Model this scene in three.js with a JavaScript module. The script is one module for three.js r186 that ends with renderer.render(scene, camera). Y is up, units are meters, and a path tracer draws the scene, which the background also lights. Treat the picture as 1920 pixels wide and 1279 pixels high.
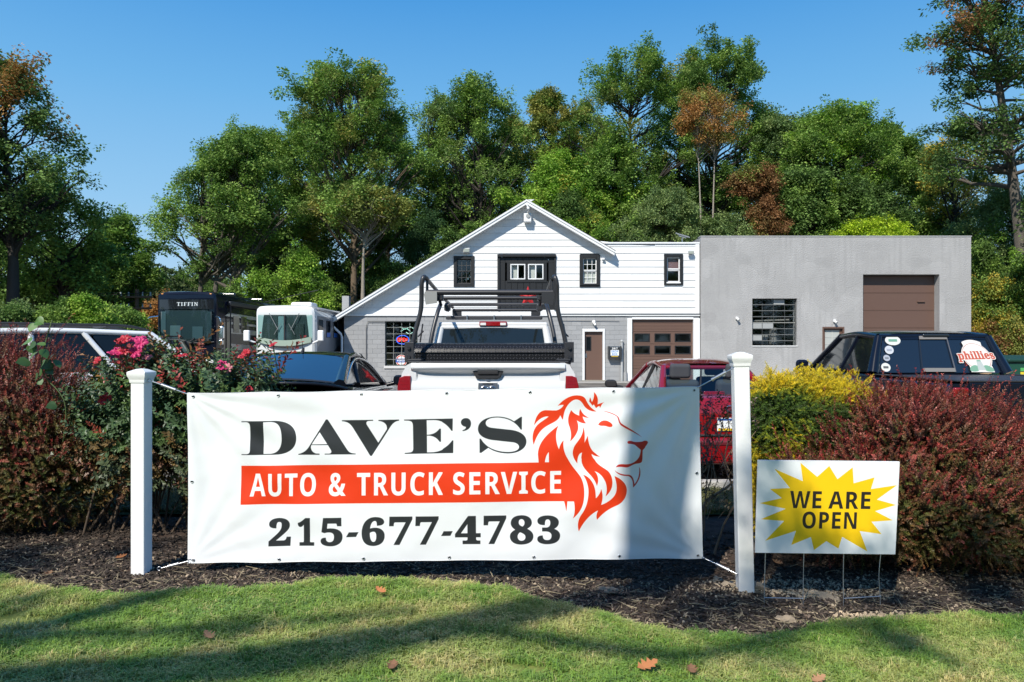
import * as THREE from 'three';
import { RoundedBoxGeometry } from 'three/addons/geometries/RoundedBoxGeometry.js';
import { mergeGeometries, mergeVertices, toCreasedNormals } from 'three/addons/utils/BufferGeometryUtils.js';
import { createNoise2D, createNoise3D } from 'simplex-noise';

// ---------------------------------------------------------------- camera, sky, sun, exposure
const scene = new THREE.Scene();
const camera = new THREE.PerspectiveCamera(2 * Math.atan(639.5 / 1400) * 180 / Math.PI, 1920 / 1279, 0.1, 900);
camera.position.set(0, 1.6, 0);
camera.lookAt(0, 1.6, -10);
camera.setViewOffset(1920, 1279, 0, -10.5, 1920, 1279);   // a small vertical shift of the lens
const SUN = new THREE.Vector3(-0.52, 1.12, 1).normalize();

function skyTexture() {
  const W = 1024, H = 512, data = new Float32Array(W * H * 4);
  const stops = [[0, .47, .65, .80], [4, .40, .61, .81], [10, .27, .525, .79], [18, .145, .41, .74], [26, .055, .28, .66], [45, .028, .178, .5], [90, .02, .115, .37]];
  for (let j = 0; j < H; j++) {
    const e = ((j + .5) / H - .5) * 180, y = Math.sin(e * Math.PI / 180), c = Math.cos(e * Math.PI / 180);
    let k = 0; while (k < stops.length - 2 && e > stops[k + 1][0]) k++;
    const a = stops[k], b = stops[k + 1], t = Math.min(1, Math.max(0, (e - a[0]) / (b[0] - a[0])));
    for (let i = 0; i < W; i++) {
      const o = (j * W + i) * 4, az = ((i + .5) / W - .5) * 2 * Math.PI;
      const dot = Math.cos(az) * c * SUN.x + y * SUN.y + Math.sin(az) * c * SUN.z;
      const ang = Math.acos(Math.min(1, Math.max(-1, dot))) * 180 / Math.PI;
      const glow = .5 * Math.exp(-ang / 8) + .05 * Math.exp(-ang / 34);
      for (let q = 0; q < 3; q++) {
        let v = a[q + 1] + (b[q + 1] - a[q + 1]) * t + glow * [1, .95, .88][q];
        if (e < 0) { const g = [.13, .13, .1][q], m = Math.min(1, -e / 3); v = v * (1 - m) + g * m; }
        data[o + q] = v;
      }
      data[o + 3] = 1;
    }
  }
  const t = new THREE.DataTexture(data, W, H, THREE.RGBAFormat, THREE.FloatType);
  t.mapping = THREE.EquirectangularReflectionMapping; t.magFilter = THREE.LinearFilter; t.wrapS = THREE.RepeatWrapping; t.needsUpdate = true;
  return t;
}
scene.background = skyTexture();
scene.environment = scene.background;
const sun = new THREE.DirectionalLight(new THREE.Color(1, .945, .84), 5);
sun.position.copy(SUN).multiplyScalar(120); sun.target.position.set(0, 0, 0); sun.castShadow = true;
sun.shadow.mapSize.set(4096, 4096);
Object.assign(sun.shadow.camera, { left: -60, right: 60, top: 60, bottom: -60, near: 1, far: 260 });
scene.add(sun, sun.target);
const renderer = new THREE.WebGLRenderer({ antialias: true });
renderer.toneMapping = THREE.LinearToneMapping; renderer.toneMappingExposure = 1.12;
renderer.shadowMap.enabled = true;

// ---------------------------------------------------------------- helpers
function rng(seed) { let s = seed | 0; return () => { s = (s + 0x6d2b79f5) | 0; let t = Math.imul(s ^ (s >>> 15), 1 | s); t = (t + Math.imul(t ^ (t >>> 7), 61 | t)) ^ t; return ((t ^ (t >>> 14)) >>> 0) / 4294967296; }; }
const n2 = createNoise2D(rng(11)), n3 = createNoise3D(rng(12));
const V = (x, y, z) => new THREE.Vector3(x, y, z);
const lerp = THREE.MathUtils.lerp, clamp = THREE.MathUtils.clamp;
const sm = (a, b, x) => { const t = clamp((x - a) / (b - a), 0, 1); return t * t * (3 - 2 * t); };
const used = new Map();
function numbered(name) { const n = used.get(name) ?? 0; used.set(name, n + 1); return n ? name + '_' + String(n).padStart(3, '0') : name; }
function tag(o, label, category, group, kind) {
  if (label) o.userData.label = label;
  if (category) o.userData.category = category;
  if (group) o.userData.group = group;
  if (kind) o.userData.kind = kind;
  return o;
}
function shade(o) { o.castShadow = true; o.receiveShadow = true; return o; }
function thing(name, label, category, pos = [0, 0, 0], turn = 0, group) {
  const o = new THREE.Group(); o.name = numbered(name); o.position.set(...pos); o.rotation.y = turn; scene.add(o);
  return tag(o, label, category, group);
}
function part(name, geo, mat, parent, label) {
  const m = shade(new THREE.Mesh(Array.isArray(geo) ? merge(geo) : geo, mat)); m.name = parent ? name : numbered(name);
  (parent ?? scene).add(m); if (label) m.userData.label = label; return m;
}
function struct(name, geo, mat) { const m = part(name, geo, mat); m.userData.kind = 'structure'; return m; }
function boxUV(g) {                                               // uv in metres from the side each vertex faces
  const p = g.attributes.position, n = g.attributes.normal, uv = new Float32Array(p.count * 2);
  for (let i = 0; i < p.count; i++) {
    const x = Math.abs(n.getX(i)), y = Math.abs(n.getY(i)), z = Math.abs(n.getZ(i));
    if (z >= x && z >= y) { uv[2 * i] = p.getX(i); uv[2 * i + 1] = p.getY(i); }
    else if (x >= y) { uv[2 * i] = p.getZ(i); uv[2 * i + 1] = p.getY(i); }
    else { uv[2 * i] = p.getX(i); uv[2 * i + 1] = p.getZ(i); }
  }
  g.setAttribute('uv', new THREE.BufferAttribute(uv, 2)); return g;
}
function merge(list, keepUV) {
  const gs = list.flat(9).filter(Boolean).map((g) => {
    const h = g.index ? g.toNonIndexed() : g.clone();
    for (const k of Object.keys(h.attributes)) if (!['position', 'normal', 'uv', 'color'].includes(k)) h.deleteAttribute(k);
    if (!h.attributes.normal) h.computeVertexNormals();
    if (!keepUV || !h.attributes.uv) boxUV(h);
    return h;
  });
  if (gs.some((g) => !g.attributes.color)) gs.forEach((g) => g.deleteAttribute('color'));
  return gs.length === 1 ? gs[0] : mergeGeometries(gs, false);
}
const M4 = new THREE.Matrix4();
function box(w, h, d, x = 0, y = 0, z = 0, rx = 0, ry = 0, rz = 0) {
  const g = new THREE.BoxGeometry(w, h, d);
  if (rx || ry || rz) g.applyMatrix4(M4.makeRotationFromEuler(new THREE.Euler(rx, ry, rz)));
  return g.translate(x, y, z);
}
function rbox(w, h, d, r, x = 0, y = 0, z = 0, rx = 0, ry = 0, rz = 0, seg = 2) {
  const g = new RoundedBoxGeometry(w, h, d, seg, Math.min(r, w / 2.01, h / 2.01, d / 2.01));
  if (rx || ry || rz) g.applyMatrix4(M4.makeRotationFromEuler(new THREE.Euler(rx, ry, rz)));
  return g.translate(x, y, z);
}
const span = (x0, x1, y0, y1, z0, z1) => box(x1 - x0, y1 - y0, z1 - z0, (x0 + x1) / 2, (y0 + y1) / 2, (z0 + z1) / 2);
const rspan = (x0, x1, y0, y1, z0, z1, r) => rbox(x1 - x0, y1 - y0, z1 - z0, r, (x0 + x1) / 2, (y0 + y1) / 2, (z0 + z1) / 2);
function rod(a, b, r, r2 = r, seg = 8) {                           // cylinder from a to b
  const A = V(...a), B = V(...b), d = B.clone().sub(A), g = new THREE.CylinderGeometry(r2, r, d.length(), seg);
  g.applyQuaternion(new THREE.Quaternion().setFromUnitVectors(V(0, 1, 0), d.normalize()));
  return g.translate((A.x + B.x) / 2, (A.y + B.y) / 2, (A.z + B.z) / 2);
}
function pipe(pts, r, seg = 8, smooth = true, steps) {             // bent tube through points
  const c = smooth ? new THREE.CatmullRomCurve3(pts.map((p) => V(...p)), false, 'centripetal') : new THREE.CurvePath();
  if (!smooth) for (let i = 1; i < pts.length; i++) c.add(new THREE.LineCurve3(V(...pts[i - 1]), V(...pts[i])));
  return new THREE.TubeGeometry(c, steps ?? (pts.length - 1) * 5, r, seg, false);
}
function taper(pts, radii, seg = 6) {                              // tapered limb through Vector3 points
  const pos = [], idx = [], n = pts.length; let side = V(1, 0, 0);
  for (let i = 0; i < n; i++) {
    const t = pts[Math.min(n - 1, i + 1)].clone().sub(pts[Math.max(0, i - 1)]).normalize();
    side.addScaledVector(t, -side.dot(t)); if (side.lengthSq() < 1e-6) side.set(t.z, t.x, t.y).addScaledVector(t, -V(t.z, t.x, t.y).dot(t)); side.normalize();
    const up = t.clone().cross(side);
    for (let k = 0; k < seg; k++) { const a = k / seg * Math.PI * 2, c = Math.cos(a) * radii[i], s = Math.sin(a) * radii[i]; pos.push(pts[i].x + side.x * c + up.x * s, pts[i].y + side.y * c + up.y * s, pts[i].z + side.z * c + up.z * s); }
  }
  for (let i = 0; i < n - 1; i++) for (let k = 0; k < seg; k++) { const a = i * seg + k, b = i * seg + (k + 1) % seg; idx.push(a, b, a + seg, b, b + seg, a + seg); }
  const g = new THREE.BufferGeometry(); g.setAttribute('position', new THREE.Float32BufferAttribute(pos, 3)); g.setIndex(idx); g.computeVertexNormals(); return g;
}
function grid(nu, nv, f, flip) {                                   // f(u, v) -> [x, y, z, (uv)]
  const pos = [], uv = [], idx = [];
  for (let j = 0; j <= nv; j++) for (let i = 0; i <= nu; i++) { const p = f(i / nu, j / nv); pos.push(p[0], p[1], p[2]); uv.push(p[3] ?? i / nu, p[4] ?? j / nv); }
  for (let j = 0; j < nv; j++) for (let i = 0; i < nu; i++) { const a = j * (nu + 1) + i, b = a + 1, c = a + nu + 1, d = c + 1; flip ? idx.push(a, c, b, b, c, d) : idx.push(a, b, c, b, d, c); }
  const g = new THREE.BufferGeometry(); g.setAttribute('position', new THREE.Float32BufferAttribute(pos, 3)); g.setAttribute('uv', new THREE.Float32BufferAttribute(uv, 2)); g.setIndex(idx); g.computeVertexNormals(); return g;
}
function extrude(pts, depth, holes = [], bevel = 0) {              // polygon in x, y pushed along +z
  const s = new THREE.Shape(pts.map((p) => new THREE.Vector2(...p)));
  for (const h of holes) s.holes.push(new THREE.Path(h.map((p) => new THREE.Vector2(...p))));
  return new THREE.ExtrudeGeometry(s, { depth, bevelEnabled: bevel > 0, bevelSize: bevel, bevelThickness: bevel, bevelSegments: 2, curveSegments: 10 });
}
const rect = (x0, x1, y0, y1) => [[x0, y0], [x1, y0], [x1, y1], [x0, y1]];
// sections {z, pts: half outline from bottom centre to top centre}; mirrored in x
function loft(sections, crease = .6) {
  const pos = [], idx = [], n = sections[0].pts.length, ring = 2 * n;
  for (const s of sections) {
    for (let i = 0; i < n; i++) pos.push(s.pts[i][0], s.pts[i][1], s.z + (s.pts[i][2] ?? 0));
    for (let i = n - 1; i >= 0; i--) pos.push(-s.pts[i][0], s.pts[i][1], s.z + (s.pts[i][2] ?? 0));
  }
  for (let j = 0; j < sections.length - 1; j++) for (let k = 0; k < ring; k++) { const a = j * ring + k, b = j * ring + (k + 1) % ring; idx.push(a, b, a + ring, b, b + ring, a + ring); }
  for (const [j, f] of [[0, 0], [sections.length - 1, 1]]) for (let k = 0; k < n - 1; k++) { const a = j * ring + k, b = a + 1, c = j * ring + ring - 1 - k, d = c - 1; f ? idx.push(a, b, c, b, d, c) : idx.push(a, c, b, b, c, d); }
  let g = new THREE.BufferGeometry(); g.setAttribute('position', new THREE.Float32BufferAttribute(pos, 3)); g.setIndex(idx);
  g = toCreasedNormals(g, crease); return g;
}
// rounded pane on the bilinear face bl, br, tr, tl (arrays), pushed out by off, bulged
function pane(c, u0, u1, v0, v1, off, bulge = 0, round = .1, thick = 0) {
  const [bl, br, tr, tl] = c.map((p) => V(...p));
  const nrm = br.clone().sub(bl).add(tr.clone().sub(tl)).cross(tl.clone().sub(bl).add(tr.clone().sub(br))).normalize();
  const nv = 14, nu = 12;
  const f = (push) => (a, b) => {
    const v = lerp(v0, v1, b < .3 ? b * b / .3 * .5 + b * .5 : b);
    const e = Math.min(b, 1 - b) / round, q = e < 1 ? round * (1 - Math.sqrt(1 - (1 - e) * (1 - e))) * .8 : 0;
    const u = lerp(u0 + q * (u1 - u0) * .55, u1 - q * (u1 - u0) * .55, a);
    const p = bl.clone().lerp(br, u).lerp(tl.clone().lerp(tr, u), v);
    p.addScaledVector(nrm, off + push + bulge * (1 - (2 * u - 1) ** 2) * 1);
    return [p.x, p.y, p.z];
  };
  return grid(nu, nv, f(0));
}
const mats = new Map();
function std(r, g, b, rough = .6, metal = 0, extra) {
  const key = JSON.stringify([r, g, b, rough, metal, extra && Object.keys(extra).map((k) => [k, extra[k]?.uuid ?? extra[k]])]);
  if (!mats.has(key)) {
    const phys = extra && ['clearcoat', 'transmission', 'sheen', 'ior'].some((k) => k in extra);
    const m = new (phys ? THREE.MeshPhysicalMaterial : THREE.MeshStandardMaterial)({ roughness: rough, metalness: metal, side: THREE.DoubleSide, ...extra });
    m.color.setRGB(r, g, b); mats.set(key, m);
  }
  return mats.get(key);
}
// tileable-ish value field from simplex noise as an 8 bit map
function field(w, h, f, srgb) {
  const d = new Uint8Array(w * h * 4);
  for (let y = 0; y < h; y++) for (let x = 0; x < w; x++) { const c = f(x / w, y / h), o = (y * w + x) * 4; if (typeof c === 'number') d[o] = d[o + 1] = d[o + 2] = clamp(c, 0, 1) * 255; else for (let q = 0; q < 3; q++) d[o + q] = clamp(c[q], 0, 1) * 255; d[o + 3] = 255; }
  const t = new THREE.DataTexture(d, w, h); t.magFilter = THREE.LinearFilter; t.wrapS = t.wrapT = THREE.MirroredRepeatWrapping; t.colorSpace = srgb ? THREE.SRGBColorSpace : THREE.NoColorSpace; t.needsUpdate = true; return t;
}
const rep = (t, x, y) => { const c = t.clone(); c.repeat.set(x, y); c.needsUpdate = true; return c; };
const fbm = (x, y, o = 4) => { let s = 0, a = .5, f = 1; for (let i = 0; i < o; i++) { s += a * n2(x * f, y * f); a *= .5; f *= 2.1; } return s; };
function canvasTex(w, h, draw) {
  const c = document.createElement('canvas'); c.width = w; c.height = h; const x = c.getContext('2d'); draw(x, w, h);
  const t = new THREE.CanvasTexture(c); t.colorSpace = THREE.SRGBColorSpace; t.anisotropy = 8; return t;
}
// text squeezed into a box (x0..x1, y0 top .. y1 baseline) in the current frame
function fit(c, text, font, x0, x1, y0, y1, gap = 0, bold = 0) {
  c.save(); c.font = font.replace('#', '200'); c.textBaseline = 'alphabetic';
  let w = 0; const ch = [...text], m = ch.map((k) => c.measureText(k)); m.forEach((k, i) => { w += k.width + (i ? gap * 200 : 0); });
  const cap = c.measureText(/[A-Z0-9]/.exec(text)?.[0] ?? 'E').actualBoundingBoxAscent;
  c.translate(x0, y1); c.scale((x1 - x0) / w, (y1 - y0) / cap);
  let x = 0; ch.forEach((k, i) => { c.fillText(k, x, 0); if (bold) { c.lineWidth = bold * 200; c.strokeStyle = c.fillStyle; c.strokeText(k, x, 0); } x += m[i].width + gap * 200; }); c.restore();
}
const lawnEdge = [[-9, -5.5], [-6, -5.35], [-3.49, -5.09], [-3.01, -4.82], [-2.57, -4.74], [-2.14, -4.79], [-1.65, -4.89], [-1.15, -5.05], [-.67, -5.02], [-.4, -4.98], [-.06, -4.87], [.19, -4.7], [.49, -4.57], [.78, -4.38], [.98, -4.29], [1.34, -4.3], [1.69, -4.39], [2.07, -4.53], [2.49, -4.62], [3.18, -4.64], [6, -4.8], [9, -5]];
function edgeZ(x) { for (let i = 1; i < lawnEdge.length; i++) if (x <= lawnEdge[i][0]) { const a = lawnEdge[i - 1], b = lawnEdge[i], t = (x - a[0]) / (b[0] - a[0]); return lerp(a[1], b[1], t); } return -5; }
function groundY(x, z) {
  let y = -.09 * sm(-.4, 1.3, x) * sm(-7, -5.6, z);
  y += -.065 * sm(-5, -5.22, z) * sm(-6.6, -5.8, z) * sm(-1.9, -1.1, x) * sm(1.2, .3, x);
  return y;
}
// ---------------------------------------------------------------- ground
const fineT = field(512, 512, (x, y) => .5 + .5 * fbm(x * 40, y * 40, 4));
const coarseT = field(512, 512, (x, y) => .5 + .8 * fbm(x * 5 + 9, y * 5, 5));
{
  const asphaltT = field(1024, 1024, (x, y) => { const s = .5 + .5 * n2(x * 300, y * 300), f = .8 + .35 * fbm(x * 6, y * 6, 5) + .18 * (s - .5), k = Math.abs(fbm(x * 3 + 7, y * 3, 4)) < .006 ? .55 : 1; return [.60 * f * k, .57 * f * k, .53 * f * k]; }, true);
  const asphalt = std(.62, .62, .62, .92, 0, { map: rep(asphaltT, .11, .11), bumpMap: rep(fineT, .5, .5), bumpScale: .004 });
  const lot = new THREE.PlaneGeometry(80, 26.2, 1, 1).rotateX(-Math.PI / 2).translate(0, 0, -21.5); boxUV(lot);
  struct('parking_lot', lot, asphalt);
  const conc = std(.42, .4, .37, .9, 0, { bumpMap: rep(fineT, 1, 1), bumpScale: .004 });
  struct('kerb', [rbox(26, .16, .14, .02, 0, .03, -8.34)], conc);
  struct('pavement', [span(-9, 20.5, -.05, .012, -34.2, -32.7)], std(.36, .345, .32, .9, 0, { bumpMap: rep(fineT, 1, 1), bumpScale: .005 }));
  const gT = field(512, 512, (x, y) => { const f = .5 + .6 * fbm(x * 9, y * 9, 5); return [lerp(.24, .40, f), lerp(.31, .42, f), lerp(.14, .22, f)]; }, true);
  const land = new THREE.PlaneGeometry(600, 600, 200, 200).rotateX(-Math.PI / 2); boxUV(land);
  const lp = land.attributes.position;
  for (let i = 0; i < lp.count; i++) { const x = lp.getX(i), z = lp.getZ(i), near = sm(15, 12, Math.abs(x)) * sm(-9.5, -8.4, z) * sm(9, 6, z), lotIn = sm(41, 39, Math.abs(x)) * sm(-36, -34, z); lp.setY(i, -.05 - .35 * near - .1 * lotIn + sm(60, 200, -z) * 3.5); }
  land.computeVertexNormals();
  struct('ground', land, std(.8, .8, .8, 1, 0, { map: rep(gT, .06, .06) }));
  const strip = grid(120, 8, (u, v) => { const x = lerp(-14, 14, u), z = lerp(-7.1, -8.27, v); return [x, .004 + .02 * n2(x * 2, z * 2), z, x, z]; });
  struct('grass_strip', strip, std(.8, .8, .8, 1, 0, { map: rep(gT, .7, .7) }));
}
// mulch bed
const mulchT = field(1024, 1024, (x, y) => { const a = .5 + .5 * n2(x * 90, y * 260), b = .5 + .5 * n2(x * 240 + 5, y * 80), c = .5 + .7 * fbm(x * 6, y * 6, 3), f = .13 + .2 * a * b + .08 * c; return [f * 1.15, f * .88, f * .7]; }, true);
const mulchM = std(.85, .85, .85, .95, 0, { map: rep(mulchT, .8, .8), bumpMap: rep(mulchT, .8, .8), bumpScale: .02 });
const SHADE = [[-2.0, 0, -3.55, 16, .14, 9], [-.8, 0, -3.95, 16, .16, 10], [-1.5, 0, -4.22, 15.5, .1, 6], [-2.6, 0, -4.0, 15.5, .13, 8], [.1, 0, -4.5, 16, .13, 8], [-3.0, 0, -4.5, 15, .12, 7], [1.4, 0, -4.05, 15, .1, 6], [3.2, .1, -5.15, 13, .22, 16], [2.5, 0, -4.95, 13, .16, 10], [4.0, .1, -5.1, 13, .3, 24], [1.55, 0, -4.8, 13, .16, 10], [1.3, 1.1, -5.3, 12, .06, 8], [1.33, .12, -5.3, 12, .06, 6], [1.66, .55, -5.15, 14, .05, 5], [1.74, .98, -4.95, 14, .05, 7], [1.85, .4, -4.9, 13, .05, 5], [2.15, .15, -4.9, 13, .05, 4], [1.2, 0, -4.75, 15, .25, 20], [1.9, 0, -5.2, 14, .15, 10], [3.3, 0, -5.0, 15, .3, 26], [4.2, 0, -4.9, 15, .4, 34], [2.1, 0, -4.25, 14, .12, 9], [-4.5, -.2, -5.8, 15, .45, 60], [-3.7, -.3, -5.7, 15, .4, 46], [-5.2, -.2, -5.7, 15, .5, 60], [-3.0, .1, -5.8, 15, .12, 12]];
const mulchY = (x, z) => groundY(x, z) - .012 + .022 * fbm(x * 1.3, z * 1.3, 3) + .012 * n2(x * 9, z * 9) + .006 * n2(x * 30, z * 30);
{
  const g = grid(460, 90, (u, v) => { const x = lerp(-9, 9, u), z = lerp(edgeZ(x) + .22, -7.2, v); return [x, mulchY(x, z), z, x, z]; });
  struct('mulch_bed', g, mulchM);
}
// lawn
const lawnY = (x, z) => groundY(x, z) + .012 * n2(x * 1.1, z * 1.1) + .015 * sm(.0, .25, z - edgeZ(x));
const dryness = (x, z) => clamp(.5 + .75 * fbm(x * .55 + 3, z * .8, 3) + .25 * n2(x * 3, z * 3), 0, 1);
{
  const g = grid(300, 120, (u, v) => { const x = lerp(-9, 9, u), e = edgeZ(x) + .05 * n2(x * 4, 1), z = lerp(e, 7, v ** 1.7); return [x, lawnY(x, z) - .004 - .05 * (v === 0), z, x, z]; }, true);
  const lt = field(512, 512, (x, y) => { const f = .5 + .6 * fbm(x * 20, y * 20, 4); return [lerp(.38, .58, f), lerp(.46, .58, f), lerp(.18, .29, f)]; }, true);
  struct('lawn', g, std(.8, .8, .8, 1, 0, { map: rep(lt, .9, .9) }));
}
const leafM = (r = 1, g = 1, b = 1, t = .35, rough = .55) => std(r, g, b, rough, 0, { vertexColors: true, transmission: t, thickness: 0 });
function instanced(name, geo, mat, mats4, cols, parent, kind) {
  const m = shade(new THREE.InstancedMesh(geo, mat, mats4.length)); m.name = parent ? name : numbered(name);
  mats4.forEach((k, i) => { m.setMatrixAt(i, k); if (cols) m.setColorAt(i, cols[i]); });
  (parent ?? scene).add(m); if (kind) m.userData.kind = kind; return m;
}
const place = (p, q, sx, sy = sx, sz = sx) => new THREE.Matrix4().compose(p, q, V(sx, sy, sz));
const turn = (x, y, z) => new THREE.Quaternion().setFromEuler(new THREE.Euler(x, y, z, 'YXZ'));
function bladeTuft(seed, n, h, spread, lean) {
  const R = rng(seed), pos = [], col = [];
  for (let i = 0; i < n; i++) {
    const a = R() * 6.283, r = spread * Math.sqrt(R()), x = Math.cos(a) * r, z = Math.sin(a) * r, t = R() * 6.283, L = h * (.55 + .6 * R()), k = lean * (.3 + R()), w = .0016 + .0012 * R();
    const dx = Math.cos(t), dz = Math.sin(t), wx = -dz * w, wz = dx * w, c = .8 + .4 * R();
    const P = [[0, 0, 1], [.5, .62, .85], [1, .62 + .3 * (1 - k), 0]].map(([s, y, ww]) => [x + dx * k * L * s * s, y * L * .98, z + dz * k * L * s * s, ww]);
    const q = (p, s) => [p[0] + s * wx * p[3], p[1], p[2] + s * wz * p[3]];
    const tri = [[q(P[0], 1), 0], [q(P[0], -1), 0], [q(P[1], 1), .6], [q(P[0], -1), 0], [q(P[1], -1), .6], [q(P[1], 1), .6], [q(P[1], 1), .6], [q(P[1], -1), .6], [[P[2][0], P[2][1], P[2][2]], 1]];
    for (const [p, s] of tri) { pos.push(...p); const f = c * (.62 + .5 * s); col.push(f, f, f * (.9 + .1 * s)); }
  }
  const g = new THREE.BufferGeometry(); g.setAttribute('position', new THREE.Float32BufferAttribute(pos, 3)); g.setAttribute('color', new THREE.Float32BufferAttribute(col, 3)); g.computeVertexNormals(); return g;
}
{
  const R = rng(5), lists = [[], [], []], cols = [[], [], []];
  const add = (x, z, hs) => {
    const k = (R() * 3) | 0, d = dryness(x, z), c = new THREE.Color();
    const green = [.225, .36, .045], deep = [.115, .26, .045], straw = [.70, .59, .26];
    const s = clamp((d - .41) * 1.6, 0, .95) * (.4 + .9 * R()) + (R() < .06 ? .6 : 0), m = R() * (1 - d);
    c.setRGB(...[0, 1, 2].map((q) => lerp(lerp(green[q] * 1.25, deep[q], m), straw[q], clamp(s, 0, 1))));
    lists[k].push(place(V(x, lawnY(x, z) - .004, z), turn((R() - .5) * .3, R() * 6.28, (R() - .5) * .3), 1, hs * (.75 + .5 * R()), 1)); cols[k].push(c);
  };
  for (let i = 0; i < 38000; i++) {
    const z = lerp(-5.3, -2.1, R()), x = (R() * 2 - 1) * Math.min(8.5, -z * .74 + 1.1), e = edgeZ(x) + .05 * n2(x * 4, 1);
    if (z < e - .02 * R()) continue;
    if (dryness(x, z) > .8 && R() < .5) continue;
    const bare = Math.min(Math.hypot((x + .78) / .16, (z + 4.66) / .09), Math.hypot((x + .93) / .1, (z + 4.82) / .05), Math.hypot((x - .1) / .2, (z + 3.72) / .07), Math.hypot((x + 2.9) / .25, (z + 4.35) / .1)); if (bare < 1 + .4 * n2(x * 9, z * 9) && R() < .82) continue;
    add(x, z, z < e + .15 ? 1.25 : .95);
  }
  for (let i = 0; i < 6000; i++) { const x = (R() * 2 - 1) * 6; add(x, edgeZ(x) + .05 * n2(x * 4, 1) + .1 * R(), 1.35); }
  for (let i = 0; i < 900; i++) { const z = lerp(-5.2, -2.3, R()), x = (R() * 2 - 1) * Math.min(8, -z * .74 + 1), k = n2(x * 1.7 + 3, z * 1.7); if (z < edgeZ(x) || k < .25) continue; for (let q = 0; q < 3; q++) add(x + .05 * (R() - .5), z + .05 * (R() - .5), 1.5 + .5 * R()); }
  const tufts = [bladeTuft(1, 15, .045, .032, .8), bladeTuft(2, 15, .05, .035, .9), bladeTuft(3, 14, .038, .035, 1)];
  const grass = new THREE.Group(); grass.name = 'grass'; scene.add(grass);
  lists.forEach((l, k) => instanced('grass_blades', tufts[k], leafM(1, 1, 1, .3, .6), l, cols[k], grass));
  tag(grass, 'short mown grass of the front lawn, green with straw patches', 'grass', null, 'stuff');
  const l2 = [], c2 = [];
  for (let i = 0; i < 9000; i++) { const x = (R() * 2 - 1) * 8, z = lerp(-7.15, -8.2, R()); l2.push(place(V(x, 0, z), turn(0, R() * 6.28, 0), 1.3, 1.5 + R(), 1.3)); const d = R(); c2.push(new THREE.Color().setRGB(lerp(.1, .3, d), lerp(.14, .26, d), .06)); }
  tag(instanced('grass', tufts[1], leafM(1, 1, 1, .3, .6), l2, c2, null, 'stuff'), 'thin dry grass along the kerb behind the bushes', 'grass');
}
{ // mulch chips, straw bits and gravel
  const R = rng(7), chip = box(.034, .006, .009), m = [], c = [], s = [], sc = [], gr = [], gc = [];
  for (let i = 0; i < 60000; i++) {
    const x = (R() * 2 - 1) * 6.2, e = edgeZ(x), z = e + .05 - Math.abs(R() + R() - .6) * 1.6; if (z < -7.1 || z > e + .06) continue;
    m.push(place(V(x, mulchY(x, z) + .004 + .008 * R(), z), turn((R() - .5) * 1.1, R() * 6.28, (R() - .5) * .9), .4 + 1.1 * R(), 1, .6 + R()));
    const t = R(), b = t < .87 ? .014 + .04 * R() : .06 + .1 * R(); c.push(new THREE.Color().setRGB(b * 1.3, b * .94, b * .7));
  }
  tag(instanced('mulch', chip, std(1, 1, 1, .9), m, c, null, 'stuff'), 'dark shredded bark mulch between the lawn and bushes', 'mulch');
  const st = box(.07, .0022, .0022);
  for (let i = 0; i < 3800; i++) { const x = (R() * 2 - 1) * 5.5, e = edgeZ(x), z = e + .06 - R() * R() * 1.3; s.push(place(V(x, mulchY(x, z) + .012 + .012 * R(), z), turn((R() - .5) * .5, R() * 6.28, (R() - .5) * .6), .4 + 1.2 * R())); const b = .16 + .28 * R(); sc.push(new THREE.Color().setRGB(b, b * .82, b * .52)); }
  tag(instanced('straw', st, std(1, 1, 1, .8), s, sc, null, 'stuff'), 'pale straw and twig bits lying loose on the mulch', 'straw');
  const gv = new THREE.IcosahedronGeometry(.013, 0);
  for (let i = 0; i < 4200; i++) { const k = R(), x = k < .35 ? 2.05 + .9 * (R() + R() - 1) : (R() * 2 - 1) * 5, e = edgeZ(x), z = k < .35 ? -5.05 - .35 * R() : e + .02 - R() * 1.1; gr.push(place(V(x, mulchY(x, z) + .006, z), turn(R() * 6, R() * 6, R() * 6), .4 + 1.1 * R() * R(), .3 + .5 * R(), .5 + R())); const b = .16 + .3 * R(); gc.push(new THREE.Color().setRGB(b * 1.15, b * .9, b * .62)); }
  for (let i = 0; i < 320; i++) { const a = R(), x = 2.28 + .28 * (R() + R() - 1) + (a < .4 ? -.25 : 0), z = -4.68 + .09 * (R() + R() - 1) - (a < .4 ? .42 : 0); gr.push(place(V(x, mulchY(x, z) + .008, z), turn(R() * 6, R() * 6, R() * 6), .8 + 1.4 * R(), .5 + .6 * R(), .7 + R())); const b = .28 + .22 * R(); gc.push(new THREE.Color().setRGB(b * 1.2, b * .92, b * .62)); }
  tag(instanced('gravel', gv, std(1, 1, 1, .95), gr, gc, null, 'stuff'), 'tan gravel crumbs scattered through the mulch', 'gravel');
}
function rockGeo(seed, s) {
  const g = mergeVertices(new THREE.IcosahedronGeometry(s, 2).deleteAttribute('normal').deleteAttribute('uv')), p = g.attributes.position;
  for (let i = 0; i < p.count; i++) { const v = V(p.getX(i), p.getY(i), p.getZ(i)), k = 1 + .35 * n3(v.x / s + seed, v.y / s, v.z / s) + .1 * n3(v.x / s * 3, v.y / s * 3 + seed, v.z / s * 3); v.multiplyScalar(k); p.setXYZ(i, v.x * 1.25, v.y * .62, v.z); }
  return toCreasedNormals(g, .5);
}
const RK = std(.30, .235, .165, .95, 0, { bumpMap: rep(fineT, 6, 6), bumpScale: .004 });
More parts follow.
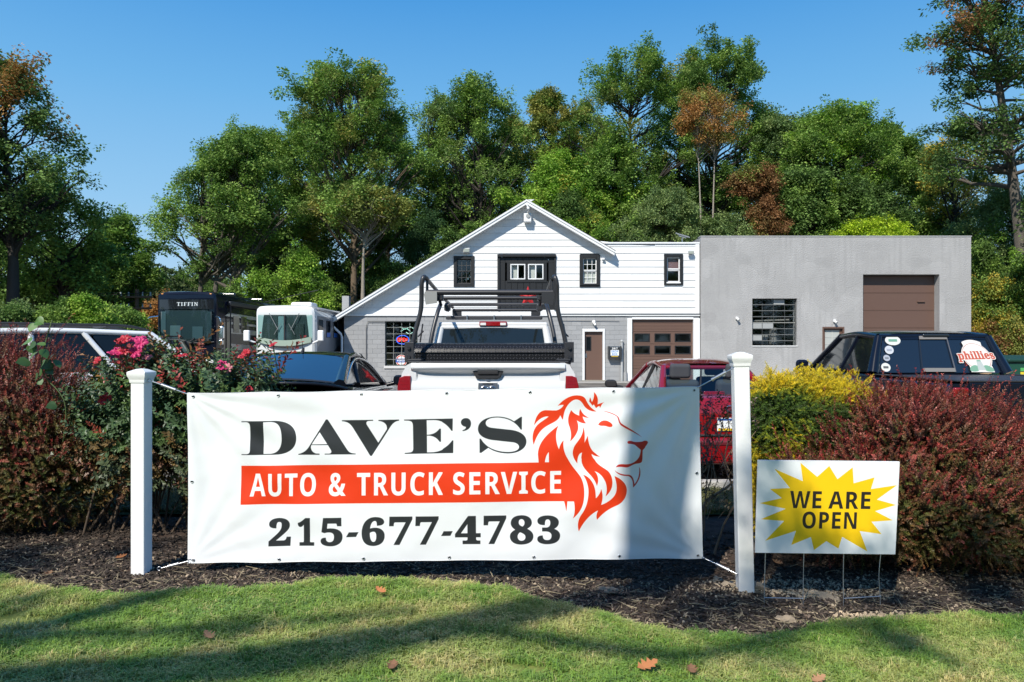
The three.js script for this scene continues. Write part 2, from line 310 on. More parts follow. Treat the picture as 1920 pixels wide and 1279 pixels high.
[[1474, 1127, 4.6, .045, 'tan stone beneath the yellow sign, between its wire stakes'], [1132, 1083, 5.1, .05, 'tan clod of earth below the banner near its grommet'], [1150, 1078, 5.16, .035, 'small tan clod of earth beside the larger clod below the banner'], [576, 1088, 5.1, .03, 'brown stone in the mulch below the digits of the banner'], [592, 1086, 5.12, .045, 'wide brown stone in the mulch below the phone number'], [432, 1107, 4.95, .026, 'small tan stone at the lawn edge below the banner'], [1424, 1066, 5.2, .05, 'tan stone beside the base of the post near the yellow sign'], [1545, 1080, 5.05, .05, 'pale stone under the yellow sign between its middle stakes'], [1565, 1086, 5.02, .035, 'small pale stone under the yellow sign next to a larger one'], [1366, 1074, 5.3, .04, 'tan stone against the post beneath the turnbuckle'], [1345, 1070, 5.4, .035, 'brown stone between the banner and the sign post'], [1680, 1149, 4.6, .06, 'broad tan stone on the mulch at the lawn edge beside the sign stake'], [1700, 1153, 4.58, .04, 'tan stone at the lawn edge beside the broad stone']].forEach(([px, py, d, s, label], i) => {
  const x = (px - 960) / 1400 * d, z = -d; const m = part('rock', rockGeo(i * 3.1, s), RK); m.position.set(x, mulchY(x, z) + s * .3, z); m.rotation.y = i * 1.7; tag(m, label, 'rock', 'stones lying in the mulch');
});
function oakLeaf(L, curl) {
  const s = new THREE.Shape(); const pts = [[0, 0]]; const lob = [[.1, .12], [.22, .36], [.3, .16], [.42, .48], [.55, .2], [.68, .42], [.76, .14], [.88, .2], [1, 0]];
  for (const p of lob) pts.push([p[0], p[1] * .8]); for (const p of lob.slice(0, -1).reverse()) pts.push([p[0], -p[1] * .8]);
  s.setFromPoints(pts.map((p) => new THREE.Vector2(p[0] * L, p[1] * L)));
  const g = new THREE.ExtrudeGeometry(s, { depth: .0012, bevelEnabled: false, steps: 1 }); g.rotateX(-Math.PI / 2);
  const p = g.attributes.position; for (let i = 0; i < p.count; i++) { const x = p.getX(i) / L, z = p.getZ(i) / L; p.setY(i, p.getY(i) + L * curl * (z * z * 2.2 + (x - .5) ** 2 * 1.2)); }
  g.computeVertexNormals(); return g;
}
[[1210, 1256, 'lobed orange leaf lying flat in the grass under the phone number'], [415, 1222, 'pale brown curled leaf on the sunlit grass below the banner'], [755, 1270, 'small dark brown curled leaf at the bottom of the lawn'], [1538, 1270, 'orange lobed leaf in the grass below the yellow sign'], [735, 1136, 'faded tan leaf on the worn grass patch below the banner'], [108, 1077, 'orange leaf on the mulch beside the post without a sign'], [226, 1051, 'tan leaf lying on the mulch against the post'], [1478, 1045, 'orange leaf on the mulch under the yellow sign corner'], [1310, 1246, 'brown leaf scrap between the orange leaves on the lawn']].forEach(([px, py, label], i) => {
  const d0 = 1.62 * 1400 / (py - 650), x = (px - 960) / 1400 * d0, onLawn = -d0 > edgeZ(x), y = onLawn ? lawnY(x, -d0) + .035 : mulchY(x, -d0) + .02;
  const m = part('fallen_leaf', oakLeaf(i < 1 ? .12 : .085, .35 + .2 * (i % 3)), i % 3 === 2 ? std(.2, .1, .05, .8) : i % 2 ? std(.38, .2, .1, .75) : std(.45, .17, .06, .75));
  m.position.set(x - .04, y, -d0); m.rotation.set(.25, i * 2.1 + .4, .1); tag(m, label, 'leaf', 'fallen leaves in the foreground');
});
// ---------------------------------------------------------------- banner, posts, yard sign
const VINYL = std(.80, .81, .82, .42, 0, { clearcoat: .25, clearcoatRoughness: .35 });
const STEEL = std(.62, .63, .65, .3, 1), ZINC = std(.55, .56, .58, .42, .9);
function conv(str, ox, oy, s) { let k = 0; return str.replace(/-?\d+(\.\d+)?/g, (t) => (k++ % 2 ? oy : ox) + +t / s); }
const bannerTex = canvasTex(2048, 690, (c, W, H) => {
  c.fillStyle = 'rgb(233,235,237)'; c.fillRect(0, 0, W, H);
  const det = 961 * 320 + 11 * 5, a = W * 320 / det, b = H * 11 / det, cc = -W * 5 / det, d = H * 961 / det, x0 = 352, y0 = 737;
  c.setTransform(a, b, cc, d, -a * x0 - cc * y0, -b * x0 - d * y0);            // draw in the banner's own tilted frame
  const INK = 'rgb(38,41,45)', RED = 'rgb(226,56,12)';
  const one = (p, col) => { c.fillStyle = col; c.fill(new Path2D(p), 'evenodd'); };
  const f1 = (s) => conv(s, 440, 770, 6.4), f2 = (s) => conv(s, 720, 770, 6.4);
  one(f1('M84,128 L500,124 C650,130 748,200 748,335 C748,460 640,530 480,532 L88,535 L88,524 L150,524 C185,520 192,500 192,470 L190,195 C188,150 170,138 130,138 L84,140 Z M350,140 L352,522 L430,520 C520,518 570,450 570,335 C570,200 530,136 430,136 Z'), INK);
  one(f1('M1108,106 L1122,110 L1360,470 C1385,505 1410,512 1460,514 L1460,524 L1090,526 L1090,516 L1140,515 C1175,512 1175,490 1160,465 L1127,413 L930,413 C915,450 935,500 985,514 L1028,516 L1028,529 L772,530 L772,520 C830,510 870,480 900,435 L1098,108 Z M1026,260 L934,404 L1120,402 Z'), INK);
  one(f1('M1293,116 L1670,110 L1670,122 L1620,124 C1585,128 1582,150 1596,175 L1730,385 L1835,222 C1840,170 1810,130 1735,124 L1733,112 L1982,106 L1982,120 C1930,125 1895,160 1860,220 L1655,540 C1648,546 1640,546 1630,535 L1425,205 C1390,150 1350,130 1293,128 Z'), INK);
  one(f2('M250,106 L842,96 L842,242 L828,242 C770,160 700,115 610,114 L520,116 L522,290 C600,288 640,260 672,218 L690,218 L690,374 L674,374 C640,325 600,300 522,300 L524,500 L600,498 C700,490 790,430 838,358 L852,358 L852,508 L256,518 L256,506 L310,502 C345,500 358,485 358,455 L356,180 C354,135 335,122 295,120 L250,118 Z'), INK);
  one(f2('M1000,90 C1040,90 1062,120 1062,155 C1062,210 1020,242 962,246 L960,236 C990,228 1004,212 1002,196 C960,190 940,165 940,138 C942,108 968,90 1000,90 Z'), INK);
  one(f2('M1672,75 L1672,228 L1658,228 C1600,140 1500,84 1370,84 C1290,84 1238,110 1238,150 C1238,185 1270,204 1330,210 L1540,232 C1660,248 1728,300 1728,372 C1728,450 1640,512 1500,512 C1400,510 1320,480 1272,446 L1188,505 L1168,505 L1166,338 L1182,338 C1240,440 1360,492 1500,494 C1590,494 1640,470 1640,436 C1640,400 1600,382 1550,378 L1330,354 C1210,338 1146,290 1146,220 C1146,130 1240,74 1370,72 C1460,72 1530,96 1578,130 L1660,75 Z'), INK);
  // the lion and the band that runs into its mane
  const A = (s) => conv(s, 990, 730, 9.138), B = (s) => conv(s, 1110, 730, 9.138), C = (s) => conv(s, 1040, 860, 9.135);
  one(A('M130,620 C150,480 210,370 310,358 C420,352 500,380 560,340 C600,320 620,290 634,264 C600,258 560,268 532,282 C580,220 660,130 800,102 C900,90 980,110 1010,170 C1050,260 1100,330 1200,386 C1100,392 1010,340 970,260 C930,190 880,165 830,172 C740,190 660,310 640,420 C625,480 630,500 622,525 C600,500 590,470 576,445 C560,500 520,540 440,580 C300,650 200,700 125,950 C95,850 95,720 180,620 C240,560 320,520 378,468 C300,455 200,510 130,620 Z'), RED);
  one('M453,874 L1013,866.6 ' + A('L200,1140 C180,900 400,730 548,622 C500,700 480,860 556,1025 C570,960 590,910 634,872 C610,1020 680,1150 710,1190 ') + C('L250,0 C330,150 420,230 470,310 C530,420 540,560 520,690 C500,830 430,930 332,1012 C360,950 375,850 352,722 L240,722 C236,790 226,850 218,890 C210,830 200,770 185,722 ') + 'L454,946.5 Z ' + A('M382,1070 C340,1120 325,1180 316,1245 L386,1245 Z'), RED);
  one(A('M765,358 C800,410 850,440 905,455 C900,410 905,370 918,338 C950,410 1000,470 1072,488 C1040,495 1000,490 962,468 C970,510 990,550 1020,586 C960,590 910,570 858,532 C890,590 895,680 860,740 C830,800 790,850 745,888 C775,790 760,720 735,640 C700,560 705,460 765,358 Z'), RED);
  one(A('M974,645 C1000,720 995,830 990,915 C1010,870 1030,830 1048,790 C1050,920 1100,1050 1188,1100 C1210,1125 1235,1140 1262,1150 C1200,1155 1150,1130 1112,1105 C1120,1150 1145,1180 1168,1205 ') + C('C760,110 850,140 930,200 C1010,280 1020,400 1000,480 C980,550 940,600 895,640 C925,560 920,430 870,350 C830,270 760,220 705,208 C760,260 770,330 765,380 C760,420 750,440 745,460 C730,400 700,350 650,290 C600,230 480,140 485,0 ') + A('C935,1180 940,1120 952,1080 C900,1090 870,1150 872,1268 C820,1200 770,1120 800,1020 C830,900 960,850 974,645 Z'), RED);
  one(C('M515,275 C580,290 640,340 680,420 C720,500 725,590 725,672 C770,630 805,580 818,512 C850,600 850,690 815,785 C880,770 980,720 1040,640 C1110,540 1085,430 1045,290 C1150,330 1260,420 1258,540 C1255,650 1200,740 1110,790 C1000,840 880,880 745,1040 C725,980 735,920 765,878 C640,920 500,1080 432,1240 C400,1130 420,1020 480,940 C560,830 610,680 600,510 C590,420 560,340 515,275 Z'), RED);
  one(B('M52,50 C130,120 130,200 118,265 C150,250 200,240 235,222 C195,250 180,290 165,325 L150,290 C130,300 110,310 95,330 C80,300 65,280 55,262 L32,285 C20,270 5,240 -25,215 C-25,190 -20,160 -12,138 C5,170 12,200 22,222 C50,170 60,110 52,50 Z'), RED);
  const DR = 'rgb(196,30,22)';
  one(B('M215,376 C300,385 400,410 470,470 C500,520 490,560 530,590 C600,640 750,710 878,820 C760,740 620,690 520,620 C470,570 480,520 450,470 C400,430 300,400 215,376 Z'), DR);
  one(B('M130,605 C170,540 230,525 290,545 C350,570 390,610 365,640 C340,655 300,645 270,632 C220,620 170,640 130,605 Z'), RED);
  one(B('M640,895 C660,875 700,885 740,898 C800,905 850,900 890,890 C920,870 970,870 978,905 C970,940 940,960 925,1000 L888,1040 C885,1120 892,1180 882,1230 ') + C('C1500,90 1440,75 1400,88 C1350,100 1320,130 1270,143 C1210,150 1180,120 1065,140 C1100,85 1150,85 1230,92 C1330,95 1400,60 1440,10 ') + B('C840,1160 850,1100 858,1035 L770,960 C740,935 700,935 660,935 C630,930 630,910 640,895 Z'), DR);
  one(C('M1045,190 C1110,250 1200,270 1280,270 C1370,280 1380,370 1390,435 C1450,370 1490,260 1472,140 C1520,230 1490,380 1365,492 C1370,410 1360,310 1270,292 C1180,290 1100,270 1045,190 Z'), DR);
  // lines of type, on the banner's slope
  const line = (text, font, xa, xb, ya, yb, col, gap, bold) => { c.save(); c.fillStyle = col; c.transform(1, -.0118, 0, 1, 0, .0118 * xa); fit(c, text, font, xa, xb, ya, yb, gap, bold); c.restore(); };
  line('AUTO', 'bold #px sans-serif', 470, 596, 889, 931.5, 'rgb(238,238,238)', .035);
  line('&', 'bold #px sans-serif', 616, 650, 887.5, 930, 'rgb(238,238,238)', 0);
  line('TRUCK', 'bold #px sans-serif', 670, 832, 886.5, 929, 'rgb(238,238,238)', .04);
  line('SERVICE', 'bold #px sans-serif', 851, 1058, 884.5, 926.5, 'rgb(238,238,238)', .04);
  const xs = [506, 560, 603, 679, 730, 779, 857, 908, 958, 1009], xe = [550, 594, 648, 725, 776, 825, 904, 953, 1003, 1054];
  c.lineJoin = 'miter';
  [...'2156774783'].forEach((k, i) => line(k, 'bold #px serif', xs[i], xe[i], 973 - .0118 * (xs[i] - 506), 1023.5 - .0118 * (xs[i] - 506), INK, 0, .045));
  for (const [xa, ya] of [[652, 998], [829, 996]]) one(`M${xa + 5},${ya} L${xa + 23},${ya - .3} L${xa + 18.5},${ya + 8.6} L${xa},${ya + 9} Z`, INK);
});
const bannerAt = (u, v) => {                                       // u across, v up; slack sheet pulled at its corners
  const dx = lerp(-2.302, 1.325, u) + .03 * (1 - v) * u + .005 * Math.sin(v * Math.PI) * (u < .5 ? 1 : -1);
  let y = lerp(lerp(.063, .097, u), lerp(1.27, 1.316, u), v);
  const edge = Math.abs(Math.sin(u * Math.PI * 6.15 + .12)) * .006; y -= v > .5 ? edge * sm(.8, 1, v) : -edge * sm(.2, 0, v) * .6;
  let z = -5.3 + .02 * Math.sin(u * 2.3) * Math.sin(v * 3.1);
  const fold = (cu, cv, amp) => { const du = (u - cu) * 3, dv = v - cv, r = Math.hypot(du, dv), an = Math.atan2(Math.abs(dv), Math.abs(du)); return amp * Math.sin(an * 17 + 1) * Math.exp(-r * 1.5) * sm(0, .12, r) * r; };
  z += fold(0, 1, .026) + fold(1, 1, .034) + fold(0, 0, .012) + fold(1, 0, .013);
  z += .0045 * fbm(u * 5, v * 2.4, 3) + .005 * Math.sin(u * 21 + v * 4 + 2 * n2(u * 3, v)) * sm(.75, 1, v) + .012 * sm(.5, 1, v) * n2(u * 4 + 4, v * 1.5);
  return [dx, y, z];
};
{
  const bn = thing('banner', 'white vinyl banner with lion head and phone number tied between two white posts', 'banner', [0, 0, 0]);
  const front = grid(220, 72, (u, v) => bannerAt(u, v));
  const bm = std(1, 1, 1, .45, 0, { map: bannerTex, clearcoat: .18, clearcoatRoughness: .4 });
  part('printed_sheet', front, bm, bn);
  part('hem', [grid(220, 72, (u, v) => { const p = bannerAt(u, v); return [p[0], p[1], p[2] - .004]; }, true), pipe([...Array(40)].map((_, i) => { const p = bannerAt(i / 39, 1); return [p[0], p[1], p[2] - .002]; }), .0035, 5, true, 120), pipe([...Array(40)].map((_, i) => { const p = bannerAt(i / 39, 0); return [p[0], p[1], p[2] - .002]; }), .0035, 5, true, 120)], VINYL, bn);
  const G = [[.012, .982], [.178, .982], [.34, .982], [.507, .982], [.67, .982], [.833, .982], [.99, .982], [.012, .018], [.178, .018], [.342, .018], [.508, .018], [.672, .018], [.838, .018], [.99, .018], [.008, .48], [.992, .5]];
  for (const [u, v] of G) {
    const p = bannerAt(u, v), g = part('grommet', [new THREE.TorusGeometry(.0085, .003, 8, 18)], STEEL, bn); g.position.set(p[0], p[1], p[2] + .002);
    const h = part('grommet_hole', [new THREE.CircleGeometry(.007, 14)], std(.01, .01, .01, .9), g); h.position.z = .0008;
  }
}
function post(x, z, w, h, yaw, lean, label) {
  const y = mulchY(x, z) - .03, t = thing('fence_post', label, 'post', [x, y, z], yaw); t.rotation.z = lean;
  const PV = std(.83, .83, .83, .34, 0, { clearcoat: .2, clearcoatRoughness: .3, bumpMap: rep(fineT, .6, .6), bumpScale: .0006 });
  part('sleeve', [rbox(w, h, w, .006, 0, h / 2, 0, 0, 0, 0, 3)], PV, t);
  const k = w / 2, ring = (r, yy) => [r, yy];
  const cap = new THREE.LatheGeometry([ring(k * 1.08, 0), ring(k * 1.12, .012), ring(k * 1.12, .02), ring(k * 1.2, .032), ring(k * 1.34, .05), ring(k * 1.36, .058), ring(k * 1.36, .072), ring(k * 1.28, .078), ring(k * .5, .096), ring(0, .1)].map((p) => new THREE.Vector2(p[0] * Math.SQRT2, p[1])), 4).rotateY(Math.PI / 4);
  const c = part('post_cap', [toCreasedNormals(cap, .3)], PV, t); c.position.y = h - .012;
  return t;
}
post(-2.63, -5.3, .101, 1.405, -.12, 0, 'white vinyl post with a flat cap between the rose bush and the banner');
post(1.615, -5.17, .104, 1.61, -.06, .0, 'white vinyl post between the banner and the yellow sign').rotation.z = .022;
function turnbuckle(a, b, label) {
  const t = thing('turnbuckle', label, 'turnbuckle', a, 0, 'steel turnbuckles that tension the banner');
  const A = V(0, 0, 0), B = V(b[0] - a[0], b[1] - a[1], b[2] - a[2]), at = (s) => A.clone().lerp(B, s).toArray();
  part('barrel', [rod(at(.3), at(.62), .011, .011, 12), rod(at(.3), at(.34), .013, .013, 6), rod(at(.58), at(.62), .013, .013, 6)], ZINC, t);
  part('threaded_rod', [rod(at(.1), at(.3), .0045)], STEEL, t); part('threaded_rod', [rod(at(.62), at(.9), .0045)], STEEL, t);
  const d = B.clone().normalize(), q = new THREE.Quaternion().setFromUnitVectors(V(1, 0, 0), d);
  for (const s of [.04, .93]) { const r = new THREE.TorusGeometry(.013, .0036, 8, 16, 5); r.applyQuaternion(q); r.translate(...at(s)); part('hook', [r], STEEL, t); }
}
turnbuckle([-2.57, 1.365, -5.27], [-2.265, 1.25, -5.295], 'steel turnbuckle from the post by the roses to the top banner corner');
turnbuckle([-2.5, .03, -5.27], [-2.27, .085, -5.295], 'steel turnbuckle lying at the mulch below the rose bush end of the banner');
turnbuckle([1.57, 1.475, -5.15], [1.3, 1.3, -5.295], 'long steel turnbuckle from the post by the yellow sign to the top banner corner');
turnbuckle([1.58, .02, -5.14], [1.34, .11, -5.295], 'steel turnbuckle low between the banner corner and the post base');
{ // yard sign
  const tex = canvasTex(1200, 800, (c, W, H) => {
    c.fillStyle = 'rgb(236,238,240)'; c.fillRect(0, 0, W, H);
    const X = (x, y) => { const u0 = lerp(90, 66, (y - 55) / 1130), u1 = lerp(1842, 1785, (y - 65) / 1135), v0 = lerp(52, 66, (x - 90) / 1752), v1 = lerp(1188, 1200, (x - 66) / 1720); return [(x - u0) / (u1 - u0) * W, (y - v0) / (v1 - v0) * H]; };
    const star = [[290, 155], [640, 305], [608, 78], [815, 250], [962, 116], [1065, 278], [1252, 132], [1266, 328], [1525, 256], [1482, 398], [1806, 352], [1556, 528], [1792, 594], [1535, 670], [1752, 782], [1490, 800], [1614, 952], [1346, 916], [1440, 1166], [1130, 988], [1085, 1132], [936, 1040], [785, 1152], [745, 990], [506, 1090], [562, 915], [185, 1040], [416, 795], [130, 776], [434, 646], [112, 578], [385, 514], [238, 403], [482, 390]];
    c.fillStyle = 'rgb(247,200,12)'; c.beginPath(); star.forEach((p, i) => c[i ? 'lineTo' : 'moveTo'](...X(...p))); c.fill();
    c.fillStyle = 'rgb(36,32,30)';
    const word = (t, x0, x1, y0, y1) => { const a = X(x0, y0), b = X(x1, y1); fit(c, t, 'bold #px sans-serif', a[0], b[0], a[1], b[1], .02); };
    word('WE', 486, 884, 424, 638); word('ARE', 962, 1490, 430, 645); word('OPEN', 628, 1326, 676, 890);
  });
  const d = 4.9, S = (px, py) => [(px - 960) / 1400 * d, 1.6 + (650 - py) / 1400 * d, -d];
  const t = thing('yard_sign', 'white corrugated sign with a yellow starburst standing on wire stakes', 'sign', [2.06, mulchY(2.06, -4.9), -4.9]);
  const o = t.position, L = (p, dz = 0) => [p[0] - o.x, p[1] - o.y, p[2] - o.z + dz];
  const tl = L(S(1421, 863)), tr = L(S(1686, 866)), br = L(S(1678, 1039)), bl = L(S(1416, 1036));
  const face = grid(24, 16, (u, v) => { const q = (k) => lerp(lerp(bl[k], br[k], u), lerp(tl[k], tr[k], u), v); return [q(0), q(1), q(2) + .006 + .012 * Math.sin(u * 3) * v]; });
  part('printed_face', face, std(1, 1, 1, .5, 0, { map: tex }), t);
  const back = grid(24, 16, (u, v) => { const q = (k) => lerp(lerp(bl[k], br[k], u), lerp(tl[k], tr[k], u), v); return [q(0), q(1), q(2) + .0045 + .012 * Math.sin(u * 3) * v - .005]; }, true);
  part('corrugated_board', [back, rod(bl, br, .003), rod(br, tr, .003), rod(tr, tl, .003), rod(tl, bl, .003)], std(.75, .76, .77, .6), t);
  const W = ZINC, g = (px, py, dd) => L([(px - 960) / 1400 * dd, mulchY((px - 960) / 1400 * dd, -dd), -dd]);
  const st = (px, b, bulge) => { const top = L(S(px, 1020), -.002); return pipe([top, [lerp(top[0], b[0], .5) + bulge, (top[1] + b[1]) / 2, 0], [b[0], .06, .01], [b[0], -.1, .01]], .0028, 6); };
  const b = [1434, 1507, 1583, 1652].map((px) => [(px - 960) / 1400 * 4.88 - o.x, 0, 0]);
  part('wire_stake', [st(1436, b[0], 0), st(1508, b[1], 0), rod([b[0][0], .065, .012], [b[1][0], .06, .012], .0034)], W, t);
  part('wire_stake', [st(1583, b[2], -.002), st(1654, b[3], -.012), rod([b[2][0], .06, .012], [b[3][0], .075, .012], .0034)], W, t);
}
// ---------------------------------------------------------------- white workshop with its gable, and the grey stucco garage
const BZ = -34.6, BS = 1400 / 34.6;
const bx = (px) => (px - 960) / BS, by = (py) => 1.6 + (650 - py) / BS;
const WHITE = std(.80, .81, .82, .5, 0, { bumpMap: rep(fineT, .5, .5), bumpScale: .002 });
const SIDING = [0, 1, 2].map((i) => std(.80 - .03 * i, .81 - .03 * i, .82 - .033 * i, .48, 0, { bumpMap: rep(fineT, .35 + .1 * i, .6), bumpScale: .003 }));
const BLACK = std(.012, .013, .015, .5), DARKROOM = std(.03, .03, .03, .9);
const BROWN = std(.14, .082, .062, .45), BROWN2 = std(.13, .076, .058, .5, 0, { bumpMap: rep(coarseT, .2, .2), bumpScale: .004 });
const GLASS = std(.95, .97, .97, .03, 0, { transmission: 1, thickness: 0, ior: 1.5 });
const TINT = std(.008, .011, .014, .04, 0, { clearcoat: .15, clearcoatRoughness: .02, specularIntensity: .6 });
const BLIND = std(.62, .62, .58, .8);
{
  const b = thing('workshop_building', 'white sided workshop with a steep gable above grey block walls, behind the white pickup', 'building', [0, 0, BZ]);
  const XL = bx(645), XR = bx(1312) - .02, yS = by(589), apex = [bx(987), by(378)], eL = [bx(629), by(596)], eR = [bx(1150), by(473)], topA = by(456);
  const roofY = (x) => x < apex[0] ? lerp(apex[1], eL[1], (apex[0] - x) / (apex[0] - eL[0])) : lerp(apex[1], eR[1], (x - apex[0]) / (eR[0] - apex[0]));
  // openings cut through wall and siding
  const O = { w1: [bx(851), bx(889), by(537), by(482)], bd: [bx(935), bx(1041), by(581), by(481)], w2: [bx(1088), bx(1124), by(534), by(476)], w3: [bx(1246), bx(1280), by(534), by(478)] };
  const gable = [[XL, yS], [XR, yS], [XR, topA - .05], [bx(1128), topA - .05]]; gable.push([eR[0] - .4, roofY(eR[0] - .4) - .15], [apex[0], apex[1] - .15], [XL, roofY(XL) - .15]);
  const upper = [[XL, yS], [XR, yS], [XR, topA - .06], [bx(1128) - .1, topA - .06], [apex[0], apex[1] - .2], [XL, roofY(XL) - .2]];
  const hole = (o) => rect(o[0], o[1], o[2], o[3]);
  part('wall', [extrude(upper, .14, Object.values(O).map(hole)).translate(0, 0, -.2), span(XL, XL + .2, 0, yS, -14, -.2), span(XR - .2, XR, 0, topA - .06, -14, -.2), span(XL, XR, 0, yS, -14.2, -14), extrude(upper, .1).translate(0, 0, -14.15)], WHITE, b);
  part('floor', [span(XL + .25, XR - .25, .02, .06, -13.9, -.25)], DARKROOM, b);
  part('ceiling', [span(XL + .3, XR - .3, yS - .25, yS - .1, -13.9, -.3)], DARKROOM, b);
  // clapboards, one by one
  const R = rng(31), H = .3135, rows = Math.ceil((apex[1] - yS) / H);
  for (let r = 0; r < rows; r++) {
    const y0 = yS + r * H, y1 = y0 + H - .004, ym = (y0 + y1) / 2;
    const hiL = (y) => { const t = (y - (roofY(XL) - .12)) / (apex[1] - .12 - (roofY(XL) - .12)); return y <= roofY(XL) - .12 ? XL : lerp(XL, apex[0], t); };
    const hiR = (y) => y <= topA - .02 ? XR : lerp(apex[0], eR[0], clamp((apex[1] - .12 - y) / (apex[1] - .12 - (eR[1] - .12)), 0, 1));
    let cuts = [[Math.max(XL, Math.min(hiL(y0), hiL(y1))), hiR(y0)]];
    if (y0 < topA && y1 > topA) { /* the course under the coping */ }
    for (const o of Object.values(O)) if (y1 > o[2] && y0 < o[3]) cuts = cuts.flatMap(([a, c]) => c <= o[0] || a >= o[1] ? [[a, c]] : [[a, o[0]], [o[1], c]].filter(([p, q]) => q - p > .03));
    for (const [a, c] of cuts) {
      let x = a, first = true;
      while (x < c - .02) {
        const e = Math.min(c, first ? x + 1.2 + 2.6 * R() : x + 3.66); first = false;
        const x2 = c - e < .4 ? c : e;
        const yt = Math.min(y1, x >= apex[0] + 3.2 && x2 > bx(1128) ? topA - .03 : y1);
        // ends follow the rake
        const cl = (px, y) => clamp(px, hiL(y), Math.max(hiL(y), y > topA ? hiR(y) : Math.max(hiR(y), XR)));
        const P = [[cl(x, y0), y0], [cl(x2 - .004, y0), y0], [Math.min(cl(x2 - .004, yt), hiR(Math.min(yt, y1))), yt], [cl(x, yt), yt]];
        if (P[1][0] - P[0][0] > .02) {
          const g = extrude(P, .014), p = g.attributes.position, j = (R() - .5) * .004;
          for (let i = 0; i < p.count; i++) { const k = (p.getY(i) - y0) / H; p.setZ(i, p.getZ(i) - .06 + .022 * (1 - k) + j); }
          g.computeVertexNormals(); boxUV(g);
          part('siding_board', g, SIDING[(R() * 3) | 0], b);
        }
        x = x2;
      }
    }
  }
  // block wall below, with its openings
  const L = { lw: [bx(722), bx(783), by(686), by(602)], dr: [bx(1092), bx(1134), 0, by(615)], gd: [bx(1176), bx(1312), 0, by(598)] };
  const bh = 3.0 / 14, bw = .44, blockGeo = [0, 1, 2].map((i) => rbox(bw - .007, bh - .007, .05, .004, 0, 0, 0, 0, 0, 0, 1)), GREYS = [0, 1, 2, 3].map((i) => std(.31 + .012 * i, .315 + .012 * i, .325 + .012 * i, .75, 0, { bumpMap: rep(fineT, 1.3, 1.3), bumpScale: .004 }));
  part('block_wall_core', [extrude([[XL, 0], [XR, 0], [XR, yS], [XL, yS]], .16, [hole(L.lw), [[L.dr[0], .001], [L.dr[1], .001], [L.dr[1], L.dr[3]], [L.dr[0], L.dr[3]]], [[L.gd[0], .001], [L.gd[1] - .03, .001], [L.gd[1] - .03, L.gd[3]], [L.gd[0], L.gd[3]]]]).translate(0, 0, -.166)], std(.34, .345, .355, .8), b);
  const rest = []; let count = 0;
  for (let r = 0; r < 14; r++) for (let k = 0; k < 60; k++) {
    let x0 = XL + (k - (r % 2) * .5) * bw, x1 = x0 + bw; const y = (r + .5) * bh; x0 = Math.max(x0, XL); x1 = Math.min(x1, L.gd[0]);
    for (const o of [L.lw, L.dr]) if (y + bh / 2 > o[2] + .05 && y - bh / 2 < o[3] - .02) { if (x0 < o[0] && x1 > o[0]) x1 = o[0]; else if (x0 < o[1] && x1 > o[1]) x0 = o[1]; else if (x0 >= o[0] && x1 <= o[1]) x1 = x0; }
    if (x1 - x0 < .04) continue;
    const full = x1 - x0 > bw - .01, g = full ? blockGeo[(R() * 3) | 0] : rbox(x1 - x0 - .007, bh - .007, .05, .004, 0, 0, 0, 0, 0, 0, 1);
    const hidden = x0 > bx(800) && x1 < bx(1050);
    if (!hidden && count < 298) { count++; const m = part('block', g, GREYS[(R() * 4) | 0], b); boxUV(m.geometry); m.position.set((x0 + x1) / 2, y, -.022 + .003 * R()); }
    else rest.push(g.clone().translate((x0 + x1) / 2, y, -.022 + .003 * R()));
  }
  part('block_courses', rest, GREYS[1], b).userData.kind = 'stuff';
  // roof: two shingled slopes with a white rake board, and the flat roof
  const SHINGLE = std(.06, .06, .065, .95, 0, { bumpMap: rep(fineT, 1.2, 1.2), bumpScale: .01 });
  const roof = part('roof', [extrude([[eL[0], eL[1]], apex, [apex[0], apex[1] + .05], [eL[0] - .06, eL[1] + .03]], 14.6).translate(0, 0, -14.2), extrude([apex, eR, [eR[0] + .06, eR[1] + .03], [apex[0], apex[1] + .05]], 14.6).translate(0, 0, -14.2)], SHINGLE, b);
  const rake = (a, c, w) => extrude([[a[0], a[1] - w], [c[0], c[1] - w], [c[0], c[1] - .004], [a[0], a[1] - .004]], .035);
  part('rake_board', [rake(eL, apex, .2).translate(0, 0, .40)], WHITE, b); part('rake_board', [rake(apex, eR, .2).translate(0, 0, .40)], WHITE, b);
  part('rake_moulding', [rake([eL[0], eL[1] + .02], [apex[0], apex[1] + .02], .09).translate(0, 0, .436)], WHITE, b); part('rake_moulding', [rake([apex[0], apex[1] + .02], [eR[0], eR[1] + .02], .09).translate(0, 0, .436)], WHITE, b);
  part('soffit', [extrude([[eL[0], eL[1] - .17], [apex[0], apex[1] - .17], [apex[0], apex[1] - .15], [eL[0], eL[1] - .15]], .44).translate(0, 0, -.04)], WHITE, b); part('soffit', [extrude([[apex[0], apex[1] - .17], [eR[0], eR[1] - .17], [eR[0], eR[1] - .15], [apex[0], apex[1] - .15]], .44).translate(0, 0, -.04)], WHITE, b);
  part('flat_roof', [span(bx(1128), XR, topA - .04, topA + .0, -14, -.1)], SHINGLE, b);
  part('coping', [rspan(bx(1126), XR + .02, topA - .03, topA + .045, -.12, .03, .01)], WHITE, b);
  part('drip_ledge', [rspan(XL - .02, XR + .02, yS - .09, yS - .01, -.04, .07, .01)], WHITE, b);
  part('ledge_flashing', [rspan(bx(1050), XR + .05, yS - .012, yS + .02, -.04, .1, .005)], std(.05, .05, .055, .6), b);
  part('chimney_cap', [rspan(bx(973), bx(986), by(392), by(374), -3.2, -2.6, .02), rspan(bx(971), bx(988), by(376), by(373.5), -3.25, -2.55, .01)], std(.25, .1, .07, .9), b);
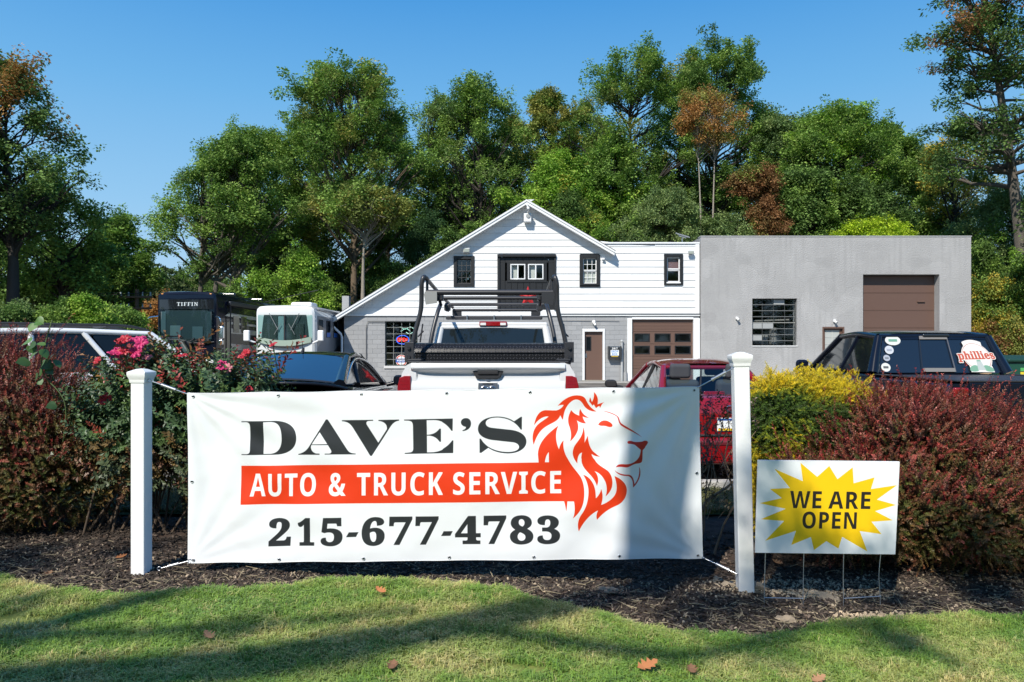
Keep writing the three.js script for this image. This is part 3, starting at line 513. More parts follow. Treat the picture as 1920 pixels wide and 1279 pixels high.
  // windows
  const frame = (x0, x1, y0, y1, w, z0, z1) => [rspan(x0 - w, x0, y0 - w, y1 + w, z0, z1, .008), rspan(x1, x1 + w, y0 - w, y1 + w, z0, z1, .008), rspan(x0 + .002, x1 - .002, y1, y1 + w, z0, z1 - .003, .008), rspan(x0 + .002, x1 - .002, y0 - w, y0, z0, z1 - .003, .008)];
  function sash(w, x0, x1, y0, y1, z, cols, rows, mat, bar, glass = GLASS) {
    part('sash', frame(x0 + bar, x1 - bar, y0 + bar, y1 - bar, bar, z, z + .035), mat, w);
    for (let i = 1; i < cols; i++) part('muntin', [span(lerp(x0, x1, i / cols) - .011, lerp(x0, x1, i / cols) + .011, y0 + bar, y1 - bar, z + .006, z + .026)], mat, w);
    for (let i = 1; i < rows; i++) part('muntin', [span(x0 + bar, x1 - bar, lerp(y0, y1, i / rows) - .011, lerp(y0, y1, i / rows) + .011, z + .008, z + .024)], mat, w);
    for (let i = 0; i < cols; i++) for (let j = 0; j < rows; j++) part('pane', [span(lerp(x0 + bar, x1 - bar, i / cols), lerp(x0 + bar, x1 - bar, (i + 1) / cols), lerp(y0 + bar, y1 - bar, j / rows), lerp(y0 + bar, y1 - bar, (j + 1) / rows), z + .013, z + .017)], glass, w);
  }
  const win = (name, o, label) => { const w = new THREE.Group(); w.name = name; b.add(w); if (label) w.userData.label = label; return w; };
  { const o = O.w1, w = win('window', o, 'black framed window of dark small panes'); part('casing', frame(o[0] + .14, o[1] - .14, o[2] + .14, o[3] - .1, .15, -.1, .02), BLACK, w); sash(w, o[0] + .14, o[1] - .14, o[2] + .14, (o[2] + o[3]) / 2 + .02, -.14, 3, 2, std(.06, .06, .06, .6), .03); sash(w, o[0] + .14, o[1] - .14, (o[2] + o[3]) / 2 + .02, o[3] - .1, -.11, 3, 2, std(.06, .06, .06, .6), .03); }
  { const o = O.w2, w = win('window', o, 'white twelve pane window in a black casing with a blind'); part('casing', frame(o[0] + .13, o[1] - .13, o[2] + .06, o[3] - .2, .16, -.1, .02), BLACK, w); const x0 = o[0] + .12, x1 = o[1] - .12, y0 = o[2] + .05, y1 = o[3] - .18, m = (y0 + y1) / 2; sash(w, x0, x1, y0, m, -.14, 3, 2, WHITE, .05); sash(w, x0, x1, m, y1, -.11, 3, 2, WHITE, .05); part('blind', [span(x0, x1, y0, lerp(y0, y1, .5), -.185, -.18)], BLIND, w); part('sill', [rspan(o[0] - .02, o[1] + .02, o[2] - .03, o[2] + .04, -.05, .06, .01)], BLACK, w); }
  { const o = O.w3, w = win('window', o, 'white double hung window in a black casing with a curtain'); part('casing', frame(o[0] + .12, o[1] - .12, o[2] + .13, o[3] - .1, .14, -.1, .02), BLACK, w); const x0 = o[0] + .11, x1 = o[1] - .11, y0 = o[2] + .12, y1 = o[3] - .09, m = (y0 + y1) / 2; sash(w, x0, x1, y0, m, -.14, 1, 1, WHITE, .06); sash(w, x0, x1, m, y1, -.11, 1, 1, WHITE, .06); part('curtain', [span(x0, x1, m, y1, -.185, -.18)], std(.22, .13, .14, .9), w); part('sill', [rspan(x0 - .02, x1 + .02, y0 - .06, y0 + .005, -.06, .03, .01)], WHITE, w); }
  { // barn door with sliding windows and the red star
    const o = O.bd, w = win('barn_door', o, 'black plank barn door with two white sliding windows'); const n = 9;
    const wins = [[bx(957), bx(985), by(524), by(495)], [bx(990), bx(1019), by(524), by(495)]];
    for (let i = 0; i < n; i++) { const x0 = lerp(o[0] + .02, o[1] - .02, i / n), x1 = lerp(o[0] + .02, o[1] - .02, (i + 1) / n) - .012; for (const [ya, yb] of [[o[2] + .02, wins[0][2] - .06], [wins[0][3] + .06, o[3] - .02], [wins[0][2] - .06, wins[0][3] + .06]]) { if (yb < wins[0][3] + .07 && ya > wins[0][2] - .1 && wins.some((q) => x1 > q[0] - .09 && x0 < q[1] + .09)) continue; part('plank', [rspan(x0, x1, ya, yb - .003, -.1 + .004 * ((i * 7) % 3), -.045 + .004 * ((i * 7) % 3), .006)], BLACK, w); } }
    part('frame_rail', [rspan(o[0] - .06, o[1] + .04, o[3] - .02, o[3] + .1, -.05, .1, .01), rspan(o[0] - .06, o[0] + .05, o[2], o[3] - .024, -.05, .03, .01), rspan(o[1] - .05, o[1] + .04, o[2], o[3] - .024, -.05, .03, .01), rspan(wins[0][0] - .16, wins[1][1] + .16, wins[0][3] + .01, wins[0][3] + .14, -.06, -.012, .008), rspan(wins[0][0] - .16, wins[1][1] + .16, wins[0][2] - .14, wins[0][2] - .01, -.06, -.012, .008), rspan(wins[0][0] - .16, wins[0][0] - .01, wins[0][2] - .008, wins[0][3] + .008, -.06, -.014, .008), rspan(wins[0][1] + .004, wins[1][0] - .004, wins[0][2] - .008, wins[0][3] + .008, -.06, -.014, .008), rspan(wins[1][1] + .01, wins[1][1] + .16, wins[0][2] - .008, wins[0][3] + .008, -.06, -.014, .008)], BLACK, w);
    for (const q of wins) { const m = (q[0] + q[1]) / 2; part('sash', [...frame(q[0] + .05, q[1] - .05, q[2] + .05, q[3] - .05, .05, -.05, .0), span(m - .025, m + .025, q[2] + .05, q[3] - .05, -.045, -.005)], WHITE, w); part('pane', [span(q[0] + .04, m, q[2] + .04, q[3] - .04, -.034, -.03)], GLASS, w); part('pane', [span(m, q[1] - .04, q[2] + .04, q[3] - .04, -.028, -.024)], GLASS, w); }
    part('blind', [span(wins[0][0] + .03, (wins[0][0] + wins[0][1]) / 2, wins[0][2], wins[0][3], -.19, -.185)], BLIND, w); part('blind', [span(wins[1][0] + .03, (wins[1][0] + wins[1][1]) / 2, wins[1][2], wins[1][3], -.19, -.185)], BLIND, w);
    const s = []; for (let i = 0; i < 10; i++) { const a = Math.PI / 2 + i * Math.PI / 5, r = i % 2 ? .2 : .52; s.push([Math.cos(a) * r, Math.sin(a) * r]); }
    const pos = []; for (let i = 0; i < 10; i++) { const a = s[i], c = s[(i + 1) % 10]; pos.push(0, 0, .1, a[0], a[1], 0, c[0], c[1], 0); }
    const sg = new THREE.BufferGeometry(); sg.setAttribute('position', new THREE.Float32BufferAttribute(pos, 3)); sg.computeVertexNormals();
    const st = part('barn_star', sg, std(.5, .02, .02, .35), w, 'red five pointed metal star'); st.position.set(bx(990), by(557), -.035);
  }
  { // shop window with neon OPEN
    const o = L.lw, w = win('window', o, 'dark steel shop window with a lit sign'), DK = std(.03, .045, .04, .5), cols = 4, rws = 7, z = -.13;
    part('steel_frame', frame(o[0] + .05, o[1] - .05, o[2] + .05, o[3] - .05, .05, z - .02, z + .04), DK, w);
    for (let i = 1; i < cols; i++) part('muntin', [span(lerp(o[0], o[1], i / cols) - .012, lerp(o[0], o[1], i / cols) + .012, o[2] + .05, o[3] - .05, z, z + .03)], std(.2, .21, .2, .6), w);
    for (let i = 1; i < rws; i++) part('muntin', [span(o[0] + .05, o[1] - .05, lerp(o[2], o[3], i / rws) - .012, lerp(o[2], o[3], i / rws) + .012, z + .002, z + .028)], std(.2, .21, .2, .6), w);
    for (let i = 0; i < cols; i++) for (let j = 0; j < rws; j++) part('pane', [span(lerp(o[0], o[1], i / cols) + .012, lerp(o[0], o[1], (i + 1) / cols) - .012, lerp(o[2], o[3], j / rws) + .012, lerp(o[2], o[3], (j + 1) / rws) - .012, z + .01, z + .014)], GLASS, w);
    part('sill', [rspan(o[0] - .05, o[1] + .05, o[2] - .12, o[2], -.08, .06, .01)], std(.6, .6, .6, .6), w);
    const zz = -.24, cx = bx(753.5), cy = by(637), ov = new THREE.EllipseCurve(cx, cy, .29, .2).getPoints(40).map((p) => [p.x, p.y, zz]);
    const blue = std(.05, .1, .6, .5, 0, { emissive: new THREE.Color(.05, .16, 1), emissiveIntensity: 1.6 }), red = std(.6, .03, .03, .5, 0, { emissive: new THREE.Color(1, .04, .03), emissiveIntensity: 2.2 });
    const sign = part('neon_sign', [pipe(ov, .016, 6)], blue, w, 'lit oval sign reading OPEN');
    const ch = (x, pts) => pipe(pts.map(([a, c]) => [x + a * .085, cy - .075 + c * .15, zz + .012]), .015, 6, false, pts.length * 2), xs = [-.22, -.105, .01, .12].map((k) => cx + k);
    part('neon_lettering', [ch(xs[0], [[0, .1], [0, .9], [.2, 1], [.8, 1], [1, .9], [1, .1], [.8, 0], [.2, 0], [0, .1]]), ch(xs[1], [[0, 0], [0, 1], [.9, 1], [1, .75], [.9, .5], [0, .5]]), ch(xs[2], [[1, 1], [0, 1], [0, .5], [.8, .5], [0, .5], [0, 0], [1, 0]]), ch(xs[3], [[0, 0], [0, 1], [1, 0], [1, 1]])], red, w);
    const tubes = std(.6, .8, .7, .5, 0, { emissive: new THREE.Color(.5, 1, .8), emissiveIntensity: .9 }), q = (a) => a.map(([px, py]) => [bx(px), by(py), zz]);
    part('neon_tube', [pipe(q([[749, 613], [758, 617], [768, 613], [774, 616]]), .014, 6)], tubes, w); part('neon_tube', [pipe(q([[750, 621], [760, 616], [768, 621]]), .014, 6)], tubes, w); part('neon_tube', [pipe(q([[760, 623], [767, 626], [772, 623]]), .014, 6)], tubes, w);
    const seal = canvasTex(200, 200, (c) => { c.fillStyle = '#e9e4e0'; c.fillRect(0, 0, 200, 200); c.fillStyle = '#c8472f'; c.beginPath(); c.arc(100, 100, 92, 0, 7); c.fill(); c.fillStyle = '#eee'; c.beginPath(); c.arc(100, 100, 74, 0, 7); c.fill(); c.fillStyle = '#1f4fa0'; c.fillRect(0, 66, 200, 68); c.fillStyle = '#fff'; c.font = 'bold 44px sans-serif'; c.fillText('FORCE', 22, 116); });
    const cs = new THREE.CircleGeometry(.27, 24); part('window_sticker', cs.translate(bx(752), by(677) + .02, z + .022), std(1, 1, 1, .6, 0, { map: seal }), w);
    part('shelf', [span(o[0], o[1], o[2] + .25, o[2] + .29, -1.3, -.5), rspan(o[0] + .2, o[0] + .4, o[2] + .29, o[2] + .55, -.9, -.7, .02), rspan(o[0] + .9, o[0] + 1.25, o[2] + .29, o[2] + .45, -1, -.7, .02)], std(.12, .1, .09, .8), w);
  }
  { // entry door
    const w = win('entry_door', 0, 'brown entry door with a narrow window in a white frame'), x0 = bx(1096), x1 = bx(1130), y1 = by(622);
    part('door_frame', [rspan(bx(1092), x0, 0, by(616), -.14, .06, .01), rspan(x1, bx(1134), 0, by(616), -.14, .06, .01), rspan(x0 + .002, x1 - .002, y1, by(616) - .002, -.14, .055, .01)], WHITE, w);
    const q = [bx(1100), bx(1108), by(657), by(632)];
    part('door_leaf', [extrude(rect(x0 + .01, x1 - .01, .03, y1 - .01), .045, [rect(q[0], q[1], q[2], q[3])]).translate(0, 0, -.13)], BROWN, w);
    part('door_window_frame', frame(q[0] + .02, q[1] - .02, q[2] + .02, q[3] - .02, .045, -.09, -.07), BLACK, w); part('pane', [span(q[0], q[1], q[2], q[3], -.112, -.108)], TINT, w);
    part('handle', [rod([bx(1099), by(667), -.085], [bx(1099), by(667), -.03], .03, .03, 14), rspan(bx(1098), bx(1100.5), by(671), by(663), -.086, -.075, .01)], STEEL, w);
    part('threshold', [rspan(bx(1091), bx(1136), 0, .05, -.16, .12, .01)], std(.3, .28, .24, .8), w);
  }
  function sectional(parent, x0, x1, y0, y1, z, nPanels, wins) {   // overhead door of ribbed panels
    const h = (y1 - y0) / nPanels;
    for (let i = 0; i < nPanels; i++) {
      const a = y0 + i * h, c = a + h - .008, has = wins && (i === wins[0] || i === wins[1]);
      const ho = has ? wins[2].map((q) => rect(q[0], q[1], a + .12, c - .1)) : [];
      const dp = part('door_panel', [extrude(rect(x0, x1, a, c), .045, ho).translate(0, 0, z), ...[.25, .5, .75].flatMap((k) => has ? [] : [span(x0 + .02, x1 - .02, lerp(a, c, k) - .012, lerp(a, c, k) + .012, z + .045, z + .056)]), span(x0 + .02, x1 - .02, a + .01, a + .05, z + .045, z + .053)], BROWN, parent);
      if (has) for (const q of wins[2]) { part('panel_window', frame(q[0] + .02, q[1] - .02, a + .14, c - .12, .05, z + .046, z + .062), BLACK, parent); part('pane', [span(q[0], q[1], a + .12, c - .1, z + .02, z + .024)], GLASS, parent); }
    }
  }
  { const w = win('overhead_door', 0, 'brown overhead door with two rows of three windows'); const x0 = bx(1185), x1 = bx(1300), y1 = by(599);
    sectional(w, x0, x1, .02, y1, -.14, 5, [2, 3, [[bx(1191), bx(1218)], [bx(1229), bx(1257)], [bx(1267), bx(1295)]]]);
    part('door_frame', [rspan(bx(1176), x0, 0, y1 + .06, -.16, .05, .01), rspan(x1, bx(1312), 0, y1 + .06, -.16, .05, .01)], WHITE, w); part('lintel', [rspan(x0 + .002, x1 - .002, y1, y1 + .1, -.16, .045, .01)], WHITE, w); }
  // fittings on the walls
  { const w = win('drop_box', 0, 'dark key drop box with a printed notice'); part('box_body', [rspan(bx(1139), bx(1164), by(672), by(649), .01, .3, .02)], std(.05, .052, .055, .4), w);
    const tx = canvasTex(256, 256, (c) => { c.fillStyle = '#20262c'; c.fillRect(0, 0, 256, 256); c.fillStyle = '#f0f0f0'; fit(c, '24/7', 'bold #px sans-serif', 60, 196, 14, 62); c.fillStyle = '#e9ecee'; c.fillRect(30, 76, 196, 130); c.fillStyle = '#2a70b8'; fit(c, 'DROP', 'bold #px sans-serif', 44, 212, 86, 136); fit(c, 'BOX', 'bold #px sans-serif', 60, 196, 148, 196); c.fillStyle = '#caa62a'; c.fillRect(50, 218, 156, 18); });
    part('notice', new THREE.PlaneGeometry(.5, .5).translate(bx(1151), by(660.5), .304), std(1, 1, 1, .6, 0, { map: tx }), w); part('mail_slot', [rspan(bx(1142), bx(1161), by(651.5), by(649.6), .29, .31, .005)], STEEL, w); }
  const GREYP = std(.34, .345, .35, .6);
  part('conduit', [rod([bx(1165.5), 0, .1], [bx(1165.5), by(640), .1], .055, .055, 12), new THREE.SphereGeometry(.075, 12, 8).translate(bx(1165.5), by(640), .1)], std(.4, .41, .42, .5), b, 'grey pipe beside the drop box');
  part('conduit', [rod([bx(1172), 0, .06], [bx(1172), by(655), .06], .03), rod([bx(1172), 0, .1], [bx(1172), by(698), .1], .09)], GREYP, b);
  part('conduit', [pipe([[bx(687), .3, .06], [bx(687), by(606), .06], [bx(689), by(603), .06], [bx(778), by(603), .06]], .016, 6, false)], std(.08, .085, .09, .6), b, 'thin dark conduit around the shop window');
  part('conduit', [rod([bx(1048), by(600), .06], [bx(1160), by(601), .06], .012)], GREYP, b);
  const lamp = (px, py, s, label) => { const w = win('floodlight', 0, label), x = bx(px), y = by(py); part('lamp_housing', [rbox(.28 * s, .2 * s, .14 * s, .03, x, y, .14, .3)], std(.5, .51, .52, .5), w); part('lens', [rbox(.22 * s, .13 * s, .02, .005, x, y - .01, .14 + .075 * s, .3)], std(.5, .55, .5, .2), w); part('bracket', [rod([x, y - .06, -.03], [x, y - .06, .12], .03)], GREYP, w); };
  lamp(875, 470, 1.15, 'grey floodlight above the black window'); lamp(1294, 474, .95, 'dark floodlight by the stucco wall corner');
  { const w = win('security_light', 0, 'white floodlight box hung below the gable peak'), x = bx(989); part('lamp_housing', [rspan(bx(982), bx(996), by(418), by(402), .02, .3, .03)], WHITE, w); part('lens', [rod([x + .03, by(407), .3], [x + .03, by(407), .34], .11, .09, 16)], std(.35, .36, .36, .2), w); part('arm', [pipe([[x, by(402), .2], [x + .03, by(397), .45], [x - .03, by(388), .5], [x + .02, by(383), .2]], .035, 8)], WHITE, w); part('sensor', [rbox(.12, .12, .14, .03, x + .02, by(394), .5)], WHITE, w); }
  part('camera_sensor', [rbox(.12, .1, .16, .03, bx(1131), by(486), .06), rbox(.1, .14, .06, .02, bx(1131), by(489), 0)], WHITE, b);
  { const w = win('wall_lamp', 0, 'small white lamp over the entry door'); part('lamp_housing', [new THREE.SphereGeometry(.09, 14, 10).translate(bx(1113), by(604), .1), rod([bx(1113), by(604), -.02], [bx(1113), by(604), .06], .07)], WHITE, w); part('lens', [rod([bx(1113) - .02, by(604), .12], [bx(1113) + .07, by(610), .2], .05, .06, 12)], std(.7, .7, .68, .3), w); }
  { const w = win('solar_lamp', 0, 'tilted solar lamp on the flat roof'), x = bx(1282); part('pole', [rod([x, topA, -.3], [x, by(444), -.3], .03)], WHITE, w); part('solar_panel', [rbox(.62, .05, .4, .01, x, by(440), -.2, .25, 0, -.28)], std(.3, .32, .35, .25), w); part('lamp_head', [rbox(.34, .06, .25, .02, x - .02, by(440) - .06, -.2, .25, 0, -.28)], WHITE, w); }
  part('gutter', [extrude([[eL[0] - .18, eL[1] - .03], [eL[0] - .16, eL[1] - .16], [eL[0] - .02, eL[1] - .16], [eL[0], eL[1] - .02], [eL[0] - .02, eL[1] - .02], [eL[0] - .04, eL[1] - .13], [eL[0] - .14, eL[1] - .13], [eL[0] - .16, eL[1] - .03]], 14.5).translate(0, 0, -14.1)], WHITE, b);
  part('downspout', [pipe([[eL[0] - .08, eL[1] - .16, .3], [eL[0] - .06, eL[1] - .4, .3], [XL - .08, eL[1] - .8, .08], [XL - .08, .1, .08]], .055, 8, false)], WHITE, b);
  part('corner_board', [rspan(bx(1304), XR + .01, yS, topA - .04, -.02, .012, .006)], WHITE, b);
}
{ // grey stucco garage
  const x0 = bx(1313), x1 = bx(1818), h = by(444.5), b = thing('garage_building', 'grey stucco flat roofed garage with a tall brown overhead door', 'building', [0, 0, BZ + .12]);
  const sT = field(1024, 1024, (x, y) => { const f = .5 + .4 * fbm(x * 4, y * 4, 5) + .1 * n2(x * 60, y * 60); const pt = (n2(x * 3 + 2, y * 3) > .45 ? .018 : 0) + (n2(x * 2.2 + 8, y * 5) > .5 ? -.016 : 0), v = .655 + .09 * (f - .5) + pt - .03 * sm(.4, .9, .5 + .5 * n2(x * 26, y * 2.2)) * sm(.2, .8, .5 + .5 * n2(x * 4, y * 4)); return [v, v * .995, v * .995]; }, true);
  const STUCCO = std(.98, .98, .98, .88, 0, { map: rep(sT, .12, .12), bumpMap: rep(fineT, .35, .35), bumpScale: .018 });
  const win = [bx(1409), bx(1493), by(650), by(560)], gd = [bx(1616), bx(1759), 0, by(515)], sd = [bx(1540), bx(1581), 0, by(613)];
  const H = (o) => [[o[0], o[2] + .001], [o[1], o[2] + .001], [o[1], o[3]], [o[0], o[3]]];
  const front = extrude(rect(x0, x1, 0, h), .5, [H(win), H(gd), H(sd)]).translate(0, 0, -.5);
  part('wall', [front, span(x0, x0 + .3, 0, h - .01, -12, -.5), span(x1 - .3, x1, 0, h - .01, -12, -.5), span(x0, x1, 0, h - .01, -12.3, -12)], STUCCO, b);
  part('roof', [span(x0 + .3, x1 - .3, h - .5, h - .35, -12, -.5)], std(.08, .08, .08, .9), b);
  part('parapet_cap', [rspan(x0 - .02, x1 + .03, h, h + .035, -.5, .03, .008)], std(.55, .55, .55, .6), b);
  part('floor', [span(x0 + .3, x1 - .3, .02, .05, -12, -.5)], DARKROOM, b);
  const frame = (a, c, d, e, w, z0, z1) => [span(a - w, a, d - w, e + w, z0, z1), span(c, c + w, d - w, e + w, z0, z1), span(a, c, e, e + w, z0, z1 - .002), span(a, c, d - w, d, z0, z1 - .002)];
  { const w = new THREE.Group(); w.name = 'window'; b.add(w); w.userData.label = 'dark steel window of many small panes'; const DK = std(.05, .055, .055, .5), cols = 4, rows = 8, z = -.2;
    part('steel_frame', frame(win[0] + .04, win[1] - .04, win[2] + .04, win[3] - .04, .05, z - .02, z + .03), DK, w);
    for (let i = 1; i < cols; i++) part('muntin', [span(lerp(win[0], win[1], i / cols) - .012, lerp(win[0], win[1], i / cols) + .012, win[2] + .04, win[3] - .04, z, z + .022)], DK, w);
    for (let j = 1; j < rows; j++) part('muntin', [span(win[0] + .04, win[1] - .04, lerp(win[2], win[3], j / rows) - .016, lerp(win[2], win[3], j / rows) + .016, z + .002, z + .026)], j === 4 ? std(.3, .3, .28, .6) : std(.14, .145, .145, .5), w);
    const R = rng(3); for (let i = 0; i < cols; i++) for (let j = 0; j < rows; j++) { const p = part('pane', [span(lerp(win[0], win[1], i / cols) + .012, lerp(win[0], win[1], (i + 1) / cols) - .012, lerp(win[2], win[3], j / rows) + .016, lerp(win[2], win[3], (j + 1) / rows) - .016, z + .01, z + .014)], R() < .1 ? std(.35, .36, .36, .6) : GLASS, w); p.geometry.translate(0, 0, 0); }
    part('sill', [rspan(win[0] - .02, win[1] + .02, win[2] - .005, win[2] + .05, -.2, .03, .008)], std(.62, .62, .62, .7), w); part('ledge_clutter', [rspan(win[0] + .3, win[0] + 1.0, win[2] + .1, win[2] + .55, -1.2, -.8, .02), rspan(win[0] + 1.25, win[0] + 1.5, win[2] + .1, win[2] + .9, -1.4, -1, .02), rod([win[0] + .1, win[2] + 1.2, -.6], [win[1] - .2, win[2] + 1.25, -.5], .05)], std(.2, .19, .18, .8), w); }
  { const w = new THREE.Group(); w.name = 'overhead_door'; b.add(w); w.userData.label = 'tall plain brown overhead door in a deep opening'; const n = 6, z = -.47;
    for (let i = 0; i < n; i++) part('door_panel', [rspan(gd[0] + .005, gd[1] - .005, lerp(.03, gd[3], i / n), lerp(.03, gd[3], (i + 1) / n) - .008, z, z + .05, .006), span(gd[0] + .02, gd[1] - .02, lerp(.03, gd[3], (i + 1) / n) - .03, lerp(.03, gd[3], (i + 1) / n) - .014, z + .05, z + .056)], BROWN2, w);
    part('handle', [rspan(bx(1726), bx(1740), by(566), by(563.5), z + .05, z + .12, .01)], BROWN, w);
    part('door_seal', [span(gd[0] - .0, gd[1] + .0, gd[3] - .04, gd[3] - .002, z + .052, z + .09)], BLACK, w); }
  { const w = new THREE.Group(); w.name = 'side_door'; b.add(w); w.userData.label = 'brown side door with a paned window'; const z = -.12;
    part('door_frame', [rspan(sd[0], sd[0] + .07, 0, sd[3], -.2, .02, .008), rspan(sd[1] - .07, sd[1], 0, sd[3], -.2, .02, .008), rspan(sd[0] + .072, sd[1] - .072, sd[3] - .08, sd[3], -.2, .018, .008)], BROWN, w);
    const q = [sd[0] + .17, sd[1] - .17, 1.1, sd[3] - .15]; part('door_leaf', [extrude(rect(sd[0] + .075, sd[1] - .075, .03, sd[3] - .085), .045, [rect(...q)]).translate(0, 0, z - .04)], BROWN, w);
    part('muntin', [span((q[0] + q[1]) / 2 - .015, (q[0] + q[1]) / 2 + .015, q[2], q[3], z - .03, z)], std(.5, .5, .48, .6), w); for (let j = 1; j < 4; j++) part('muntin', [span(q[0], q[1], lerp(q[2], q[3], j / 4) - .015, lerp(q[2], q[3], j / 4) + .015, z - .028, z - .003)], std(.5, .5, .48, .6), w);
    part('pane', [span(q[0], q[1], q[2], q[3], z - .02, z - .016)], std(.45, .47, .46, .15), w); part('handle', [rod([sd[0] + .15, 1, z], [sd[0] + .15, 1, z + .07], .03)], STEEL, w); }
  for (const [px, py] of [[1380, 597], [1562, 602]]) { const w = new THREE.Group(); w.name = 'wall_lamp'; b.add(w); const x = bx(px), y = by(py); part('lamp_housing', [rbox(.13, .13, .1, .03, x, y, .05)], std(.75, .75, .75, .5), w); part('lens', [rod([x + .01, y - .02, .08], [x + .05, y - .1, .18], .05, .06, 12)], std(.7, .7, .68, .3), w); }
}
{ // block chimney and low shed between the motorhome and the workshop
  const t = thing('block_shed', 'low grey block lean-to with a square chimney beside the white motorhome', 'shed', [-8.1, 0, -36.2]);
  part('wall', [span(-.55, .4, 0, 2.0, -2, 0)], std(.33, .335, .34, .85, 0, { bumpMap: rep(fineT, 1, 1), bumpScale: .005 }), t); part('coping', [rspan(-.6, .45, 2.0, 2.1, -2.05, .06, .02)], std(.28, .28, .29, .8), t); part('chimney', [rspan(-.28, .06, 2.1, 4.1, -1, -.6, .01)], std(.36, .365, .37, .85, 0, { bumpMap: rep(fineT, 1, 1), bumpScale: .005 }), t); part('door', [span(-.4, .0, .05, 1.7, .0, .03)], std(.12, .12, .13, .7), t);
}
// ---------------------------------------------------------------- vehicles
const paint = (r, g, b, rough = .28) => std(r, g, b, rough, 0, { clearcoat: r < .1 ? .6 : 1, clearcoatRoughness: .03, specularIntensity: r < .1 ? .25 : 1 });
function mir(g) { const h = g.index ? g.toNonIndexed() : g.clone(); h.scale(-1, 1, 1); for (const a of Object.values(h.attributes)) for (let i = 0; i < a.count; i += 3) for (let c = 0; c < a.itemSize; c++) { const k = a.array[(i + 1) * a.itemSize + c]; a.array[(i + 1) * a.itemSize + c] = a.array[(i + 2) * a.itemSize + c]; a.array[(i + 2) * a.itemSize + c] = k; } return h; }
const flipIf = (g, s) => (s < 0 ? mir(g) : g);
const RUBBER = std(.02, .02, .021, .85), PLASTIC = std(.022, .022, .024, .55), CHROME = std(.78, .78, .8, .08, 1), RACK = std(.028, .028, .032, .42, 0, { clearcoat: .3, clearcoatRoughness: .3 });
const REDLENS = std(.27, .006, .009, .12, 0, { clearcoat: 1, clearcoatRoughness: .03 }), AMBER = std(.7, .28, .04, .2), CLEARL = std(.8, .8, .8, .1, 0, { clearcoat: 1 });
const SEAT = std(.05, .055, .065, .9), TRIMIN = std(.12, .12, .12, .85), CARGLASS = std(.82, .9, .88, .02, 0, { transmission: 1, thickness: 0, ior: 1.5 });
function wheel(t, x, y, z, r, w) {
  const g = new THREE.Group(); g.name = 'wheel'; g.position.set(x, y, z); t.add(g);
  const prof = [[r * .62, -w / 2], [r * .9, -w / 2], [r * .98, -w * .4], [r, -w * .3], [r, w * .3], [r * .98, w * .4], [r * .9, w / 2], [r * .62, w / 2]].map((p) => new THREE.Vector2(...p));
  part('tyre', [new THREE.LatheGeometry(prof, 28).rotateZ(Math.PI / 2)], RUBBER, g);
  const sp = []; for (let i = 0; i < 5; i++) sp.push(rbox(.04, r * .56, .07, .015, 0, r * .3, 0).rotateX(i * Math.PI * .4));
  part('rim', [new THREE.LatheGeometry([[r * .6, -w * .45], [r * .66, -w * .3], [r * .58, 0], [r * .66, w * .3], [r * .6, w * .45]].map((p) => new THREE.Vector2(...p)), 28).rotateZ(Math.PI / 2), ...sp.map((g2) => g2.translate(Math.sign(x) * w * .3, 0, 0)), new THREE.CylinderGeometry(.07, .07, w * .7, 16).rotateZ(Math.PI / 2)], std(.45, .46, .48, .3, .9), g);
}
// lower body: half outline of each station is given by its width, sill, belt, top and shoulder
const station = (z, w, sill, belt, top, tuck = .05, crown = .02) => ({ z, pts: [[0, sill], [w * .8, sill], [w - .02, sill + .07], [w, lerp(sill, belt, .45)], [w - .006, belt - .08], [w - tuck * .5, belt], [w - tuck, lerp(belt, top, .7)], [w * .55, top + crown * .6], [0, top + crown]] });
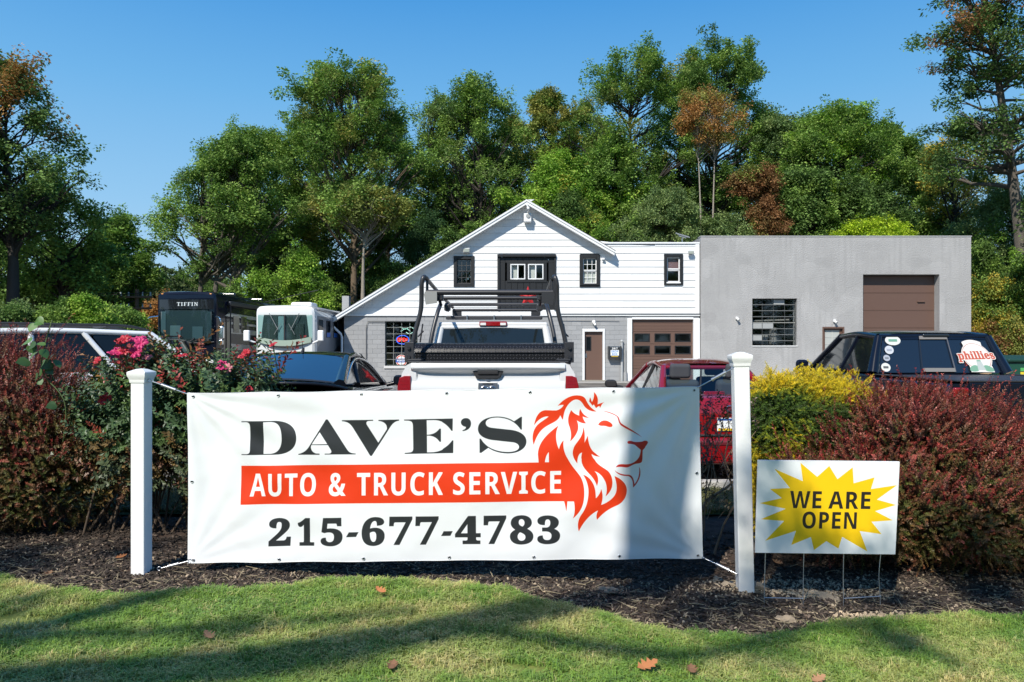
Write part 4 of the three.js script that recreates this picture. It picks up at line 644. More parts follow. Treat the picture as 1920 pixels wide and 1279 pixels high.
// greenhouse corners: rear glass base and head, windscreen head and base (z, y, half width)
function cabin(t, P, o) {
  const { rb, rt, ft, fb } = o, E = (p, s) => [s * p[2], p[1], p[0]], G = o.glass ?? TINT;
  const faces = { rear: [E(rb, -1), E(rb, 1), E(rt, 1), E(rt, -1)], front: [E(fb, 1), E(fb, -1), E(ft, -1), E(ft, 1)], right: [E(rb, 1), E(fb, 1), E(ft, 1), E(rt, 1)], left: [E(fb, -1), E(rb, -1), E(rt, -1), E(ft, -1)] };
  const pr = o.pillar ?? .045, n = 14, c = o.crown ?? .035;
  const roof = grid(14, n, (u, v) => { const z = lerp(rt[0], ft[0], v), w = lerp(rt[2], ft[2], v) + pr * .5, x = (u * 2 - 1) * w, y = lerp(rt[1], ft[1], v) + c * (1 - (2 * u - 1) ** 4) * 1 + (o.arch ?? .05) * Math.sin(Math.PI * v) + .004; return [x, y, z]; });
  const roofIn = roof.clone().translate(0, -.03, 0);
  part('roof', [toCreasedNormals(roof, .8), roofIn, ...[-1, 1].map((s) => pipe([E(rt, s), [s * (lerp(rt[2], ft[2], .5) + .01), lerp(rt[1], ft[1], .5) + (o.arch ?? .05) * .9, (rt[0] + ft[0]) / 2], E(ft, s)], pr * .8, 8)), rod(E(rt, -1), E(rt, 1), pr * .7), rod(E(ft, -1), E(ft, 1), pr * .7)], P, t);
  for (const s of [-1, 1]) {
    part('pillar', [rod(E(rb, s), E(rt, s), pr * 1.5, pr)], o.pillarMat ?? P, t); part('pillar', [rod(E(fb, s), E(ft, s), pr, pr)], P, t);
    for (const k of o.posts ?? [.5]) { const a = V(...E(rb, s)).lerp(V(...E(fb, s)), k), b = V(...E(rt, s)).lerp(V(...E(ft, s)), lerp(.5, k, .85)); b.y += (o.arch ?? .05) * .8; part('pillar', [rod(a.toArray(), b.toArray(), pr * .8)], o.postMat ?? PLASTIC, t); }
  }
  part('rear_window', pane(faces.rear, .015, .985, .01, .985, .012, o.bulge ?? .03, .12), o.rearGlass ?? G, t);
  part('windscreen', pane(faces.front, .015, .985, .01, .985, .012, .05, .1), o.frontGlass ?? G, t);
  const ks = [0, ...(o.posts ?? [.5]), 1];
  for (const side of ['right', 'left']) for (let i = 0; i < ks.length - 1; i++) { const [a, b] = side === 'right' ? [ks[i], ks[i + 1]] : [1 - ks[i + 1], 1 - ks[i]]; part('side_window', pane(faces[side], a + .015, b - .015, .03, .97, .006, .012, .12), G, t); }
  if (o.inside) {
    part('cabin_floor', [span(-rb[2], rb[2], rb[1] - .3, rb[1] - .26, fb[0], rb[0])], TRIMIN, t);
    for (const [z, xs] of o.inside) for (const x of xs) { const s = part('seat', [rbox(.5, .62, .16, .06, x, rb[1] - .1, z, .15)], SEAT, t); part('headrest', [rbox(.27, .19, .1, .045, x, rb[1] + .32, z + .06, .1)], SEAT, s); }
    part('dashboard', [rbox(rb[2] * 1.9, .2, .35, .06, 0, fb[1] - .02, fb[0] + .35)], TRIMIN, t); part('parcel_shelf', [rbox(rb[2] * 1.9, .04, .5, .02, 0, rb[1] - .02, rb[0] - .2)], TRIMIN, t); part('steering_wheel', [new THREE.TorusGeometry(.17, .016, 8, 20).rotateX(-.4).translate(-.36, fb[1] + .03, fb[0] + .65)], PLASTIC, t); part('mirror', [rbox(.24, .06, .03, .02, 0, ft[1] - .1, ft[0] - .1)], PLASTIC, t);
  }
}
function mirrorPod(t, s, x, y, z, P, w = .2, h = .16) { part('door_mirror', [rbox(w, h, .12, .06, s * (x + w * .75), y + .05, z, 0, s * .1), rod([s * (x - .04), y - .02, z], [s * (x + w * .5), y + .02, z], .03), rbox(w * .8, h * .75, .02, .008, s * (x + w * .75), y + .05, z + .06)], P, t); }

{ // ---- white pickup with ladder rack
  const t = thing('pickup_truck', 'white pickup with a black ladder rack and tool box, backed up to the banner', 'pickup truck', [-.265, 0, -8.3]);
  const W = paint(.70, .71, .72), y0 = .55;
  part('bed_floor', [span(-.82, .82, .85, .9, -2.0, -.06)], PLASTIC, t);
  for (const s of [-1, 1]) {
    const side = grid(14, 24, (u, v) => { const z = -2.03 * u, w = lerp(.99, 1.012, sm(0, .1, u)), prof = [[w, y0], [w, .9], [w - .004, 1.12], [w - .03, 1.3], [w - .085, 1.395], [w - .14, 1.42], [w - .2, 1.42], [w - .2, .9]], k = v * 7, i = Math.min(6, k | 0), f = k - i; return [s * lerp(prof[i][0], prof[i + 1][0], f), lerp(prof[i][1], prof[i + 1][1], f), z]; });
    const end = extrude([[.80, y0], [.99, y0], [.99, .9], [.986, 1.12], [.96, 1.3], [.905, 1.395], [.85, 1.42], [.80, 1.42]], .012).translate(0, 0, -.012); 
    part('bed_side', [toCreasedNormals(side, .5), s < 0 ? mir(end) : end], W, t);
    part('rail_cap', [rspan(s > 0 ? .79 : -.9, s > 0 ? .9 : -.79, 1.42, 1.437, -2.0, -.02, .008)], PLASTIC, t);
    const tl = part('tail_light', [extrude([[.865, .88], [.995, .88], [.997, 1.16], [.975, 1.25], [.93, 1.268], [.868, 1.268]], .05, [], .008).translate(0, 0, -.03)].map((g2) => (s < 0 ? mir(g2) : g2)), REDLENS, t);
    part('reverse_lens', [rspan(s > 0 ? .88 : -.97, s > 0 ? .97 : -.88, 1.0, 1.07, .02, .034, .01)], CLEARL, tl); part('lens_rib', [1.1, 1.14, 1.18, 1.22].map((y) => span(s > 0 ? .875 : -.975, s > 0 ? .975 : -.875, y, y + .006, .026, .031)), REDLENS, tl);
    wheel(t, s * .86, .4, -1.0, .4, .27); wheel(t, s * .86, .4, -4.55, .4, .27);
  }
  const tg = grid(30, 48, (u, v) => { const x = lerp(-.855, .855, u), y = lerp(.66, 1.418, v), e = Math.abs(2 * u - 1), y1 = 1.375 - .015 * e ** 3, y2 = 1.285 + .03 * e ** 3, z = .085 * sm(y2, y1, y) * (1 - .35 * sm(y1, 1.418, y)) * (1 - .5 * e ** 8) + .03 * sm(y2 - .02, 1.12, y) * sm(.62, .8, y); return [x, y, z - .012]; });
  part('tailgate', [tg, span(-.855, .855, .66, 1.41, -.06, -.03)], W, t); part('tailgate_cap', [rspan(-.855, .855, 1.416, 1.438, -.07, .002, .01)], PLASTIC, t);
  part('tailgate_handle', [extrude([[-.158, 1.352], [.158, 1.352], [.165, 1.33], [.13, 1.262], [.1, 1.25], [-.1, 1.25], [-.13, 1.262], [-.165, 1.33]], .02, [], .008).translate(0, 0, .0), rbox(.23, .05, .03, .012, 0, 1.315, .03)], PLASTIC, t);
  part('keyhole', [rod([.0, 1.222, .0], [.0, 1.222, .036], .018, .018, 14)], STEEL, t);
  const em = part('emblem', [extrude([[-.1, 1.2], [.1, 1.2], [.105, 1.14], [.06, 1.06], [0, 1.03], [-.06, 1.06], [-.105, 1.14]], .012, [], .006).translate(0, 0, .03)], std(.5, .5, .5, .35, 1), t); part('emblem_horn', [new THREE.TorusGeometry(.034, .013, 8, 16, 4.4).rotateZ(.6).translate(.045, 1.12, .05), new THREE.TorusGeometry(.034, .013, 8, 16, 4.4).rotateZ(-1.1).translate(-.045, 1.12, .05), rbox(.03, .1, .02, .01, 0, 1.1, .05)], std(.5, .5, .52, .15, 1), em);
  part('lettering', [extrude([[-.06, 1.182], [.06, 1.182], [.06, 1.196], [-.06, 1.196]], .003).translate(0, 0, .05)], PLASTIC, em);
  part('bumper', [rspan(-1.0, 1.0, .42, .64, -.02, .2, .04)], CHROME, t); part('licence_plate', [rspan(-.15, .15, .48, .63, .2, .21, .005)], std(.8, .8, .75, .5), t);
  // cab
  const cab = loft([station(-2.1, .98, .5, 1.32, 1.34), station(-2.5, 1.0, .45, 1.32, 1.36), station(-4.3, 1.0, .45, 1.32, 1.36), station(-4.6, 1.0, .5, 1.3, 1.34), station(-5.6, .98, .5, 1.22, 1.28), station(-5.95, .9, .55, 1.1, 1.15)]);
  part('cab_body', cab, W, t);
  cabin(t, W, { rb: [-2.12, 1.35, .83], rt: [-2.24, 1.87, .735], ft: [-3.55, 1.87, .72], fb: [-4.35, 1.33, .84], posts: [.42], crown: .07, arch: .02, pillar: .05, bulge: .02, pillarMat: W, glass: TINT, rearGlass: std(.012, .017, .02, .03, 0, { clearcoat: .4, clearcoatRoughness: .02 }) });
  part('roof_lip', [rspan(-.77, .77, 1.86, 1.945, -2.3, -2.215, .03)], W, t);
  const bl = part('brake_lamp', [rspan(-.195, .195, 1.885, 1.955, -2.23, -2.185, .015)], REDLENS, t); for (const s of [-1, 1]) part('cargo_lamp', [rspan(s * .14 - .04, s * .14 + .04, 1.897, 1.935, -2.19, -2.178, .006)], CLEARL, bl);
  for (const s of [-1, 1]) mirrorPod(t, s, 1.0, 1.38, -4.1, PLASTIC, .2, .3);
  // tool box with tread plate
  const tread = field(256, 256, (x, y) => { const u = x * 12, v = y * 12, i = Math.floor(u), j = Math.floor(v), fx = u - i - .5, fy = v - j - .5, a = (i + j) % 2 ? .785 : -.785, p = fx * Math.cos(a) + fy * Math.sin(a), q = -fx * Math.sin(a) + fy * Math.cos(a); return sm(1, .7, Math.hypot(p / .42, q / .13)); });
  tread.wrapS = tread.wrapT = THREE.RepeatWrapping;
  const treadC = field(256, 256, (x, y) => { const u = x * 12, v = y * 12, i = Math.floor(u), j = Math.floor(v), fx = u - i - .5, fy = v - j - .5, a = (i + j) % 2 ? .785 : -.785, p = fx * Math.cos(a) + fy * Math.sin(a), q = -fx * Math.sin(a) + fy * Math.cos(a), k = sm(1, .7, Math.hypot(p / .42, q / .13)); return [.13 + .26 * k, .13 + .26 * k, .14 + .27 * k]; }, true); treadC.wrapS = treadC.wrapT = THREE.RepeatWrapping;
  const TREAD = std(.9, .9, .92, .34, .3, { map: rep(treadC, 2.2, 2.2), bumpMap: rep(tread, 2.2, 2.2), bumpScale: .014 });
  const bxx = part('tool_box', [rspan(-.895, .895, 1.36, 1.53, -1.05, -.6, .006), rspan(-.7, .7, 1.1, 1.36, -1.05, -.62, .01)], TREAD, t, 'black tread plate tool box across the bed');
  part('lid', [extrude([[-.58, 1.532], [-.6, 1.575], [-.66, 1.632], [-.8, 1.645], [-1.06, 1.645], [-1.06, 1.532]].map(([z, y]) => [z, y]), 1.8).rotateY(-Math.PI / 2).translate(.9, 0, 0)].map((g2) => g2), TREAD, bxx);
  // ladder rack
  const rk = new THREE.Group(); rk.name = 'ladder_rack'; t.add(rk); rk.userData.label = 'black tubular ladder rack';
  const r = .03, part2 = (n, g) => part(n, g, RACK, rk);
  for (const s of [-1, 1]) {
    part2('rack_upright', [pipe([[s * .915, 1.5, -.42], [s * .87, 1.75, -.42], [s * .8, 2.03, -.42], [s * .79, 2.2, -.41], [s * .785, 2.34, -.39], [s * .765, 2.41, -.4], [s * .742, 2.4, -.5]], r * .92, 10, true, 48)]);
    part2('rack_upright', [pipe([[s * .885, 1.5, -2.02], [s * .84, 1.8, -2.08], [s * .775, 2.1, -2.2], [s * .755, 2.2, -2.35]], r, 10)]);
    part2('side_rail', [pipe([[s * .742, 2.4, -.5], [s * .745, 2.33, -2.3], [s * .748, 2.27, -4.45]], r * .8, 10)]);
    part2('rack_brace', [rod([s * .735, 2.38, -.5], [s * .735, 2.24, -.5], .016)]);
    const gp = part2('gusset_plate', [flipIf(extrude([[0, 0], [.13, -.02], [.15, .09], [.14, .13], [0, .13]], .012), s).translate(s * .61, 2.11, -.41)]); if (s < 0) gp.material = std(.34, .34, .33, .5, .5);
    part2('gusset_plate', [flipIf(extrude([[0, 0], [.1, -.04], [.16, .02], [.16, .1], [0, .1]], .012), s).translate(s * .59, 2.12, -4.4)]);
    const bp = part2('foot_plate', [rbox(.11, .24, .016, .012, s * .93, 1.535, -.385), rbox(.16, .02, .2, .006, s * .86, 1.447, -.42)]); for (const y of [1.48, 1.585]) part('bolt', [rod([s * .935, y, -.378], [s * .935, y, -.352], .021, .021, 6)], std(.1, .1, .11, .3, .8), rk);
    part2('foot_plate', [rbox(.12, .12, .016, .01, s * .89, 1.5, -2.0), rbox(.16, .02, .2, .006, s * .86, 1.447, -2.03)]);
    part2('clamp', [rbox(.1, .09, .12, .02, s * .62, 2.2, -.8), rod([s * .6, 2.1, -.8], [s * .63, 2.24, -.72], .018)]); part2('clamp', [rbox(.09, .1, .1, .02, s * .66, 2.16, -2.4), rod([s * .66, 2.1, -2.38], [s * .64, 2.2, -2.38], .025)]);
    part2('tie_hook', [rod([s * .99, 1.92, -2.2], [s * 1.03, 1.66, -2.22], .011), rod([s * .98, 1.82, -2.2], [s * 1.06, 1.74, -2.22], .011)]);
  }
  for (const [y, z] of [[2.235, -.45], [2.24, -1.55], [2.235, -2.95], [2.22, -4.4]]) part2('cross_bar', [rod([-.745, y, z], [.745, y, z], r * (z > -1 ? 1.1 : .85), undefined, 10)]);
  const lb = part2('light_bar', [rspan(-.72, .72, 2.0, 2.06, -2.9, -2.8, .02)]); for (const x of [-.4, 0, .4]) part('bracket', [rbox(.02, .07, .12, .005, x, 2.03, -2.79)], STEEL, rk);
}
{ // ---- black coupe
  const t = thing('coupe_car', 'glossy black coupe with a rear spoiler between the rose bush and the white pickup', 'car', [-2.75, 0, -7.95], 0);
  const K = paint(.006, .0075, .012, .2);
  part('body', loft([station(0, .8, .35, .85, .98, .06), station(-.12, .9, .28, .98, 1.12, .08), station(-.4, .95, .2, 1.0, 1.15, .1), station(-1.05, .97, .18, 1.02, 1.15, .14), station(-1.6, .97, .18, 1.02, 1.1, .14), station(-3.0, .955, .18, 1.0, 1.05, .12), station(-3.6, .96, .2, .98, 1.02, .1), station(-4.5, .95, .2, .9, .95, .08), station(-4.95, .85, .3, .75, .82, .08)], 1.1), K, t);
  const DG = std(.008, .016, .035, .03, 0, { clearcoat: 1, clearcoatRoughness: .01 });
  cabin(t, K, { rb: [-.72, 1.15, .75], rt: [-1.75, 1.45, .60], ft: [-2.65, 1.46, .58], fb: [-3.5, 1.04, .78], posts: [.34], crown: .045, arch: .03, pillar: .05, bulge: .05, glass: TINT, rearGlass: DG });
  const sp = grid(30, 8, (u, v) => { const x = (u * 2 - 1) * .97, e = Math.abs(2 * u - 1); return [x, 1.15 + .075 * v - .07 * e ** 5 + .012 * Math.sin(v * 3.1), -.42 + .44 * v - .14 * e ** 4]; });
  part('spoiler', [sp, sp.clone().translate(0, -.03, -.01), pipe([...Array(21)].map((_, i) => { const u = i / 20, e = Math.abs(2 * u - 1); return [(u * 2 - 1) * .97, 1.21 - .07 * e ** 5, .02 - .14 * e ** 4]; }), .018, 8, true, 60)], K, t);
  part('defroster_trim', [pane([[-.75, 1.15, -.72], [.75, 1.15, -.72], [.6, 1.45, -1.75], [-.6, 1.45, -1.75]], 0, 1, 0, .05, .02, .05, .5)], PLASTIC, t);
  part('antenna', [extrude([[0, 0], [-.12, 0], [-.02, .07], [.01, .07]], .022).rotateY(Math.PI / 2).translate(-.01, 1.515, -1.9), rod([0, 1.55, -1.86], [0, 1.66, -1.84], .004)], PLASTIC, t);
  for (const s of [-1, 1]) { mirrorPod(t, s, .95, 1.06, -3.0, K, .24, .15); wheel(t, s * .84, .35, -1.0, .35, .26); wheel(t, s * .84, .35, -4.0, .35, .26); part('tail_light', [rspan(s > 0 ? .3 : -.85, s > 0 ? .85 : -.3, .86, .95, -.06, .02, .02)], REDLENS, t); }
  const badge = canvasTex(256, 128, (c) => { c.fillStyle = '#0b0b0d'; c.fillRect(0, 0, 256, 128); c.fillStyle = '#d8d8d8'; c.font = 'bold italic 70px sans-serif'; c.fillText('392', 20, 90); c.fillStyle = '#c4142c'; c.fillRect(170, 40, 46, 50); });
  part('badge', new THREE.PlaneGeometry(.3, .14).rotateY(Math.PI / 2).translate(.972, .97, -1.35), std(1, 1, 1, .3, 0, { map: badge }), t);
  part('window_trim', [pipe([[.77, 1.17, -.95], [.68, 1.4, -1.75], [.66, 1.44, -2.2], [.7, 1.32, -2.95], [.8, 1.07, -3.4]], .014, 6)], CHROME, t);
}
{ // ---- red sedan
  const t = thing('sedan_car', 'red sedan parked behind the sign post and the twiggy bush', 'car', [2.53, 0, -8.65], 0);
  const P = paint(.23, .005, .008, .25);
  part('body', loft([station(0, .74, .42, .8, .86, .05), station(-.07, .82, .3, .86, .97, .06), station(-.3, .85, .24, .9, 1.0, .08), station(-.7, .86, .22, .92, .99, .1), station(-1.2, .86, .22, .92, .98, .1), station(-3.2, .86, .22, .92, .96, .1), station(-3.8, .84, .25, .82, .88, .1), station(-4.3, .72, .32, .66, .72, .08)], .9), P, t);
  part('bumper', [rspan(-.8, .8, .24, .56, -.1, .09, .06)], P, t); part('bumper_strip', [rspan(-.78, .78, .46, .52, .06, .1, .02)], std(.12, .008, .014, .5), t); part('bumper_shadow_gap', [rspan(-.76, .76, .565, .585, -.05, .06, .008)], PLASTIC, t);
  cabin(t, P, { rb: [-.62, .965, .67], rt: [-1.22, 1.325, .53], ft: [-2.35, 1.335, .52], fb: [-3.2, .96, .69], posts: [.5], crown: .05, arch: .05, pillar: .04, bulge: .03, glass: CARGLASS, rearGlass: CARGLASS, frontGlass: CARGLASS, inside: [[-1.05, [-.36, .36]], [-2.1, [-.36, .36]]] });
  part('brake_lamp', [rspan(-.13, .13, 1.0, 1.04, -.72, -.68, .01)], REDLENS, t);
  part('rear_wiper', [rod([-.2, .99, -.6], [-.08, 1.3, -1.02], .014, .01)], PLASTIC, t);
  for (const s of [-1, 1]) { mirrorPod(t, s, .86, .98, -2.9, PLASTIC, .19, .12); wheel(t, s * .76, .31, -.85, .31, .2); wheel(t, s * .76, .31, -3.5, .31, .2); const tl = part('tail_light', [rspan(s > 0 ? .58 : -.83, s > 0 ? .83 : -.58, .68, .88, -.08, .03, .03)], REDLENS, t); part('reverse_lens', [rspan(s > 0 ? .6 : -.7, s > 0 ? .7 : -.6, .7, .76, .03, .038, .008)], CLEARL, tl); }
  const plate = canvasTex(240, 120, (c) => { c.fillStyle = '#e9eaea'; c.fillRect(0, 0, 240, 120); c.fillStyle = '#28549a'; c.fillRect(0, 0, 240, 22); c.fillStyle = '#e8c02a'; c.fillRect(0, 98, 240, 22); c.fillStyle = '#1e2c50'; c.fillRect(170, 38, 12, 46); c.fillRect(190, 38, 12, 46); c.fillRect(208, 38, 12, 46); });
  part('licence_plate', [rspan(-.155, .155, .62, .775, .0, .012, .004)], std(.8, .8, .8, .4), t); part('plate_print', new THREE.PlaneGeometry(.29, .14).translate(0, .698, .0165), std(1, 1, 1, .45, 0, { map: plate }), t);
  part('emblem', [new THREE.TorusGeometry(.035, .008, 8, 20).scale(1.5, 1, 1).translate(.0, .88, .012), rbox(.15, .02, .01, .004, .3, .86, -.002)], CHROME, t);
}
{ // ---- dark blue-black pickup
  const t = thing('pickup_truck', 'dark blue pickup with stickers on its rear window behind the red barberry', 'pickup truck', [5.72, 0, -8.0], -.03);
  const D = paint(.005, .008, .018, .22);
  for (const s of [-1, 1]) {
    const side = grid(14, 24, (u, v) => { const z = -2.02 * u, w = lerp(.97, 1.0, sm(0, .1, u)), prof = [[w, .5], [w, .85], [w - .01, 1.05], [w - .04, 1.17], [w - .08, 1.2], [w - .14, 1.22], [w - .17, 1.22], [w - .17, .8]], k = v * 7, i = Math.min(6, k | 0), f = k - i; return [s * lerp(prof[i][0], prof[i + 1][0], f), lerp(prof[i][1], prof[i + 1][1], f), z]; });
    part('bed_side', [toCreasedNormals(side, .5), span(s > 0 ? .8 : -.97, s > 0 ? .97 : -.8, .5, 1.2, -.04, 0)], D, t); part('rail_cap', [rspan(s > 0 ? .8 : -.93, s > 0 ? .93 : -.8, 1.22, 1.235, -2, -.01, .006)], PLASTIC, t);
    part('tail_light', [rspan(s > 0 ? .82 : -.98, s > 0 ? .98 : -.82, .78, 1.16, -.02, .03, .02)], REDLENS, t); wheel(t, s * .84, .38, -.95, .38, .26); wheel(t, s * .84, .38, -4.6, .38, .26); mirrorPod(t, s, .98, 1.24, -4.1, D, .2, .2);
  }
  part('tailgate', [rspan(-.81, .81, .6, 1.215, -.06, .012, .012)], D, t); part('tailgate_cap', [rspan(-.81, .81, 1.215, 1.235, -.06, .014, .006)], PLASTIC, t); part('bed_cover', [rspan(-.82, .82, 1.2, 1.222, -2, -.07, .008)], std(.03, .033, .045, .5), t);
  part('bumper', [rspan(-.97, .97, .4, .58, -.02, .16, .04)], PLASTIC, t); part('tailgate_handle', [rspan(-.12, .12, 1.05, 1.12, .0, .03, .01)], PLASTIC, t);
  part('cab_body', loft([station(-2.08, .97, .45, 1.2, 1.22), station(-2.5, .985, .42, 1.2, 1.23), station(-4.4, .985, .42, 1.2, 1.23), station(-4.7, .98, .45, 1.18, 1.22), station(-5.5, .95, .5, 1.1, 1.14), station(-5.85, .85, .55, .98, 1.03)]), D, t);
  const rb = [-2.1, 1.235, .89], rt = [-2.28, 1.735, .735];
  cabin(t, D, { rb, rt, ft: [-3.55, 1.75, .72], fb: [-4.5, 1.21, .86], posts: [.46], crown: .05, arch: .04, pillar: .055, bulge: .015, glass: TINT, rearGlass: std(.01, .015, .025, .03, 0, { clearcoat: 1, clearcoatRoughness: .02 }), postMat: D });
  const F = [[-rb[2], rb[1], rb[0]], [rb[2], rb[1], rb[0]], [rt[2], rt[1], rt[0]], [-rt[2], rt[1], rt[0]]];
  part('window_surround', [pane(F, .0, 1, .9, 1.05, .02, .015, .1)], D, t); part('brake_lamp', [rbox(.36, .05, .05, .02, .02, rt[1] + .015, rt[0] + .04)], std(.02, .025, .03, .15), t);
  part('sliding_rail', [pane(F, .36, .61, .9, .99, .034, .015, .02)], std(.2, .19, .18, .4), t); part('sliding_rail', [pane(F, .37, .61, .02, .12, .034, .015, .02)], std(.2, .19, .18, .4), t); part('divider', [pane(F, .605, .615, .02, .98, .033, .015, .02)], std(.1, .1, .11, .4), t); part('divider', [pane(F, .36, .366, .1, .9, .032, .015, .02)], std(.015, .015, .017, .4), t);
  const seal = canvasTex(512, 512, (c) => {                        // round ball club decal: ring, script, bell
    c.clearRect(0, 0, 512, 512); c.fillStyle = '#d9d6d2'; c.beginPath(); c.arc(262, 262, 196, 0, 7); c.fill(); c.beginPath(); c.moveTo(120, 60); c.quadraticCurveTo(256, -10, 400, 60); c.lineTo(390, 130); c.lineTo(130, 130); c.fill(); c.fillRect(120, 400, 290, 100);
    c.strokeStyle = '#a86a60'; c.lineWidth = 6; c.beginPath(); c.arc(262, 262, 182, 0, 7); c.stroke(); c.strokeStyle = '#b9b2ae'; c.lineWidth = 3; for (let k = 0; k < 9; k++) { c.beginPath(); c.moveTo(150 + k * 28, 70 - 8 * Math.sin(k * .4)); c.lineTo(166 + k * 28, 66 - 8 * Math.sin(k * .4)); c.stroke(); }
    c.fillStyle = '#6f9c86'; c.beginPath(); c.ellipse(175, 440, 66, 46, -.4, 0, 7); c.ellipse(350, 440, 66, 46, .4, 0, 7); c.fill(); c.fillStyle = '#aab4b2'; c.beginPath(); c.moveTo(228, 350); c.quadraticCurveTo(262, 320, 296, 350); c.lineTo(312, 460); c.lineTo(212, 460); c.fill(); c.fillStyle = '#7aa18e'; c.beginPath(); c.arc(262, 345, 30, Math.PI, 0); c.fill();
    c.strokeStyle = '#d9d6d2'; c.lineWidth = 26; c.lineJoin = 'round'; c.font = 'bold 150px serif'; c.fillStyle = '#b4513e'; c.save(); c.translate(6, 320); c.transform(1, -.03, 0, 1, 0, 0); c.scale(500 / c.measureText('phillies').width, 1.0); c.strokeText('phillies', 0, 0); c.fillText('phillies', 0, 0); c.strokeStyle = '#b4513e'; c.lineWidth = 9; c.strokeText('phillies', 0, 0); c.restore();
  });
  const dec = pane(F, .655, .965, .0, .93, .036, .015, .001), db = std(1, 1, 1, .6, 0, { map: seal, alphaTest: .5 }); part('decal', dec, db, t, 'round ball club decal');
  const disc = (u, v, r, col, ink, n) => { const p = V(...F[0]).lerp(V(...F[1]), u).lerp(V(...F[3]).lerp(V(...F[2]), u), v); const m = part('decal', [new THREE.CircleGeometry(r, 24).scale(n ?? 1, 1, 1)], col, t); m.position.copy(p); m.position.z += .035; m.rotation.x = -.33; part('decal_print', [rbox(r * 1.1 * (n ?? 1), r * .5, .002, .001, 0, 0, .002)], ink, m); };
  const pw = std(.6, .62, .6, .6), pg = std(.12, .3, .22, .6), pk = std(.08, .09, .1, .6);
  disc(.125, .9, .07, pw, pg, 1.5); disc(.1, .64, .06, std(.5, .53, .58, .6), std(.3, .33, .4, .6)); disc(.085, .42, .045, std(.35, .38, .45, .6), std(.15, .17, .2, .6)); disc(.085, .17, .062, pw, pk);
  const m = part('decal', [new THREE.CircleGeometry(.062, 24)], std(.75, .78, .8, .6), t); m.position.set(.66, 1.0, .016); part('decal_print', [new THREE.TorusGeometry(.03, .009, 8, 16, 4.6).rotateZ(.8).translate(-.01, 0, .002)], pk, m);
}
function suv(label, pos, yaw, P) {
  const t = thing('sport_utility_car', label, 'car', pos, yaw);
  part('body', loft([station(0, .9, .5, 1.12, 1.16), station(-.08, .98, .4, 1.18, 1.22), station(-.5, 1.0, .35, 1.2, 1.24), station(-3.4, 1.0, .35, 1.2, 1.24), station(-3.7, 1.0, .35, 1.16, 1.22), station(-4.9, .96, .4, 1.06, 1.12), station(-5.2, .86, .5, .9, .96)]), P, t);
  cabin(t, P, { rb: [-.12, 1.22, .92], rt: [-.42, 1.8, .78], ft: [-3.0, 1.8, .76], fb: [-3.75, 1.22, .9], posts: [.36, .66], crown: .05, arch: .04, pillar: .055, glass: TINT, postMat: P });
  for (const s of [-1, 1]) { part('roof_rail', [pipe([[s * .7, 1.84, -.5], [s * .7, 1.915, -.75], [s * .69, 1.93, -1.8], [s * .68, 1.915, -2.75], [s * .68, 1.85, -3.0]], .022, 8), rod([s * .7, 1.83, -1.7], [s * .7, 1.92, -1.7], .02)], PLASTIC, t); mirrorPod(t, s, 1.0, 1.28, -3.35, P, .2, .2); part('tail_light', [rspan(s > 0 ? .84 : -.99, s > 0 ? .99 : -.84, .85, 1.25, -.15, -.01, .03)], REDLENS, t); wheel(t, s * .86, .38, -1.0, .38, .26); wheel(t, s * .86, .38, -4.1, .38, .26); part('belt_moulding', [rod([s * .955, 1.225, -.2], [s * .955, 1.225, -3.6], .012)], PLASTIC, t); }
  for (const z of [-.95, -2.4]) part('roof_bar', [rod([-.69, 1.925, z], [.69, 1.925, z], .018)], PLASTIC, t);
  part('hood_vent', [rbox(1.5, .02, .08, .01, 0, 1.2, -3.85)], PLASTIC, t); return t;
}
suv('white sport utility car with a black roof rack behind the barberry and roses', [-8.63, 0, -10.7], -.93, paint(.84, .85, .86));
suv('dark grey utility car parked in front of the dark motorhome', [-11.3, 0, -22], .15, paint(.05, .055, .065));
function motorhome(o) {
  const t = thing('motorhome', o.label, 'motorhome', o.pos, o.yaw ?? 0), { W, H, L, P, P2 } = o, hw = W / 2, y0 = .45;
  const prof = (w, h, k) => [[0, y0 * k + .0], [w * .92, y0 * k], [w, y0 * k + .1], [w, h - .25], [w - .03, h - .1], [w - .14, h - .01], [w - .4, h + .02], [0, h + .04]];
  part('shell', loft([{ z: 0.0, pts: prof(hw - .1, H - .12, 1.1) }, { z: -.06, pts: prof(hw - .02, H - .03, 1) }, { z: -.25, pts: prof(hw, H, 1) }, { z: -L, pts: prof(hw, H, 1) }], .5), P, t);
  const wy0 = o.glass[0], wy1 = o.glass[1];
  const sc = grid(24, 14, (u, v) => { const k = 2 * u - 1, q = Math.min(v, 1 - v) < .06 ? .02 : 0; return [k * (hw - .09 - q), lerp(wy0, wy1, v) - (o.dip ?? 0) * (1 - k * k) * (1 - v), .09 - .085 * k ** 4 + .02 * (1 - v)]; });
  part('cab_interior', [sc.clone().scale(1.02, 1, 1).translate(0, 0, -.06)], std(.035, .05, .055, .8), t);
  part('windscreen', sc, o.screen, t);
  if (o.mullion) part('mullion', [rspan(-.03, .03, wy0 - (o.dip ?? 0), wy1, .07, .115, .01)], PLASTIC, t);
  part('screen_seal', [pipe([[-hw + .08, wy0, .02], [-hw * .5, wy0 - (o.dip ?? 0) * .75, .1], [0, wy0 - (o.dip ?? 0), .12], [hw * .5, wy0 - (o.dip ?? 0) * .75, .1], [hw - .08, wy0, .02]], .03, 6)], PLASTIC, t);
  o.details(t, hw);
  for (const s of [-1, 1]) { wheel(t, s * (hw - .16), .48, -1.9, .48, .28); wheel(t, s * (hw - .16), .48, -L + 3, .48, .3); }
  return t;
}
